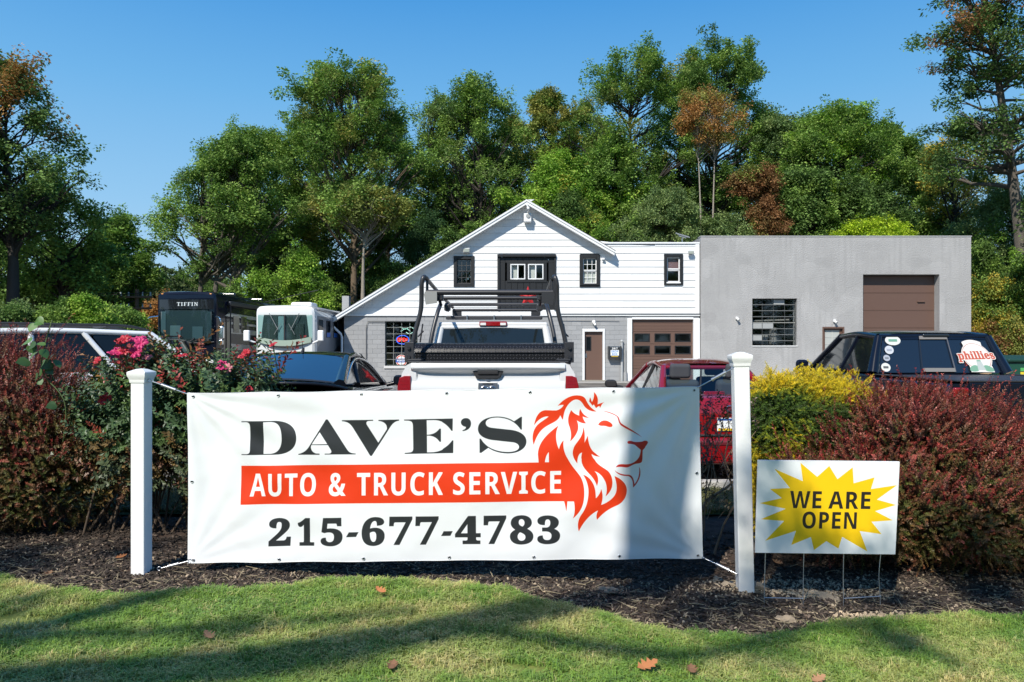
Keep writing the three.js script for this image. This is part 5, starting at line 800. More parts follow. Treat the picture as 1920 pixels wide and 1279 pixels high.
{ // ---- dark diesel motorhome
  const D = paint(.004, .006, .016, .2), SIL = std(.32, .33, .35, .35, .3, { clearcoat: 1 }), DK = std(.01, .011, .014, .15, 0, { clearcoat: 1 });
  motorhome({ label: 'large dark blue motorhome with a broad windscreen and name lettering above it', pos: [-13.95, 0, -32], yaw: -.0, W: 2.55, H: 3.95, L: 12, P: D, glass: [1.8, 3.2], dip: .05,
    screen: std(.55, .72, .76, .03, 0, { transmission: 1, thickness: 0, ior: 1.5 }),
    details(t, hw) {
      const name = canvasTex(512, 128, (c) => { c.clearRect(0, 0, 512, 128); c.fillStyle = '#d4dde0'; fit(c, 'TIFFIN', 'bold #px serif', 20, 492, 24, 104, .12); });
      part('name_lettering', new THREE.PlaneGeometry(.98, .25).translate(.08, 3.42, .1), std(1, 1, 1, .4, 0, { map: name, alphaTest: .4 }), t);
      part('lettering_band', [grid(16, 2, (u, v) => { const k = 2 * u - 1; return [k * (hw - .09), lerp(3.2, 3.62, v), .075 - .08 * k ** 4]; })], DK, t);
      for (const x of [-1.05, -.36, -.1, .14, 1.02]) part('marker_lamp', [rbox(.1, .05, .06, .02, x, 3.86, -.04)], AMBER, t);
      part('curtain', [rbox(.22, 1.2, .04, .02, -.98, 2.5, .02)], std(.12, .15, .16, .8), t); part('curtain', [rbox(.22, 1.2, .04, .02, .98, 2.5, .02)], std(.05, .07, .075, .8), t); part('seat_back', [rbox(.46, .8, .04, .02, -.45, 2.1, .05)], std(.16, .19, .19, .8), t); part('seat_back', [rbox(.46, .75, .04, .02, .5, 2.08, .05)], std(.10, .13, .14, .8), t); part('dash_top', [rbox(2.0, .22, .04, .02, 0, 1.84, .06)], std(.02, .025, .025, .7), t); part('steering_wheel', [new THREE.TorusGeometry(.25, .025, 8, 20).rotateX(-.9).translate(.1, 1.95, .09)], PLASTIC, t);
      for (const s of [-1, 1]) part('wiper', [rod([s * .25, 1.75, .14], [s * .85, 2.05, .12], .018)], PLASTIC, t);
      for (const s of [-1, 1]) { part('door_mirror', [rbox(.24, .55, .18, .06, s * (hw + .32), 2.2, .25), rbox(.2, .24, .16, .05, s * (hw + .3), 1.78, .25), pipe([[s * (hw - .05), 2.9, 0], [s * (hw + .25), 2.8, .25], [s * (hw + .3), 2.4, .25]], .03, 6)], CHROME, t); part('headlight', [rbox(.45, .2, .08, .05, s * .95, .95, .0)], CLEARL, t); }
      part('grille', [rbox(1.2, .4, .05, .03, 0, .95, .02)], CHROME, t);
      // side: slide-outs, swoops of silver, windows, awning
      const x = hw + .004, sw = (pts) => extrude(pts, .006).rotateY(Math.PI / 2).translate(x, 0, 0);
      for (const [a, b, y, h] of [[.9, 11.8, 2.95, .16], [.9, 11.8, 2.62, .1], [1.2, 11.8, 2.2, .22], [.6, 6, 1.5, .25]]) part('side_stripe', [sw([[a, y], [b, y - .15], [b, y - .15 + h], [a + .5, y + h]])], SIL, t);
      part('entry_door', [rspan(hw, hw + .02, .7, 2.7, -1.5, -.75, .01)], DK, t); for (const z of [-1.9, -2.9, -5, -7.4, -10]) part('side_window', [rspan(hw + .01, hw + .03, 2.25, 3.0, z - 1.2 + .5, z, .02)], DK, t);
      part('awning', [rspan(hw, hw + .18, 3.42, 3.62, -8, -1.2, .06)], std(.03, .032, .036, .5), t); part('awning', [rspan(hw, hw + .16, 3.42, 3.6, -11.6, -8.3, .06)], std(.03, .032, .036, .5), t); part('awning_arm', [rod([hw + .12, .9, -1.3], [hw + .12, 3.45, -1.3], .03)], PLASTIC, t);
      part('roof_unit', [rbox(.9, .28, 1.1, .1, 0, 4.1, -5), rbox(.9, .28, 1.1, .1, 0, 4.1, -9)], DK, t);
    } });
  // ---- white gas motorhome
  const Wt = paint(.72, .73, .73, .35), GR = std(.2, .21, .23, .4, 0, { clearcoat: .5 });
  motorhome({ label: 'white motorhome with a split windscreen beside the workshop wall', pos: [-9.42, 0, -31], yaw: .0, W: 2.45, H: 3.3, L: 9.5, P: Wt, glass: [1.85, 2.92], dip: .25, mullion: true,
    screen: std(.62, .78, .76, .03, 0, { transmission: 1, thickness: 0, ior: 1.5 }),
    details(t, hw) {
      for (const x of [-.3, 0, .06, .3]) part('marker_lamp', [rbox(.07, .035, .05, .015, x, 3.22, -.03)], AMBER, t);
      part('dashboard', [grid(16, 3, (u, v) => { const k = 2 * u - 1; return [k * (hw - .13), lerp(1.62, 1.86, v) + .2 * k * k * .8, .135 - .08 * k ** 4]; })], std(.32, .4, .33, .5), t);
      part('curtain', [rbox(.3, 1.0, .04, .02, -.12, 2.35, .05)], std(.25, .33, .36, .8), t); part('seat_back', [rbox(.5, .7, .04, .02, .55, 2.2, .05)], std(.03, .04, .04, .8), t); part('seat_back', [rbox(.5, .7, .04, .02, -.6, 2.2, .05)], std(.05, .06, .06, .8), t);
      for (const [a, b] of [[-.62, -.25], [.62, .28]]) part('wiper', [rod([a, 2.98, .13], [b, 2.3, .15], .016), rod([b - .1 * Math.sign(b), 2.55, .15], [b + .16 * Math.sign(b), 2.1, .15], .012)], std(.2, .22, .22, .5), t);
      for (const s of [-1, 1]) { part('door_mirror', [rbox(.25, .45, .14, .05, s * (hw + .3), 2.05, .2), rod([s * (hw - .05), 1.75, .05], [s * (hw + .28), 1.88, .2], .04)], WHITE, t); part('headlight', [rbox(.4, .18, .08, .04, s * .85, .95, .02)], CLEARL, t); }
      part('grille', [rbox(1.3, .3, .05, .03, 0, .95, .03)], PLASTIC, t);
      const x = hw + .004; const sw = (pts) => extrude(pts, .006).rotateY(Math.PI / 2).translate(x, 0, 0);
      part('side_panel', [sw([[.4, .6], [9.4, .6], [9.4, 2.9], [.4, 2.9]])], GR, t); part('side_stripe', [sw([[1, .7], [4, 1.6], [9.4, 2.3], [9.4, 2.05], [4.4, 1.3], [1.6, .7]]).translate(.008, 0, 0)], std(.03, .03, .035, .4), t); part('side_stripe', [sw([[2.4, .7], [5, 1.3], [9.4, 1.8], [9.4, 1.7], [5.4, 1.1], [3, .7]]).translate(.008, 0, 0)], std(.6, .6, .6, .4), t);
      for (const z of [-.6, -1.9, -3.2, -6.6]) { const w = part('side_window', [rspan(hw + .01, hw + .03, 2.0, 2.75, z - .7, z, .02)], TINT, t); part('blind', [rspan(hw + .03, hw + .034, 2.02, 2.22, z - .66, z - .04, .001)], std(.03, .14, .5, .5), w); }
      part('roof_unit', [rbox(.95, .26, 1.0, .1, .1, 3.44, -2.5)], WHITE, t); part('roof_edge', [rspan(hw - .04, hw + .05, 3.12, 3.2, -9.4, -.5, .02)], GR, t);
    } });
}
// ---------------------------------------------------------------- bushes along the bed
function sprig(seed, len, n, L, W, o = {}) {                       // a twig clothed in small leaves, growing along +y
  const R = rng(seed), pos = [], col = [], tri = (a, b, c, k) => { for (const v of [a, b, c]) { pos.push(v.x, v.y, v.z); col.push(...k(v)); } };
  const bend = (y) => V(.14 * len * Math.sin(y / len * 1.6), y, .1 * len * Math.sin(y / len * 2 + seed));
  for (let i = 0; i < 4; i++) { const a = bend(len * i / 4), b = bend(len * (i + 1) / 4), w = .0016 * (1 - i / 5); tri(a.clone().add(V(-w, 0, 0)), a.clone().add(V(w, 0, 0)), b, () => [.55, .5, .45]); tri(a.clone().add(V(0, 0, -w)), a.clone().add(V(0, 0, w)), b, () => [.55, .5, .45]); }
  for (let i = 0; i < n; i++) {
    const k = (i + R() * .6) / n, p = bend(len * (.08 + .92 * k)), a = i * 2.4 + R(), up = (o.up ?? .5) + .5 * k * R(), d = V(Math.cos(a), up, Math.sin(a)).normalize(), l = L * (.65 + .6 * R()) * (1 - .35 * k), w = W * (.7 + .5 * R()) * (1 - .3 * k);
    const sd = d.clone().cross(V(R() - .5, 1, R() - .5)).normalize(), nn = sd.clone().cross(d), m = p.clone().addScaledVector(d, l * .55), tip = p.clone().addScaledVector(d, l).addScaledVector(nn, -l * .12), s1 = m.clone().addScaledVector(sd, w / 2).addScaledVector(nn, w * .12), s2 = m.clone().addScaledVector(sd, -w / 2).addScaledVector(nn, w * .12), b = .75 + .5 * R();
    const c = (o.tip ? [lerp(1, o.tip[0], k * k), lerp(1, o.tip[1], k * k), lerp(1, o.tip[2], k * k)] : [1, 1, 1]).map((q) => q * b);
    tri(p, s1, tip, () => c); tri(p, tip, s2, () => c);
  }
  const g = new THREE.BufferGeometry(); g.setAttribute('position', new THREE.Float32BufferAttribute(pos, 3)); g.setAttribute('color', new THREE.Float32BufferAttribute(col, 3)); g.computeVertexNormals(); return g;
}
const UP = V(0, 1, 0);
// blobs: [x, y, z, rx, ry, rz] in world metres; sprigs stand on their skins and fill them
function bush(name, label, cat, o) {
  const R = rng(o.seed), at = [o.at[0], groundY(o.at[0], o.at[1]) - .01, o.at[1]], t = thing(name, label, cat, at), lists = o.geos.map(() => []), cols = o.geos.map(() => []), vol = o.blobs.map((b) => b[3] * b[4] + b[5] * b[4] + b[3] * b[5]), tot = vol.reduce((a, b) => a + b);
  o.blobs.forEach((b, bi) => {
    const n = Math.round(o.n * vol[bi] / tot);
    for (let i = 0; i < n; i++) {
      const d = V(R() * 2 - 1, R() * 2 - 1, R() * 2 - 1); if (d.lengthSq() > 1 || d.lengthSq() < .01) { i--; continue; } d.normalize();
      const bump = 1 + (o.bump ?? .22) * n3(d.x * 2.1 + bi * 5 + o.seed, d.y * 2.1, d.z * 2.1) + .1 * n3(d.x * 6, d.y * 6 + bi, d.z * 6), k = Math.pow(R(), o.shell ?? .28) * bump;
      const p = V(b[0] + d.x * b[3] * k, b[1] + d.y * b[4] * k, b[2] + d.z * b[5] * k); if (p.y < .04) continue; if (o.cut && !o.cut(p, R)) continue;
      const out = d.clone().multiply(V(1 / b[3], 1 / b[4], 1 / b[5])).normalize().multiplyScalar(o.outward ?? .8).add(V((R() - .5) * (o.spread ?? .9), (o.upward ?? .55) + (R() - .5) * (o.spread ?? .9) * .8, (R() - .5) * (o.spread ?? .9))).normalize();
      const q = new THREE.Quaternion().setFromUnitVectors(UP, out).multiply(turn(0, R() * 6.28, 0)), g = (R() * o.geos.length) | 0, s = (o.scale ?? 1) * (.7 + .6 * R()), long = k > bump * .93 && d.y > .1 && R() < (o.shoots ?? .1);
      lists[g].push(place(p.sub(V(...at)), q, s, long ? s * 1.9 : s, s)); cols[g].push(o.color(V(p.x + at[0], p.y + at[1], p.z + at[2]), k / bump, R, long, d));
    }
  });
  const parts = []; lists.forEach((l, g) => { if (l.length) parts.push(instanced('foliage', o.geos[g], o.mat ?? std(1, 1, 1, .42, 0, { vertexColors: true, transmission: .26, thickness: 0, specularIntensity: .6 }), l, cols[g], t, 'stuff')); });
  if (o.stems) { const w = []; for (let i = 0; i < o.stems; i++) { const b = o.blobs[(R() * o.blobs.length) | 0], a = R() * 6.28, e = V(b[0] - at[0] + Math.cos(a) * b[3] * .75 * R(), b[1] + b[4] * (R() * 1.2 - .3), b[2] - at[2] + Math.sin(a) * b[5] * .75 * R()), f = V((e.x) * .35 + (R() - .5) * (o.footW ?? .4), 0, e.z * .35 + (R() - .5) * .25), m = f.clone().lerp(e, .5).add(V((R() - .5) * .2, .1, (R() - .5) * .2)), r = (o.stemR ?? .009) * (.6 + .8 * R()); w.push(taper([f, f.clone().lerp(m, .5), m, m.clone().lerp(e, .5).add(V((R() - .5) * .06, 0, (R() - .5) * .06)), e], [r, r * .85, r * .7, r * .5, r * .2], 5)); } part('stem', w, std(.085, .06, .042, .95), t).userData.kind = 'stuff'; }
  return t;
}
const col3 = (a, f = 1) => new THREE.Color().setRGB(a[0] * f, a[1] * f, a[2] * f), pick = (l, R) => l[(R() * l.length) | 0];
const BARB = [sprig(1, .13, 30, .021, .012, { tip: [1.5, .8, .9] }), sprig(2, .11, 26, .02, .012, { tip: [1.4, .8, .9] }), sprig(3, .16, 34, .022, .011, { tip: [1.7, .7, .8], up: .7 })];
const barberry = (greenAt) => (p, k, R, long, d) => {
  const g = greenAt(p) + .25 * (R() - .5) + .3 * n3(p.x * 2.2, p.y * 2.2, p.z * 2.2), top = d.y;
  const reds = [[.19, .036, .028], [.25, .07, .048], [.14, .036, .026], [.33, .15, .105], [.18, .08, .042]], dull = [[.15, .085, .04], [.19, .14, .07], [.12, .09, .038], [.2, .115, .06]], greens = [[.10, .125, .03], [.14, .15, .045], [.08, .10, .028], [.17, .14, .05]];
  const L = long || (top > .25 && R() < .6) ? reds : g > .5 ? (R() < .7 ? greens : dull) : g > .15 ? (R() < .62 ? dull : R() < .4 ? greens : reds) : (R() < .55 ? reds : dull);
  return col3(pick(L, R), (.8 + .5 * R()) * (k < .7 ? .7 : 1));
};
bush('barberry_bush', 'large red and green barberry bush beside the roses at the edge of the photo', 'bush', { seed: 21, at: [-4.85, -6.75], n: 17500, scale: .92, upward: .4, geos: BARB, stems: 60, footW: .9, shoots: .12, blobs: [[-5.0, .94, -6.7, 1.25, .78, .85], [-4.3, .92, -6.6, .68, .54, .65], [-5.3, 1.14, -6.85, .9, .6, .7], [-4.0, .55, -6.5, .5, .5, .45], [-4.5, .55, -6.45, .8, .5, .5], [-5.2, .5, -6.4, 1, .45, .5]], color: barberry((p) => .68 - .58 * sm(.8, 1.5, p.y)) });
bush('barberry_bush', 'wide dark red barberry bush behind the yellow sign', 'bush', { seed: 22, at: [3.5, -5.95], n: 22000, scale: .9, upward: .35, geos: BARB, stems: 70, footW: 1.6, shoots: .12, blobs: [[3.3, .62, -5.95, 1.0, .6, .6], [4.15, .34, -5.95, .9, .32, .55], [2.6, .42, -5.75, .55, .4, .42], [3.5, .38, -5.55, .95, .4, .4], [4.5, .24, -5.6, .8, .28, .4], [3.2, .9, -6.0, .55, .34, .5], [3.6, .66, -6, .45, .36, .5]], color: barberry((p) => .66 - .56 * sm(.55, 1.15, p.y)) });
const GOLD = [sprig(11, .1, 40, .026, .006, { up: 1.2, tip: [1.2, 1.15, .9] }), sprig(12, .085, 36, .024, .006, { up: 1.0, tip: [1.25, 1.2, .9] })];
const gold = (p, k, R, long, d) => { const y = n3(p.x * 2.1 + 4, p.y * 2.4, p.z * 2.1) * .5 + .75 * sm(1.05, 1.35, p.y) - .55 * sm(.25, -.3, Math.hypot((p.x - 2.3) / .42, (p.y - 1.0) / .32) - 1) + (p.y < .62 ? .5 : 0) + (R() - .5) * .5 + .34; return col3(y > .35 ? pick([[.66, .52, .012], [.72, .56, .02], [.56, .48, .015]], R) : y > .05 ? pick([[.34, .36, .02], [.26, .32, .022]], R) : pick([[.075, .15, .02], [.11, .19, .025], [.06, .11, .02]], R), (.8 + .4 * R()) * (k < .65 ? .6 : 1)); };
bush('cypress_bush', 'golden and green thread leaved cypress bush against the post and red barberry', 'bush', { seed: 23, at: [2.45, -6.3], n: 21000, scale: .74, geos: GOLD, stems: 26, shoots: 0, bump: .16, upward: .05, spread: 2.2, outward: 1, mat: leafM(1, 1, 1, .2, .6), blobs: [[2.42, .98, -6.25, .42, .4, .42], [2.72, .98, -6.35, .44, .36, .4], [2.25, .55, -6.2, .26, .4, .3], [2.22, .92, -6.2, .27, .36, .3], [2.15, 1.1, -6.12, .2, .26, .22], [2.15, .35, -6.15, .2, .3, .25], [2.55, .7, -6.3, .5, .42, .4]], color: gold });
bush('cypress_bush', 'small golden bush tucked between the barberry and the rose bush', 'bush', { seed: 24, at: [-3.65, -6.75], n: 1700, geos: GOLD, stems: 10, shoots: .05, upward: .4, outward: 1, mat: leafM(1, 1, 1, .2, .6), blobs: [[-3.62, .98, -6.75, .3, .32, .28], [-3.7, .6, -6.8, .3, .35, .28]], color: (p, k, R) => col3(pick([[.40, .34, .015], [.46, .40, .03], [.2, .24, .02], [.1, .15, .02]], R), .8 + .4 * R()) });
const ROSE = [sprig(31, .2, 17, .05, .03, { up: .35 }), sprig(32, .16, 14, .045, .028, { up: .3 }), sprig(33, .24, 20, .052, .03, { up: .5 })];
const rosy = (p, k, R, long) => col3(long || (p.y > 1.25 && R() < .35) ? pick([[.2, .05, .03], [.18, .09, .035], [.22, .035, .03]], R) : p.y < .75 ? pick([[.12, .08, .03], [.05, .065, .03], [.1, .05, .03]], R) : pick([[.035, .065, .028], [.05, .085, .035], [.06, .10, .03], [.045, .08, .04]], R), 1.35 + .8 * R());
const rose = bush('rose_bush', 'tangled rose bush with pink and red blooms behind the post and banner corner', 'bush', { seed: 25, at: [-2.95, -6.5], n: 2150, geos: ROSE, stems: 46, footW: 1.3, stemR: .011, shoots: .16, shell: .45, upward: .5, scale: 1.15, blobs: [[-3.25, 1.02, -6.5, .48, .38, .35], [-2.8, 1.08, -6.5, .5, .32, .4], [-2.42, 1.1, -6.45, .36, .32, .33], [-3.3, .7, -6.45, .4, .33, .3], [-2.75, .68, -6.5, .55, .28, .35], [-3.1, 1.28, -6.5, .34, .14, .25]], color: rosy });
function bloom(seed, s) {
  const R = rng(seed), l = [];
  for (const [n, r, tilt, sc] of [[5, .006, .35, .6], [6, .012, .75, .85], [7, .018, 1.2, 1]]) for (let i = 0; i < n; i++) {
    const g = grid(4, 4, (u, v) => { const w = Math.sin(Math.PI * (.12 + .8 * v)) * .62, x = (u * 2 - 1) * w * .03 * sc, y = v * .042 * sc, z = .012 * (1 - (2 * u - 1) ** 2) * -1 + .014 * v * v; return [x, y, z]; });
    g.rotateX(tilt).translate(0, 0, r).rotateY(i / n * 6.283 + R()); l.push(g);
  }
  return merge(l).scale(s, s, s);
}
const PINK = leafM(1, 1, 1, .25, .5), BLOOMS = [bloom(1, 1), bloom(2, 1.15)];
{
  const pinkM = std(.62, .03, .16, .5, 0, { transmission: .2, thickness: 0 }), redM = std(.50, .015, .03, .5, 0, { transmission: .2, thickness: 0 }), paleM = std(.7, .25, .28, .5, 0, { transmission: .2, thickness: 0 });
  [[232, 637, 1.25, 1], [226, 642, .9, 1], [258, 638, 1.5, 0], [264, 644, 1.1, 0], [212, 664, 1, 0], [222, 661, 1.1, 0], [233, 660, 1.1, 1], [254, 661, 1.1, 0], [276, 671, .9, 2], [196, 748, 1, 1], [342, 668, .9, 1], [417, 684, .8, 0], [415, 692, .9, 0], [428, 691, .8, 2], [454, 669, .8, 1], [461, 661, .7, 1], [512, 647, .8, 1], [468, 730, .6, 1], [300, 705, .6, 1], [183, 676, .7, 1]].forEach(([px, py, s, c], i) => {
    const d = 6.12 + .05 * (i % 3), m = part('rose_bloom', BLOOMS[i % 2], c === 1 ? redM : c ? paleM : pinkM, rose, i === 2 ? 'large bright pink bloom' : undefined);
    m.position.set((px - 960) / 1400 * d - rose.position.x, 1.6 + (650 - py) / 1400 * d - rose.position.y, -d - rose.position.z); m.scale.setScalar(s * .82); m.rotation.set(.6 + .5 * Math.sin(i * 3), i, .4 * Math.sin(i * 5));
    const R = rng(i + 400), a = m.position, e = V(a.x + (R() - .5) * .15, a.y - .3, a.z - .2); part('bloom_stem', [taper([e, e.clone().lerp(a, .6), a.clone()], [.005, .004, .003], 5)], std(.07, .1, .03, .7), rose);
  });
}
{ // twiggy, half bare bush between the banner and the post
  const t = thing('rose_bush', 'half bare twiggy rose bush between the banner edge and the post', 'bush', [1.5, groundY(1.5, -6) - .01, -6.0]), R = rng(61), w = [], l = [], c = [];
  const stem = (pts, r) => w.push(taper(pts.map((p) => V(...p)), pts.map((_, i) => r * (1 - i / pts.length * .75)), 6));
  stem([[-.05, 0, 0], [-.04, .25, 0], [.06, .45, .02], [.24, .56, .0], [.34, .66, 0]], .018); stem([[-.03, 0, .02], [-.02, .2, .02], [-.06, .5, .04], [-.02, .8, .0], [.02, 1.05, 0]], .013); stem([[.12, 0, 0], [.2, .25, 0], [.3, .45, .03], [.2, .75, 0], [.24, .95, 0]], .010); stem([[-.05, 0, 0], [.04, .2, 0], [.05, .6, .05], [.12, .9, 0]], .008);
  for (let i = 0; i < 120; i++) { const x = -.15 + .5 * R(), y = .25 + .85 * Math.sqrt(R()), p = V(x, y, (R() - .5) * .3), e = p.clone().add(V((R() - .5) * .22, .02 + .2 * R(), (R() - .5) * .2)); w.push(taper([p, p.clone().lerp(e, .5).add(V(.01, .02, 0)), e], [.004, .003, .0015], 4)); if (R() < .85) { l.push(place(e, turn((R() - .5) * 2, R() * 6, (R() - .5) * 2), .45 + .5 * R())); c.push(col3(pick([[.14, .05, .025], [.1, .06, .03], [.06, .07, .03], [.2, .035, .03], [.12, .09, .04], [.07, .1, .03]], R), .8 + .5 * R())); } }
  for (let i = 0; i < 12; i++) { l.push(place(V(.02 + .2 * R(), .42 + .1 * R(), .1), turn(R(), R() * 6, R()), .45)); c.push(col3([.07, .11, .025])); }
  part('stem', w, std(.24, .17, .11, .9), t).userData.kind = 'stuff'; instanced('foliage', ROSE[1], leafM(1, 1, 1, .25, .45), l, c, t, 'stuff');
}
{ // broad heart shaped leaves of a vine on the barberry
  const t = thing('vine', 'green vine with broad heart shaped leaves climbing over the red barberry', 'vine', [-4.2, 1.2, -6.12]), s = new THREE.Shape(); s.moveTo(0, 0); s.bezierCurveTo(.03, .02, .06, .0, .055, -.035); s.bezierCurveTo(.05, -.07, .015, -.095, 0, -.12); s.bezierCurveTo(-.015, -.095, -.05, -.07, -.055, -.035); s.bezierCurveTo(-.06, 0, -.03, .02, 0, 0);
  const g = new THREE.ShapeGeometry(s, 6), p = g.attributes.position; for (let i = 0; i < p.count; i++) p.setZ(i, -.35 * Math.abs(p.getX(i)) + .9 * p.getY(i) ** 2 * -1); g.computeVertexNormals();
  const GM = [std(.06, .15, .03, .5, 0, { transmission: .3, thickness: 0 }), std(.045, .11, .028, .5, 0, { transmission: .3, thickness: 0 }), std(.10, .22, .04, .5, 0, { transmission: .35, thickness: 0 })];
  const d = 6.12, P = [[62, 606, 1, 2], [72, 598, .9, 2], [80, 604, .7, 2], [57, 632, 1.1, 2], [60, 648, .9, 0], [65, 664, 1.1, 0], [54, 675, 1.2, 1], [77, 690, 1.1, 0], [88, 655, 1, 0], [95, 668, 1.2, 1], [100, 680, 1.1, 1], [86, 676, 1, 0], [108, 675, .9, 0], [70, 700, .8, 1], [110, 757, .9, 1], [45, 655, .8, 1], [92, 690, .8, 1], [68, 640, .9, 1], [83, 642, .8, 2], [75, 712, .7, 0]], pt = [];
  P.forEach(([px, py, k, m], i) => { const q = V((px - 960) / 1400 * d + 4.2, .4 + (650 - py) / 1400 * d, .02 * (i % 3)); pt.push(q); const lf = part('leaf', g, GM[m], t); lf.position.copy(q); lf.scale.setScalar(k * .74); lf.rotation.set(-.7 + .5 * Math.sin(i * 2), .9 * Math.sin(i * 3.3), .9 * Math.sin(i * 1.7)); });
  part('vine_stem', [pipe([[.42, -.5, -.15], [.5, -.05, -.05], [.33, .2, -.03], [.38, .45, 0], [.42, .62, -.02]], .005, 5)], std(.08, .12, .04, .7), t);
}
// ---------------------------------------------------------------- trees
function leafCluster(seed, n, rad, L, W, flat = .7, droop = .2) {  // a spray of small folded leaves
  const R = rng(seed), pos = [], col = [];
  for (let i = 0; i < n; i++) {
    const d = V(R() * 2 - 1, (R() * 2 - 1) * flat, R() * 2 - 1); if (d.lengthSq() > 1) { i--; continue; }
    const c = d.clone().multiplyScalar(rad), ax = d.clone().normalize().add(V(R() - .5, -droop + (R() - .5) * .6, R() - .5)).normalize(), up = V((R() - .5) * 1.1, 1, (R() - .5) * 1.1).normalize(), sd = ax.clone().cross(up).normalize(), nn = sd.clone().cross(ax).normalize();
    const l = L * (.7 + .6 * R()), w = W * (.7 + .6 * R()), a = c.clone().addScaledVector(ax, -l / 2), b = c.clone().addScaledVector(ax, l / 2), m = c.clone().addScaledVector(nn, -w * .18);
    const p = c.clone().addScaledVector(sd, w / 2).addScaledVector(ax, -l * .05), q = c.clone().addScaledVector(sd, -w / 2).addScaledVector(ax, -l * .05), k = .72 + .56 * R();
    for (const v of [a, p, m, m, p, b, a, m, q, m, b, q]) { pos.push(v.x, v.y, v.z); col.push(k, k, k * (.85 + .2 * R())); }
  }
  const g = new THREE.BufferGeometry(); g.setAttribute('position', new THREE.Float32BufferAttribute(pos, 3)); g.setAttribute('color', new THREE.Float32BufferAttribute(col, 3)); g.computeVertexNormals(); return g;
}
const CL = [1, 2, 3, 4].map((s) => leafCluster(s, 16, .42, .19, .13)), FINE = [5, 6].map((s) => leafCluster(s, 18, .34, .15, .1)), NEEDLE = leafCluster(9, 22, .34, .22, .045, .45, .3);
const LEAF = std(1, 1, 1, .7, 0, { vertexColors: true, transmission: .42, thickness: 0, specularIntensity: .3 });
const BARK = { grey: std(.15, .13, .11, .95, 0, { bumpMap: rep(fineT, 1.5, .4), bumpScale: .03 }), dark: std(.055, .046, .04, .95, 0, { bumpMap: rep(fineT, 1.5, .4), bumpScale: .03 }), pale: std(.34, .30, .25, .9, 0, { bumpMap: rep(fineT, 1.5, .4), bumpScale: .02 }), brown: std(.17, .125, .085, .95, 0, { bumpMap: rep(fineT, 1.5, .4), bumpScale: .03 }) };
const PAL = {
  dark: [[.038, .060, .022], [.055, .085, .028], [.078, .112, .036]], mid: [[.052, .084, .024], [.085, .124, .034], [.122, .16, .046]], bright: [[.075, .12, .022], [.112, .168, .03], [.16, .2, .042]],
  olive: [[.078, .09, .03], [.115, .12, .038], [.145, .14, .046]], grey: [[.07, .096, .046], [.098, .124, .058], [.13, .15, .072]], orange: [[.155, .082, .035], [.19, .105, .045], [.12, .085, .032]], rust: [[.115, .062, .035], [.14, .075, .042], [.09, .062, .03]],
  lime: [[.19, .22, .02], [.23, .26, .025], [.15, .2, .022]], gold: [[.16, .14, .03], [.2, .165, .034], [.12, .13, .036]], pine: [[.02, .045, .022], [.03, .06, .028], [.04, .07, .03]],
};
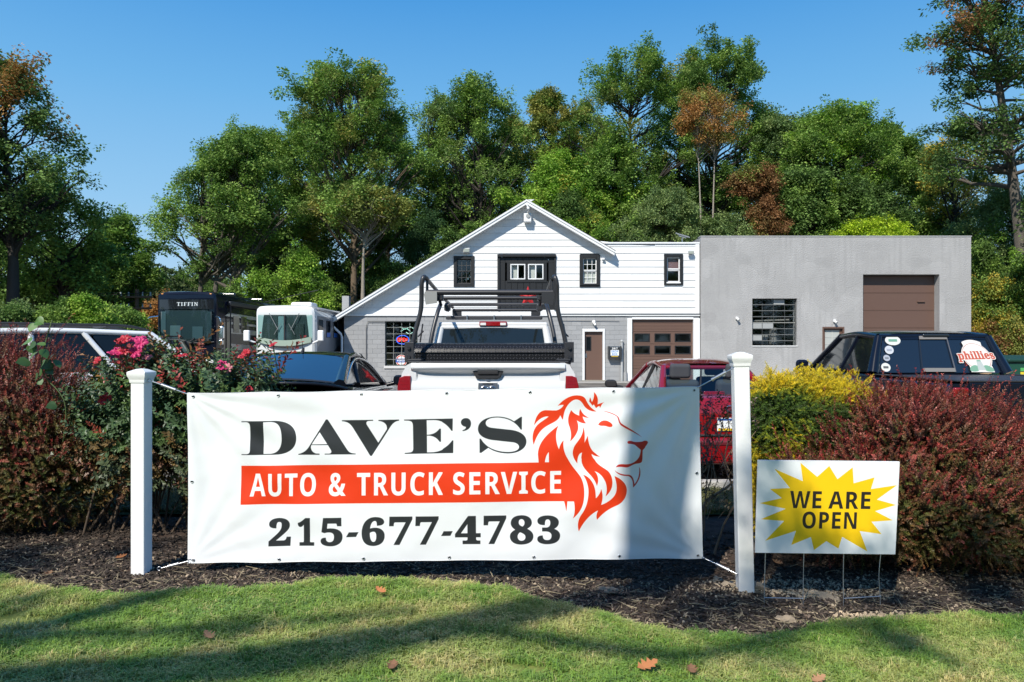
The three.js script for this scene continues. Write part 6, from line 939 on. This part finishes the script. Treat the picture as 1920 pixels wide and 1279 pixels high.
// o: x, z, h, cb (height of the crown's base), rx (half width), pal, accent, n puffs, per puff
function tree(name, label, cat, o, group) {
  const R = rng(o.seed), t = thing(name, label, cat, [o.x, o.y ?? 0, o.z], 0, group), far = Math.max(0, .55 * (o.puff ?? .19 * o.rx * .92 + .5)); o = { ...o, h: Math.max(o.cb + 1, o.h - far * 1.7 - (o.h > 9 ? .35 : 0)), rx: Math.max(.5, o.rx - far * .55) }; // twigs reach past the limb ends
  const rz = o.rz ?? o.rx * .85, H = o.h - o.cb, wood = [], tr = o.trunk ?? .02 * o.h;
  const lean = [(R() - .5) * .06 * o.h + (o.lean ?? 0), (R() - .5) * .06 * o.h], axis = (y) => { const k = y / o.h; return V(lean[0] * k * k + .25 * tr * Math.sin(k * 7 + o.seed), y, lean[1] * k * k + .3 * tr * Math.sin(k * 6 + 2)); };
  const stems = o.stems ?? 1, topY = o.h * (o.leader ?? .9);
  const stemPath = []; for (let s = 0; s < stems; s++) { const off = V((s - (stems - 1) / 2) * tr * 2.4, 0, (R() - .5) * tr), sp = (s - (stems - 1) / 2) * o.rx * .35; const P = [], rr = []; for (let i = 0; i <= 14; i++) { const k = i / 14, p = axis(k * topY).add(off); p.x += sp * k * k; P.push(p); rr.push(tr * (1.25 * Math.exp(-k * 14) + (1 - k * .92)) * (stems > 1 ? .72 : 1)); } stemPath.push(P); wood.push(taper(P, rr, 8)); }
  const prof = o.profile ?? ((k) => Math.pow(Math.sin(Math.PI * Math.pow(clamp(k, 0, 1), o.low ?? .8)), .62) * (.8 + .2 * (1 - k)));
  const geo = o.leaf ?? CL[o.seed % 4], mats4 = [], cols = [], pal = PAL[o.pal], acc = o.accent ? PAL[o.accent] : null, pr = .74 * (o.puff ?? .19 * (o.rx + rz) / 2 + .5);
  const N = Math.round((o.n ?? 46) * 1.75), per = (o.per ?? 46) * .66;
  for (let i = 0; i < N; i++) {
    let k = o.top && i < N * .1 ? .8 + .24 * R() : Math.pow(R(), .85), a = R() * 6.283; const rr = prof(k) * Math.sqrt(.1 + .9 * R()) * (R() < .14 ? 1.18 : .95), lump = 1 + .42 * n3(Math.cos(a) * 1.3 + o.seed, k * 2.5, Math.sin(a) * 1.3);
    const c = axis(o.cb + H * k).add(V(Math.cos(a) * o.rx * rr * lump, (R() - .5) * H * .05, Math.sin(a) * rz * rr * lump));
    if (o.cut && !o.cut(c.x + o.x, c.y, c.z + o.z)) continue;
    const P0 = stemPath[(R() * stems) | 0], dist = Math.hypot(c.x, c.z), hy = clamp(c.y - dist * (o.rise ?? .55) - .3, o.cb * .55, topY * .97), si = clamp(hy / topY * 14, 0, 13.99), b0 = P0[si | 0].clone().lerp(P0[(si | 0) + 1], si % 1), mid = b0.clone().lerp(c, .55).add(V((R() - .5) * .5, -dist * .06 + (R() - .3) * .4, (R() - .5) * .5));
    const lr = clamp(tr * .42 * (1 - hy / o.h) + .014 * dist, .03, tr * .55);
    if (i % ((o.limbEvery ?? 1) * 2 - 1) === 0) { wood.push(taper([b0, b0.clone().lerp(mid, .5).add(V(0, .05, 0)), mid, mid.clone().lerp(c, .6).add(V(0, .08, 0)), c], [lr, lr * .8, lr * .6, lr * .4, lr * .15], 5)); for (let q = 0; q < 2; q++) { const e = c.clone().add(V((R() - .5) * pr * 2, R() * pr, (R() - .5) * pr * 2)); wood.push(taper([mid, mid.clone().lerp(e, .5).add(V(0, .12, 0)), e], [lr * .4, lr * .25, lr * .08], 4)); } }
    const tone = R(), isA = acc && (o.accentAt ? o.accentAt(c, k, R) : R() < (o.accentShare ?? .15) * .6), sparse = o.sparse ? (R() < o.sparse ? .25 : 1) : 1, ps = pr * (.65 + .7 * R()), cnt = Math.round(per * sparse * (ps / pr) ** 1.6);
    const outw = V(c.x, 0, c.z).normalize(), nb = 4 + ((R() * 3) | 0), br = []; // twigs fan out from the limb's end and carry the leaves
    for (let b = 0; b < nb; b++) { const dir = outw.clone().multiplyScalar(.75).add(V((R() - .5) * 1.7, (o.flat ? .1 : .45) + (R() - .5) * (o.flat ? .5 : 1.5), (R() - .5) * 1.7)).normalize(); br.push([dir, ps * (.8 + 1.3 * R() * R() + .25)]); if (b < 2 && i % 2 === 0) wood.push(taper([c, c.clone().addScaledVector(dir, ps * .6).add(V(0, .06, 0)), c.clone().addScaledVector(dir, ps * 1.3)], [.03, .02, .008], 4)); }
    for (let j = 0; j < cnt; j++) {
      const [dir, len] = br[(R() * nb) | 0], t0 = .05 + 1.0 * Math.pow(R(), .75), w = ps * (.42 - .24 * t0);
      const p = c.clone().addScaledVector(dir, len * t0).add(V((R() + R() - 1) * w * 1.5, (R() + R() - 1) * w + .1 * ps * t0 * (1 - t0), (R() + R() - 1) * w * 1.5));
      const A = isA && R() < .8 ? acc : pal, m = A[clamp((tone * 2 + R() * 1.2) | 0, 0, 2)], f = 2.15 + 1.1 * R();
      mats4.push(place(p, turn((R() - .5) * .9, R() * 6.283, (R() - .5) * .9), (o.leafScale ?? 1) * (.6 + .5 * R()))); cols.push(new THREE.Color().setRGB(m[0] * f * (m[0] > m[1] ? 1.05 : .93), m[1] * f * 1.03, m[2] * f * .82));
    }
  }
  part('trunk', wood, BARK[o.bark ?? 'grey'], t);
  instanced('crown', geo, LEAF, mats4, cols, t, 'stuff');
  return t;
}
const px2 = (px, py, d) => [(px - 960) / 1400 * d, 1.6 + (650 - py) / 1400 * d];
let treeSeed = 100;
// a tree from where it stands in view: middle, distance, top, crown base, half width in photo pixels
function seen(name, label, px, d, top, base, half, o, group) {
  const [x, h] = px2(px, top, d), cb = Math.max(.4, px2(px, base, d)[1]);
  return tree(name, label, o.cat ?? 'tree', { x, z: -d, h, cb, rx: half / 1400 * d, seed: treeSeed++, ...o }, group);
}
// left
seen('broadleaf_tree', 'tall dark tree with rusty upper leaves at the edge of the lot beside the shrubs', 20, 34, 78, 440, 140, { pal: 'dark', accent: 'orange', accentAt: (c, k, R) => k > .55 && R() < .5 && c.x < 1.5, n: 52, per: 38, bark: 'dark', top: 1, trunk: .36, sparse: .4, rise: .8 });
seen('broadleaf_tree', 'dark green tree with long bare limbs in front of the rusty topped tree', 120, 38, 300, 560, 92, { pal: 'mid', n: 36, per: 40, sparse: .3, bark: 'dark', trunk: .25 });
seen('broadleaf_tree', 'rounded green tree that slopes down towards the gap by the utility pole', 215, 45, 388, 585, 62, { pal: 'mid', n: 36, per: 46, bark: 'dark', trunk: .22 });
seen('broadleaf_tree', 'dark tree behind the white sport utility car, filling the lower woods', 55, 42, 430, 610, 130, { pal: 'dark', n: 40, per: 46, bark: 'dark' });
seen('broadleaf_tree', 'very dark low tree between the utility pole and the woods', 165, 50, 460, 620, 75, { pal: 'dark', n: 34, per: 48, bark: 'dark' });
seen('broadleaf_tree', 'tall dark tree at the edge of the photo behind the barberry', -95, 33, 60, 560, 110, { pal: 'dark', n: 44, per: 40, bark: 'dark' });
for (const [px, d, top, half, pal, label] of [[45, 27, 572, 34, 'grey', 'low grey green shrub under the dark trees'], [100, 26.5, 566, 32, 'mid', 'rounded green shrub behind the roof of the sport utility car'], [168, 27, 540, 17, 'bright', 'narrow upright shrub like a small conifer by the lot'], [215, 29, 573, 36, 'mid', 'low green shrub beside the upright shrub'], [245, 31, 580, 34, 'bright', 'spreading bright shrub at the foot of the utility pole'], [20, 26, 590, 40, 'dark', 'dark low shrub hidden by the barberry tips']])
  seen('shrub', label, px, d, top, 648, half, { pal, cat: 'shrub', n: 22, per: 40, leaf: FINE[0], trunk: .05, stems: 3, low: 1, leafScale: .75, puff: .42, limbEvery: 3 }, 'shrubs along the edge of the lot');
seen('broadleaf_tree', 'small orange leaved tree behind the utility pole', 300, 62, 556, 610, 34, { pal: 'orange', n: 16, per: 30, trunk: .1 });
seen('broadleaf_tree', 'pale distant tree in the gap of the woods', 300, 85, 508, 600, 45, { pal: 'grey', n: 26, per: 36, trunk: .2 });
seen('broadleaf_tree', 'distant green tree behind the gap near the orange tree', 345, 78, 500, 600, 50, { pal: 'mid', n: 26, per: 36, trunk: .2 });
seen('broadleaf_tree', 'farthest pale tree seen low over the sport utility car', 255, 95, 540, 610, 55, { pal: 'grey', n: 24, per: 34, trunk: .2 });
// centre left
seen('broadleaf_tree', 'spreading green tree with several stems above the dark motorhome', 400, 48, 228, 500, 112, { pal: 'mid', n: 74, per: 44, bark: 'grey', stems: 3, trunk: .34, lean: 1.2, top: 1, rise: .8, profile: (k) => Math.pow(Math.sin(Math.PI * Math.pow(clamp(k, 0, 1), .75)), .6) * (k > .6 ? .85 : 1) });
seen('broadleaf_tree', 'green tree between the spreading tree and the tallest tree', 525, 54, 232, 530, 90, { pal: 'mid', accent: 'olive', n: 54, per: 44, bark: 'dark', trunk: .3 });
seen('broadleaf_tree', 'tallest green tree in the woods, left of the workshop gable', 662, 52, 104, 440, 118, { pal: 'mid', low: .8, profile: (k) => Math.pow(Math.sin(Math.PI * (.22 + .7 * k)), .6), accent: 'olive', accentShare: .3, n: 92, per: 40, bark: 'brown', trunk: .34, top: 1, rise: .9, leader: .82 });
seen('broadleaf_tree', 'yellowish green tree on a bare pale trunk by the workshop roof', 676, 46, 330, 420, 92, { pal: 'olive', accent: 'mid', accentShare: .7, n: 30, per: 30, bark: 'pale', trunk: .23, sparse: .3, rise: .7, lean: .3 });
seen('broadleaf_tree', 'thin airy tree with sky showing through, beside the tallest tree', 798, 55, 160, 440, 74, { pal: 'mid', accent: 'grey', n: 44, per: 24, bark: 'dark', trunk: .18, sparse: .4, top: 1 });
seen('broadleaf_tree', 'dark limbed open tree directly behind the slope of the gable', 908, 55, 135, 440, 105, { pal: 'mid', accent: 'grey', accentShare: .3, n: 66, per: 30, bark: 'dark', trunk: .3, top: 1, sparse: .3, rise: .9 });
seen('broadleaf_tree', 'dim tree filling the woods behind the motorhomes', 470, 62, 400, 600, 120, { pal: 'dark', n: 46, per: 46, bark: 'dark' });
seen('broadleaf_tree', 'shaded tree deep in the woods behind the pale trunk', 600, 64, 330, 600, 110, { pal: 'dark', n: 50, per: 46, bark: 'dark' });
seen('broadleaf_tree', 'shaded tree low behind the airy trees by the roof', 770, 66, 350, 600, 95, { pal: 'dark', n: 40, per: 40, bark: 'dark' });
seen('conifer_tree', 'dark evergreen rising just over the long roof slope', 795, 49, 388, 560, 48, { pal: 'pine', n: 44, per: 34, leaf: NEEDLE, bark: 'dark', trunk: .16, profile: (k) => 1.05 - k, rise: .05 });
for (const [px, d, top, half, pal, label, o] of [[500, 44, 500, 46, 'bright', 'bright green bush at the wood edge behind the motorhome roofs'], [575, 43, 470, 60, 'bright', 'leafy bright bush under the trees behind the white motorhome'], [612, 49, 530, 40, 'mid', 'green bush beside the block chimney'], [540, 46, 540, 50, 'mid', 'low bush behind the roof of the white motorhome'], [715, 57, 420, 52, 'mid', 'ivy covered bush climbing around the pale trunk'], [752, 48, 480, 38, 'dark', 'dark ivy mound above the roof slope'], [430, 47, 530, 60, 'mid', 'bush behind the dark motorhome roof'], [840, 47, 420, 50, 'dark', 'dark bush behind the gable slope'], [885, 48, 400, 40, 'mid', 'bush showing above the rake of the gable']])
  seen('understory_bush', label, px, d, top, 640, half, { pal, accent: 'dark', accentShare: .2, cat: 'bush', n: 34, per: 40, leaf: FINE[1], trunk: .08, stems: 2, low: .9, limbEvery: 3, puff: .75 }, 'bushes at the edge of the woods');
// centre and right
seen('broadleaf_tree', 'olive brown topped tree behind the gable peak', 1042, 58, 160, 440, 80, { pal: 'olive', accent: 'mid', accentShare: .4, n: 52, per: 40, bark: 'dark', top: 1 });
seen('broadleaf_tree', 'dense bright green tree flecked yellow above the gable roof', 1055, 50, 275, 470, 88, { pal: 'bright', accent: 'gold', accentShare: .18, n: 66, per: 46, bark: 'dark' });
seen('broadleaf_tree', 'dense green tree over the flat white annex', 1150, 51, 245, 470, 78, { pal: 'mid', accent: 'bright', accentShare: .4, n: 66, per: 46, bark: 'dark' });
seen('broadleaf_tree', 'high tree with brown tinted twigs beside the rusty topped tree', 1190, 57, 84, 480, 112, { pal: 'mid', low: .8, profile: (k) => Math.pow(Math.sin(Math.PI * (.2 + .72 * k)), .6), accent: 'olive', accentShare: .45, n: 86, per: 40, bark: 'dark', top: 1, sparse: .15 });
seen('broadleaf_tree', 'high round green tree behind the rusty topped tree', 1345, 59, 82, 480, 102, { pal: 'mid', low: .8, profile: (k) => Math.pow(Math.sin(Math.PI * (.2 + .72 * k)), .6), accent: 'dark', accentShare: .3, n: 84, per: 44, bark: 'dark', top: 1 });
seen('broadleaf_tree', 'rusty topped tree with two bare pale trunks behind the annex', 1330, 48.5, 145, 275, 68, { pal: 'orange', accent: 'olive', accentShare: .5, n: 40, per: 28, bark: 'pale', stems: 2, trunk: .2, rise: .9, sparse: .2, leaf: FINE[0], top: 1 });
seen('broadleaf_tree', 'dark tree deep behind the pale twin trunks', 1300, 62, 300, 520, 130, { pal: 'dark', n: 56, per: 46, bark: 'dark' });
seen('vine_tree', 'withered rust brown vine tangle over a dead tree', 1416, 47.5, 298, 365, 44, { pal: 'rust', accent: 'olive', accentShare: .4, n: 24, per: 36, bark: 'brown', trunk: .14, leaf: FINE[1], stems: 2 });
seen('vine_tree', 'rust brown creeper column above the grey garage roof', 1430, 47, 345, 470, 30, { pal: 'rust', accent: 'olive', accentShare: .4, n: 22, per: 34, bark: 'brown', trunk: .1, leaf: FINE[0] });
seen('understory_bush', 'grey green bush above the annex solar lamp', 1255, 46.5, 338, 480, 62, { pal: 'grey', cat: 'bush', n: 44, per: 42, leaf: FINE[0], stems: 3, trunk: .08, limbEvery: 3 });
seen('understory_bush', 'green bush behind the flat roof beside the rusty creeper', 1360, 46.8, 385, 500, 50, { pal: 'grey', accent: 'olive', cat: 'bush', n: 30, per: 40, leaf: FINE[1], stems: 3, trunk: .08, limbEvery: 3 });
seen('understory_bush', 'yellow leaved bush above the annex roof', 1110, 46.3, 375, 480, 52, { pal: 'bright', accent: 'gold', accentShare: .35, cat: 'bush', n: 36, per: 42, leaf: FINE[0], stems: 3, trunk: .08, limbEvery: 3 });
seen('understory_bush', 'dark hanging ivy bush behind the gable peak', 1075, 46.6, 345, 480, 45, { pal: 'dark', cat: 'bush', n: 30, per: 42, leaf: FINE[1], stems: 2, trunk: .08, limbEvery: 3 });
seen('understory_bush', 'green bush at the annex roof edge', 1180, 46, 400, 490, 45, { pal: 'grey', accent: 'mid', accentShare: .4, cat: 'bush', n: 30, per: 40, leaf: FINE[0], stems: 3, trunk: .08, limbEvery: 3 });
seen('broadleaf_tree', 'grey green tree between the high trees and the big round tree', 1470, 56, 200, 430, 50, { pal: 'grey', accent: 'mid', n: 46, per: 40, bark: 'dark' });
seen('broadleaf_tree', 'broad deep green tree above the grey garage', 1565, 52, 186, 430, 118, { pal: 'mid', accent: 'bright', accentShare: .4, n: 104, per: 46, bark: 'dark', top: 1 });
seen('broadleaf_tree', 'green tree shouldering the broad tree above the garage roof end', 1670, 55, 218, 440, 72, { pal: 'mid', accent: 'dark', accentShare: .3, n: 62, per: 44, bark: 'dark', top: 1 });
seen('broadleaf_tree', 'dense dark green tree low behind the garage roof', 1500, 48, 290, 480, 62, { pal: 'dark', accent: 'mid', accentShare: .4, n: 54, per: 46, bark: 'dark' });
seen('broadleaf_tree', 'shaded tree low over the middle of the garage roof', 1620, 49.5, 330, 480, 95, { pal: 'dark', n: 56, per: 46, bark: 'dark' });
seen('understory_bush', 'lime yellow bush peeking over the grey garage roof', 1628, 47.4, 396, 480, 72, { pal: 'lime', cat: 'bush', n: 48, per: 46, leaf: FINE[0], stems: 3, trunk: .07, limbEvery: 3, puff: .7 });
seen('broadleaf_tree', 'thin yellowing tree with arching branches by the garage corner', 1790, 50, 228, 420, 84, { pal: 'gold', accent: 'olive', accentShare: .5, n: 40, per: 18, bark: 'dark', trunk: .22, sparse: .4, rise: .7 });
seen('broadleaf_tree', 'green tree under the thin yellowing tree', 1765, 52, 385, 520, 70, { pal: 'mid', accent: 'dark', accentShare: .4, n: 40, per: 44, bark: 'dark' });
seen('broadleaf_tree', 'towering tree with layered dark branches and a pale trunk past the garage corner', 1918, 40, -230, 325, 138, { pal: 'dark', accent: 'rust', accentAt: (c, k, R) => k > .4 && R() < .3, n: 82, per: 32, bark: 'grey', trunk: .4, leader: .97, rise: .1, flat: 1, lean: -3.2, leaf: CL[0], puff: 1.3, sparse: .3, profile: (k) => (k < .5 ? 1 : 1 - (k - .5) * .9) * (.75 + .25 * Math.sin(k * 30)) });
seen('broadleaf_tree', 'low drooping green tree beside the garage corner', 1905, 44, 325, 560, 105, { pal: 'grey', accent: 'bright', accentShare: .4, n: 64, per: 40, bark: 'dark', leaf: FINE[0], trunk: .15, rise: .4 });
for (const [px, d, top, half, pal, acc, label] of [[1868, 38, 520, 40, 'gold', 'mid', 'yellow green bush beside the garage corner above the pickup'], [1920, 38, 470, 45, 'mid', 'bright', 'green bush at the edge of the photo over the dumpster'], [1856, 41, 450, 34, 'mid', 'dark', 'tall green bush against the garage side wall'], [1890, 37, 600, 42, 'olive', 'rust', 'brown tinted ground vine behind the dumpster'], [1985, 40, 380, 70, 'mid', 'dark', 'dark green bush beside the towering tree']])
  seen('understory_bush', label, px, d, top, 690, half, { pal, accent: acc, accentShare: .7, cat: 'bush', n: 46, per: 44, leaf: FINE[0], stems: 3, trunk: .06, limbEvery: 2, puff: .75, leafScale: .9, low: .9 }, 'bushes beside the garage');
seen('broadleaf_tree', 'big tree beyond the edge of the photo past the dumpster', 2090, 34, 120, 560, 130, { pal: 'dark', n: 60, per: 44, bark: 'dark' });
for (const [px, d, top, half, pal, label] of [[590, 63, 190, 80, 'mid', 'tree behind the tallest tree, showing at its shoulder'], [725, 62, 205, 70, 'mid', 'tree filling the skyline between the tallest and the airy tree'], [850, 63, 190, 70, 'mid', 'tree on the skyline behind the airy and the open tree'], [980, 62, 205, 70, 'olive', 'brownish tree on the skyline left of the gable peak'], [1110, 62, 180, 75, 'mid', 'skyline tree behind the bright yellow flecked tree'], [1268, 63, 92, 80, 'mid', 'tree joining the two highest crowns on the skyline'], [1420, 62, 190, 70, 'mid', 'skyline tree behind the rust brown vine'], [1540, 61, 205, 80, 'mid', 'skyline tree behind the broad garage tree'], [930, 60, 260, 90, 'mid', 'middle tree low behind the gable slope'], [445, 61, 250, 85, 'mid', 'tree behind the spreading tree above the motorhome'], [1735, 60, 268, 60, 'olive', 'skyline tree between the garage trees and the towering tree']])
  seen('broadleaf_tree', label, px, d, top, 480, half, { pal, accent: 'olive', accentShare: .25, n: 56, per: 38, bark: 'dark', top: 1, sparse: .2, low: .95 }, 'trees of the back row');
tag(instanced('woods', CL[1], LEAF, (() => { const R = rng(77), l = []; for (let i = 0; i < 26000; i++) { const x = -75 + 150 * R(), z = -68 - 22 * R(), y = 9.5 * Math.pow(R(), .8) * (.75 + .25 * Math.sin(x * .3)) * (Math.abs(x / z * 1400 + 700) < 90 ? .45 : 1); l.push(place(V(x, y, z), turn(R() * 6, R() * 6, R() * 6), 1.6 + R())); } return l; })(), (() => { const R = rng(78), l = []; for (let i = 0; i < 26000; i++) { const m = PAL[R() < .7 ? 'dark' : 'mid'][(R() * 3) | 0]; l.push(new THREE.Color().setRGB(...m)); } return l; })(), null, 'stuff'), 'dark mass of woods behind the row of trees', 'woods');
// ---------------------------------------------------------------- trees across the lawn, behind the camera, whose shade falls on it
{
  const R = rng(91), t = thing('shade_tree', 'tall spreading lawn tree whose limbs shade the banner and grass', 'tree', [-9.6, 0, 7.2]), o = t.position, w = [], l = [], c = [];
  const lift = (x, y, z, k) => V(x + SUN.x * k - o.x, y + SUN.y * k - o.y, z + SUN.z * k - o.z);
  w.push(taper([V(0, 0, 0), V(.05, 1, 0), V(0, 4, .1), V(.2, 8, .1), V(.6, 11.2, 0), V(1, 14, .4)], [.55, .4, .36, .31, .22, .1], 10));
  const limb = (pts, r0, r1) => { const P = pts.map((p) => lift(...p)); w.push(taper(P, P.map((_, i) => lerp(r0, r1, i / (P.length - 1))), 7)); return P; };
  limb([[-4.4, 0, -3.0, 15.6], [-2.6, 0, -3.45, 16], [-1.28, 0, -3.72, 16], [-.33, 0, -4.2, 16], [.35, 0, -4.68, 16], [.8, 0, -5.1, 16], [1.0, .3, -5.3, 15], [1.05, .6, -5.3, 14]], .19, .17);
  limb([[.98, -.3, -5.25, 13], [1.0, .1, -5.3, 12.6], [1.03, .7, -5.3, 12.2], [1.1, 1.2, -5.3, 12], [1.1, 2.2, -5.3, 12], [1.14, 3.2, -5.3, 12]], .17, .3);
  limb([[-4.6, 0, -4.1, 15.2], [-2.8, 0, -4.07, 15.5], [-1.9, 0, -4.14, 15.5], [-1.0, 0, -4.34, 15.5], [-.55, 0, -4.5, 15.5]], .075, .035);
  limb([[-.3, 0, -4.2, 16], [.9, 0, -3.9, 16], [1.6, 0, -4.3, 16], [2.12, 0, -4.5, 16], [2.3, 0, -3.8, 16]], .07, .04);
  const leafs = (x, y, z, k, rad, n) => { for (let i = 0; i < n; i++) { const d = V(R() * 2 - 1, R() * 2 - 1, R() * 2 - 1); if (d.lengthSq() > 1) { i--; continue; } const p = lift(x, y, z, k + (R() - .5) * 3).add(d.multiplyScalar(rad)); l.push(place(p, turn(R() * 6, R() * 6, R() * 6), .3 + .3 * R())); c.push(col3(pick(PAL.mid, R), 1.3)); } };
  for (const a of SHADE) leafs(...a);
  part('trunk', w, BARK.grey, t); instanced('crown', CL[0], LEAF, l, c, t, 'stuff');
}
for (const [x, z, h, rx, label] of [[-24, 34, 15, 6, 'round tree across the road, to the west'], [-8, 40, 13, 6.5, 'broad tree across the road facing the banner'], [9, 37, 14, 6, 'tree across the road facing the yellow sign'], [24, 33, 15, 6, 'tree across the road towards the garage side'], [40, 20, 15, 6, 'tree beyond the garage side of the lawn'], [-40, 18, 15, 6, 'tree beyond the woods side of the lawn'], [-16, 37, 16, 6.5, 'tree across the road between the round tree and the broad tree'], [0, 42, 17, 7, 'tallest tree across the road, straight opposite'], [17, 39, 16, 6.5, 'tree across the road behind the garage side trees'], [32, 28, 15, 6, 'tree across the road near the bend'], [-33, 27, 15, 6, 'tree across the road near the woods']])
  tree('roadside_tree', label, 'tree', { x, z, h, cb: .8, rx, pal: 'dark', n: 34, per: 30, leafScale: 1.9, puff: 1.9, seed: treeSeed++, bark: 'dark' }, 'trees across the road');
// ---------------------------------------------------------------- far and small things
{
  const t = thing('utility_pole', 'brown wooden utility pole with crossarms in the gap of the woods', 'utility pole', [-21.6, 0, -43]), W = std(.16, .10, .065, .9), I = std(.4, .42, .42, .3);
  part('pole', [rod([0, 0, 0], [0, 4.9, 0], .15, .11, 10)], W, t);
  for (const y of [4.45, 3.8]) { const a = part('crossarm', [rbox(1.9, .12, .1, .02, 0, y, .16)], W, t); for (const x of [-.85, -.4, .4, .85]) part('insulator', [rod([x, y + .07, .16], [x, y + .28, .16], .06, .04, 8)], I, a); }
  for (const [y, x] of [[4.7, -.85], [4.7, .85], [4.0, -.4]]) part('wire', [pipe([[x, y, .16], [x - 14, y - .7, 1], [x - 30, y + 1.2, 2]], .022, 5)], std(.03, .03, .03, .6), t);
  part('wire', [pipe([[.2, 4.1, .16], [6, 3.6, 3], [12, 4.4, 6]], .022, 5)], std(.03, .03, .03, .6), t);
}
{
  const t = thing('dumpster', 'dark green dumpster with yellow and green stripes beyond the dark pickup', 'dumpster', [10.72, 0, -14.6], .0), G = std(.012, .07, .045, .5);
  part('bin_body', [extrude([[-.95, .15], [.95, .15], [1.0, 1.32], [-1.0, 1.32]], 1.2).translate(0, 0, -1.2)], G, t); part('lid', [rbox(2.08, .06, 1.3, .02, 0, 1.36, -.6, .05)], std(.01, .05, .035, .5), t); part('side_pocket', [rspan(-1.06, -.9, .7, .86, -1.1, .04, .02)], G, t);
  for (const [y, c] of [[1.12, [.1, .42, .12]], [1.04, [.75, .6, .04]], [.96, [.1, .42, .12]]]) part('stripe', [span(-.78, .9, y, y + .065, .004, .01)], std(...c, .5), t);
}
{ const B = (x, z, s, c, label) => { const t = thing('paint_bucket', label, 'bucket', [x, .34, z]); part('bucket_body', [new THREE.CylinderGeometry(.14 * s, .125 * s, .32 * s, 20).translate(0, .16 * s, 0)], std(...c, .5), t); part('lid', [new THREE.CylinderGeometry(.15 * s, .15 * s, .03, 20).translate(0, .33 * s, 0), new THREE.SphereGeometry(.1 * s, 12, 6).scale(1, .4, 1).translate(0, .34 * s, 0)], std(.75, .75, .72, .5), t); part('label_band', [new THREE.CylinderGeometry(.142 * s, .136 * s, .12 * s, 20, 1, true).translate(0, .17 * s, 0)], std(.7, .45, .05, .5), t); };
  const t = thing('pallet_stack', 'low stack of weathered boards that carries the paint buckets', 'boards', [9.3, 0, -13.7]); for (let i = 0; i < 4; i++) for (const z of [.3, .0, -.3]) part('board', [rbox(1.5, .075, .22, .008, .02 * i, .04 + .08 * i, z + .02 * (i % 2))], std(.3, .22, .14, .9), t);
  B(9.18, -13.7, 1, [.75, .75, .72], 'white paint bucket with an orange band beside the dumpster'); B(9.55, -13.62, .85, [.7, .5, .03], 'yellow paint can next to the white bucket');
  const pl = part('plank', [rbox(.14, 1.5, .04, .008)], std(.5, .33, .2, .8)); pl.position.set(8.75, .72, -13.6); pl.rotation.set(-.12, 0, .16); tag(pl, 'bare wooden plank leaning beside the paint bucket', 'plank'); }
renderer.render(scene, camera);
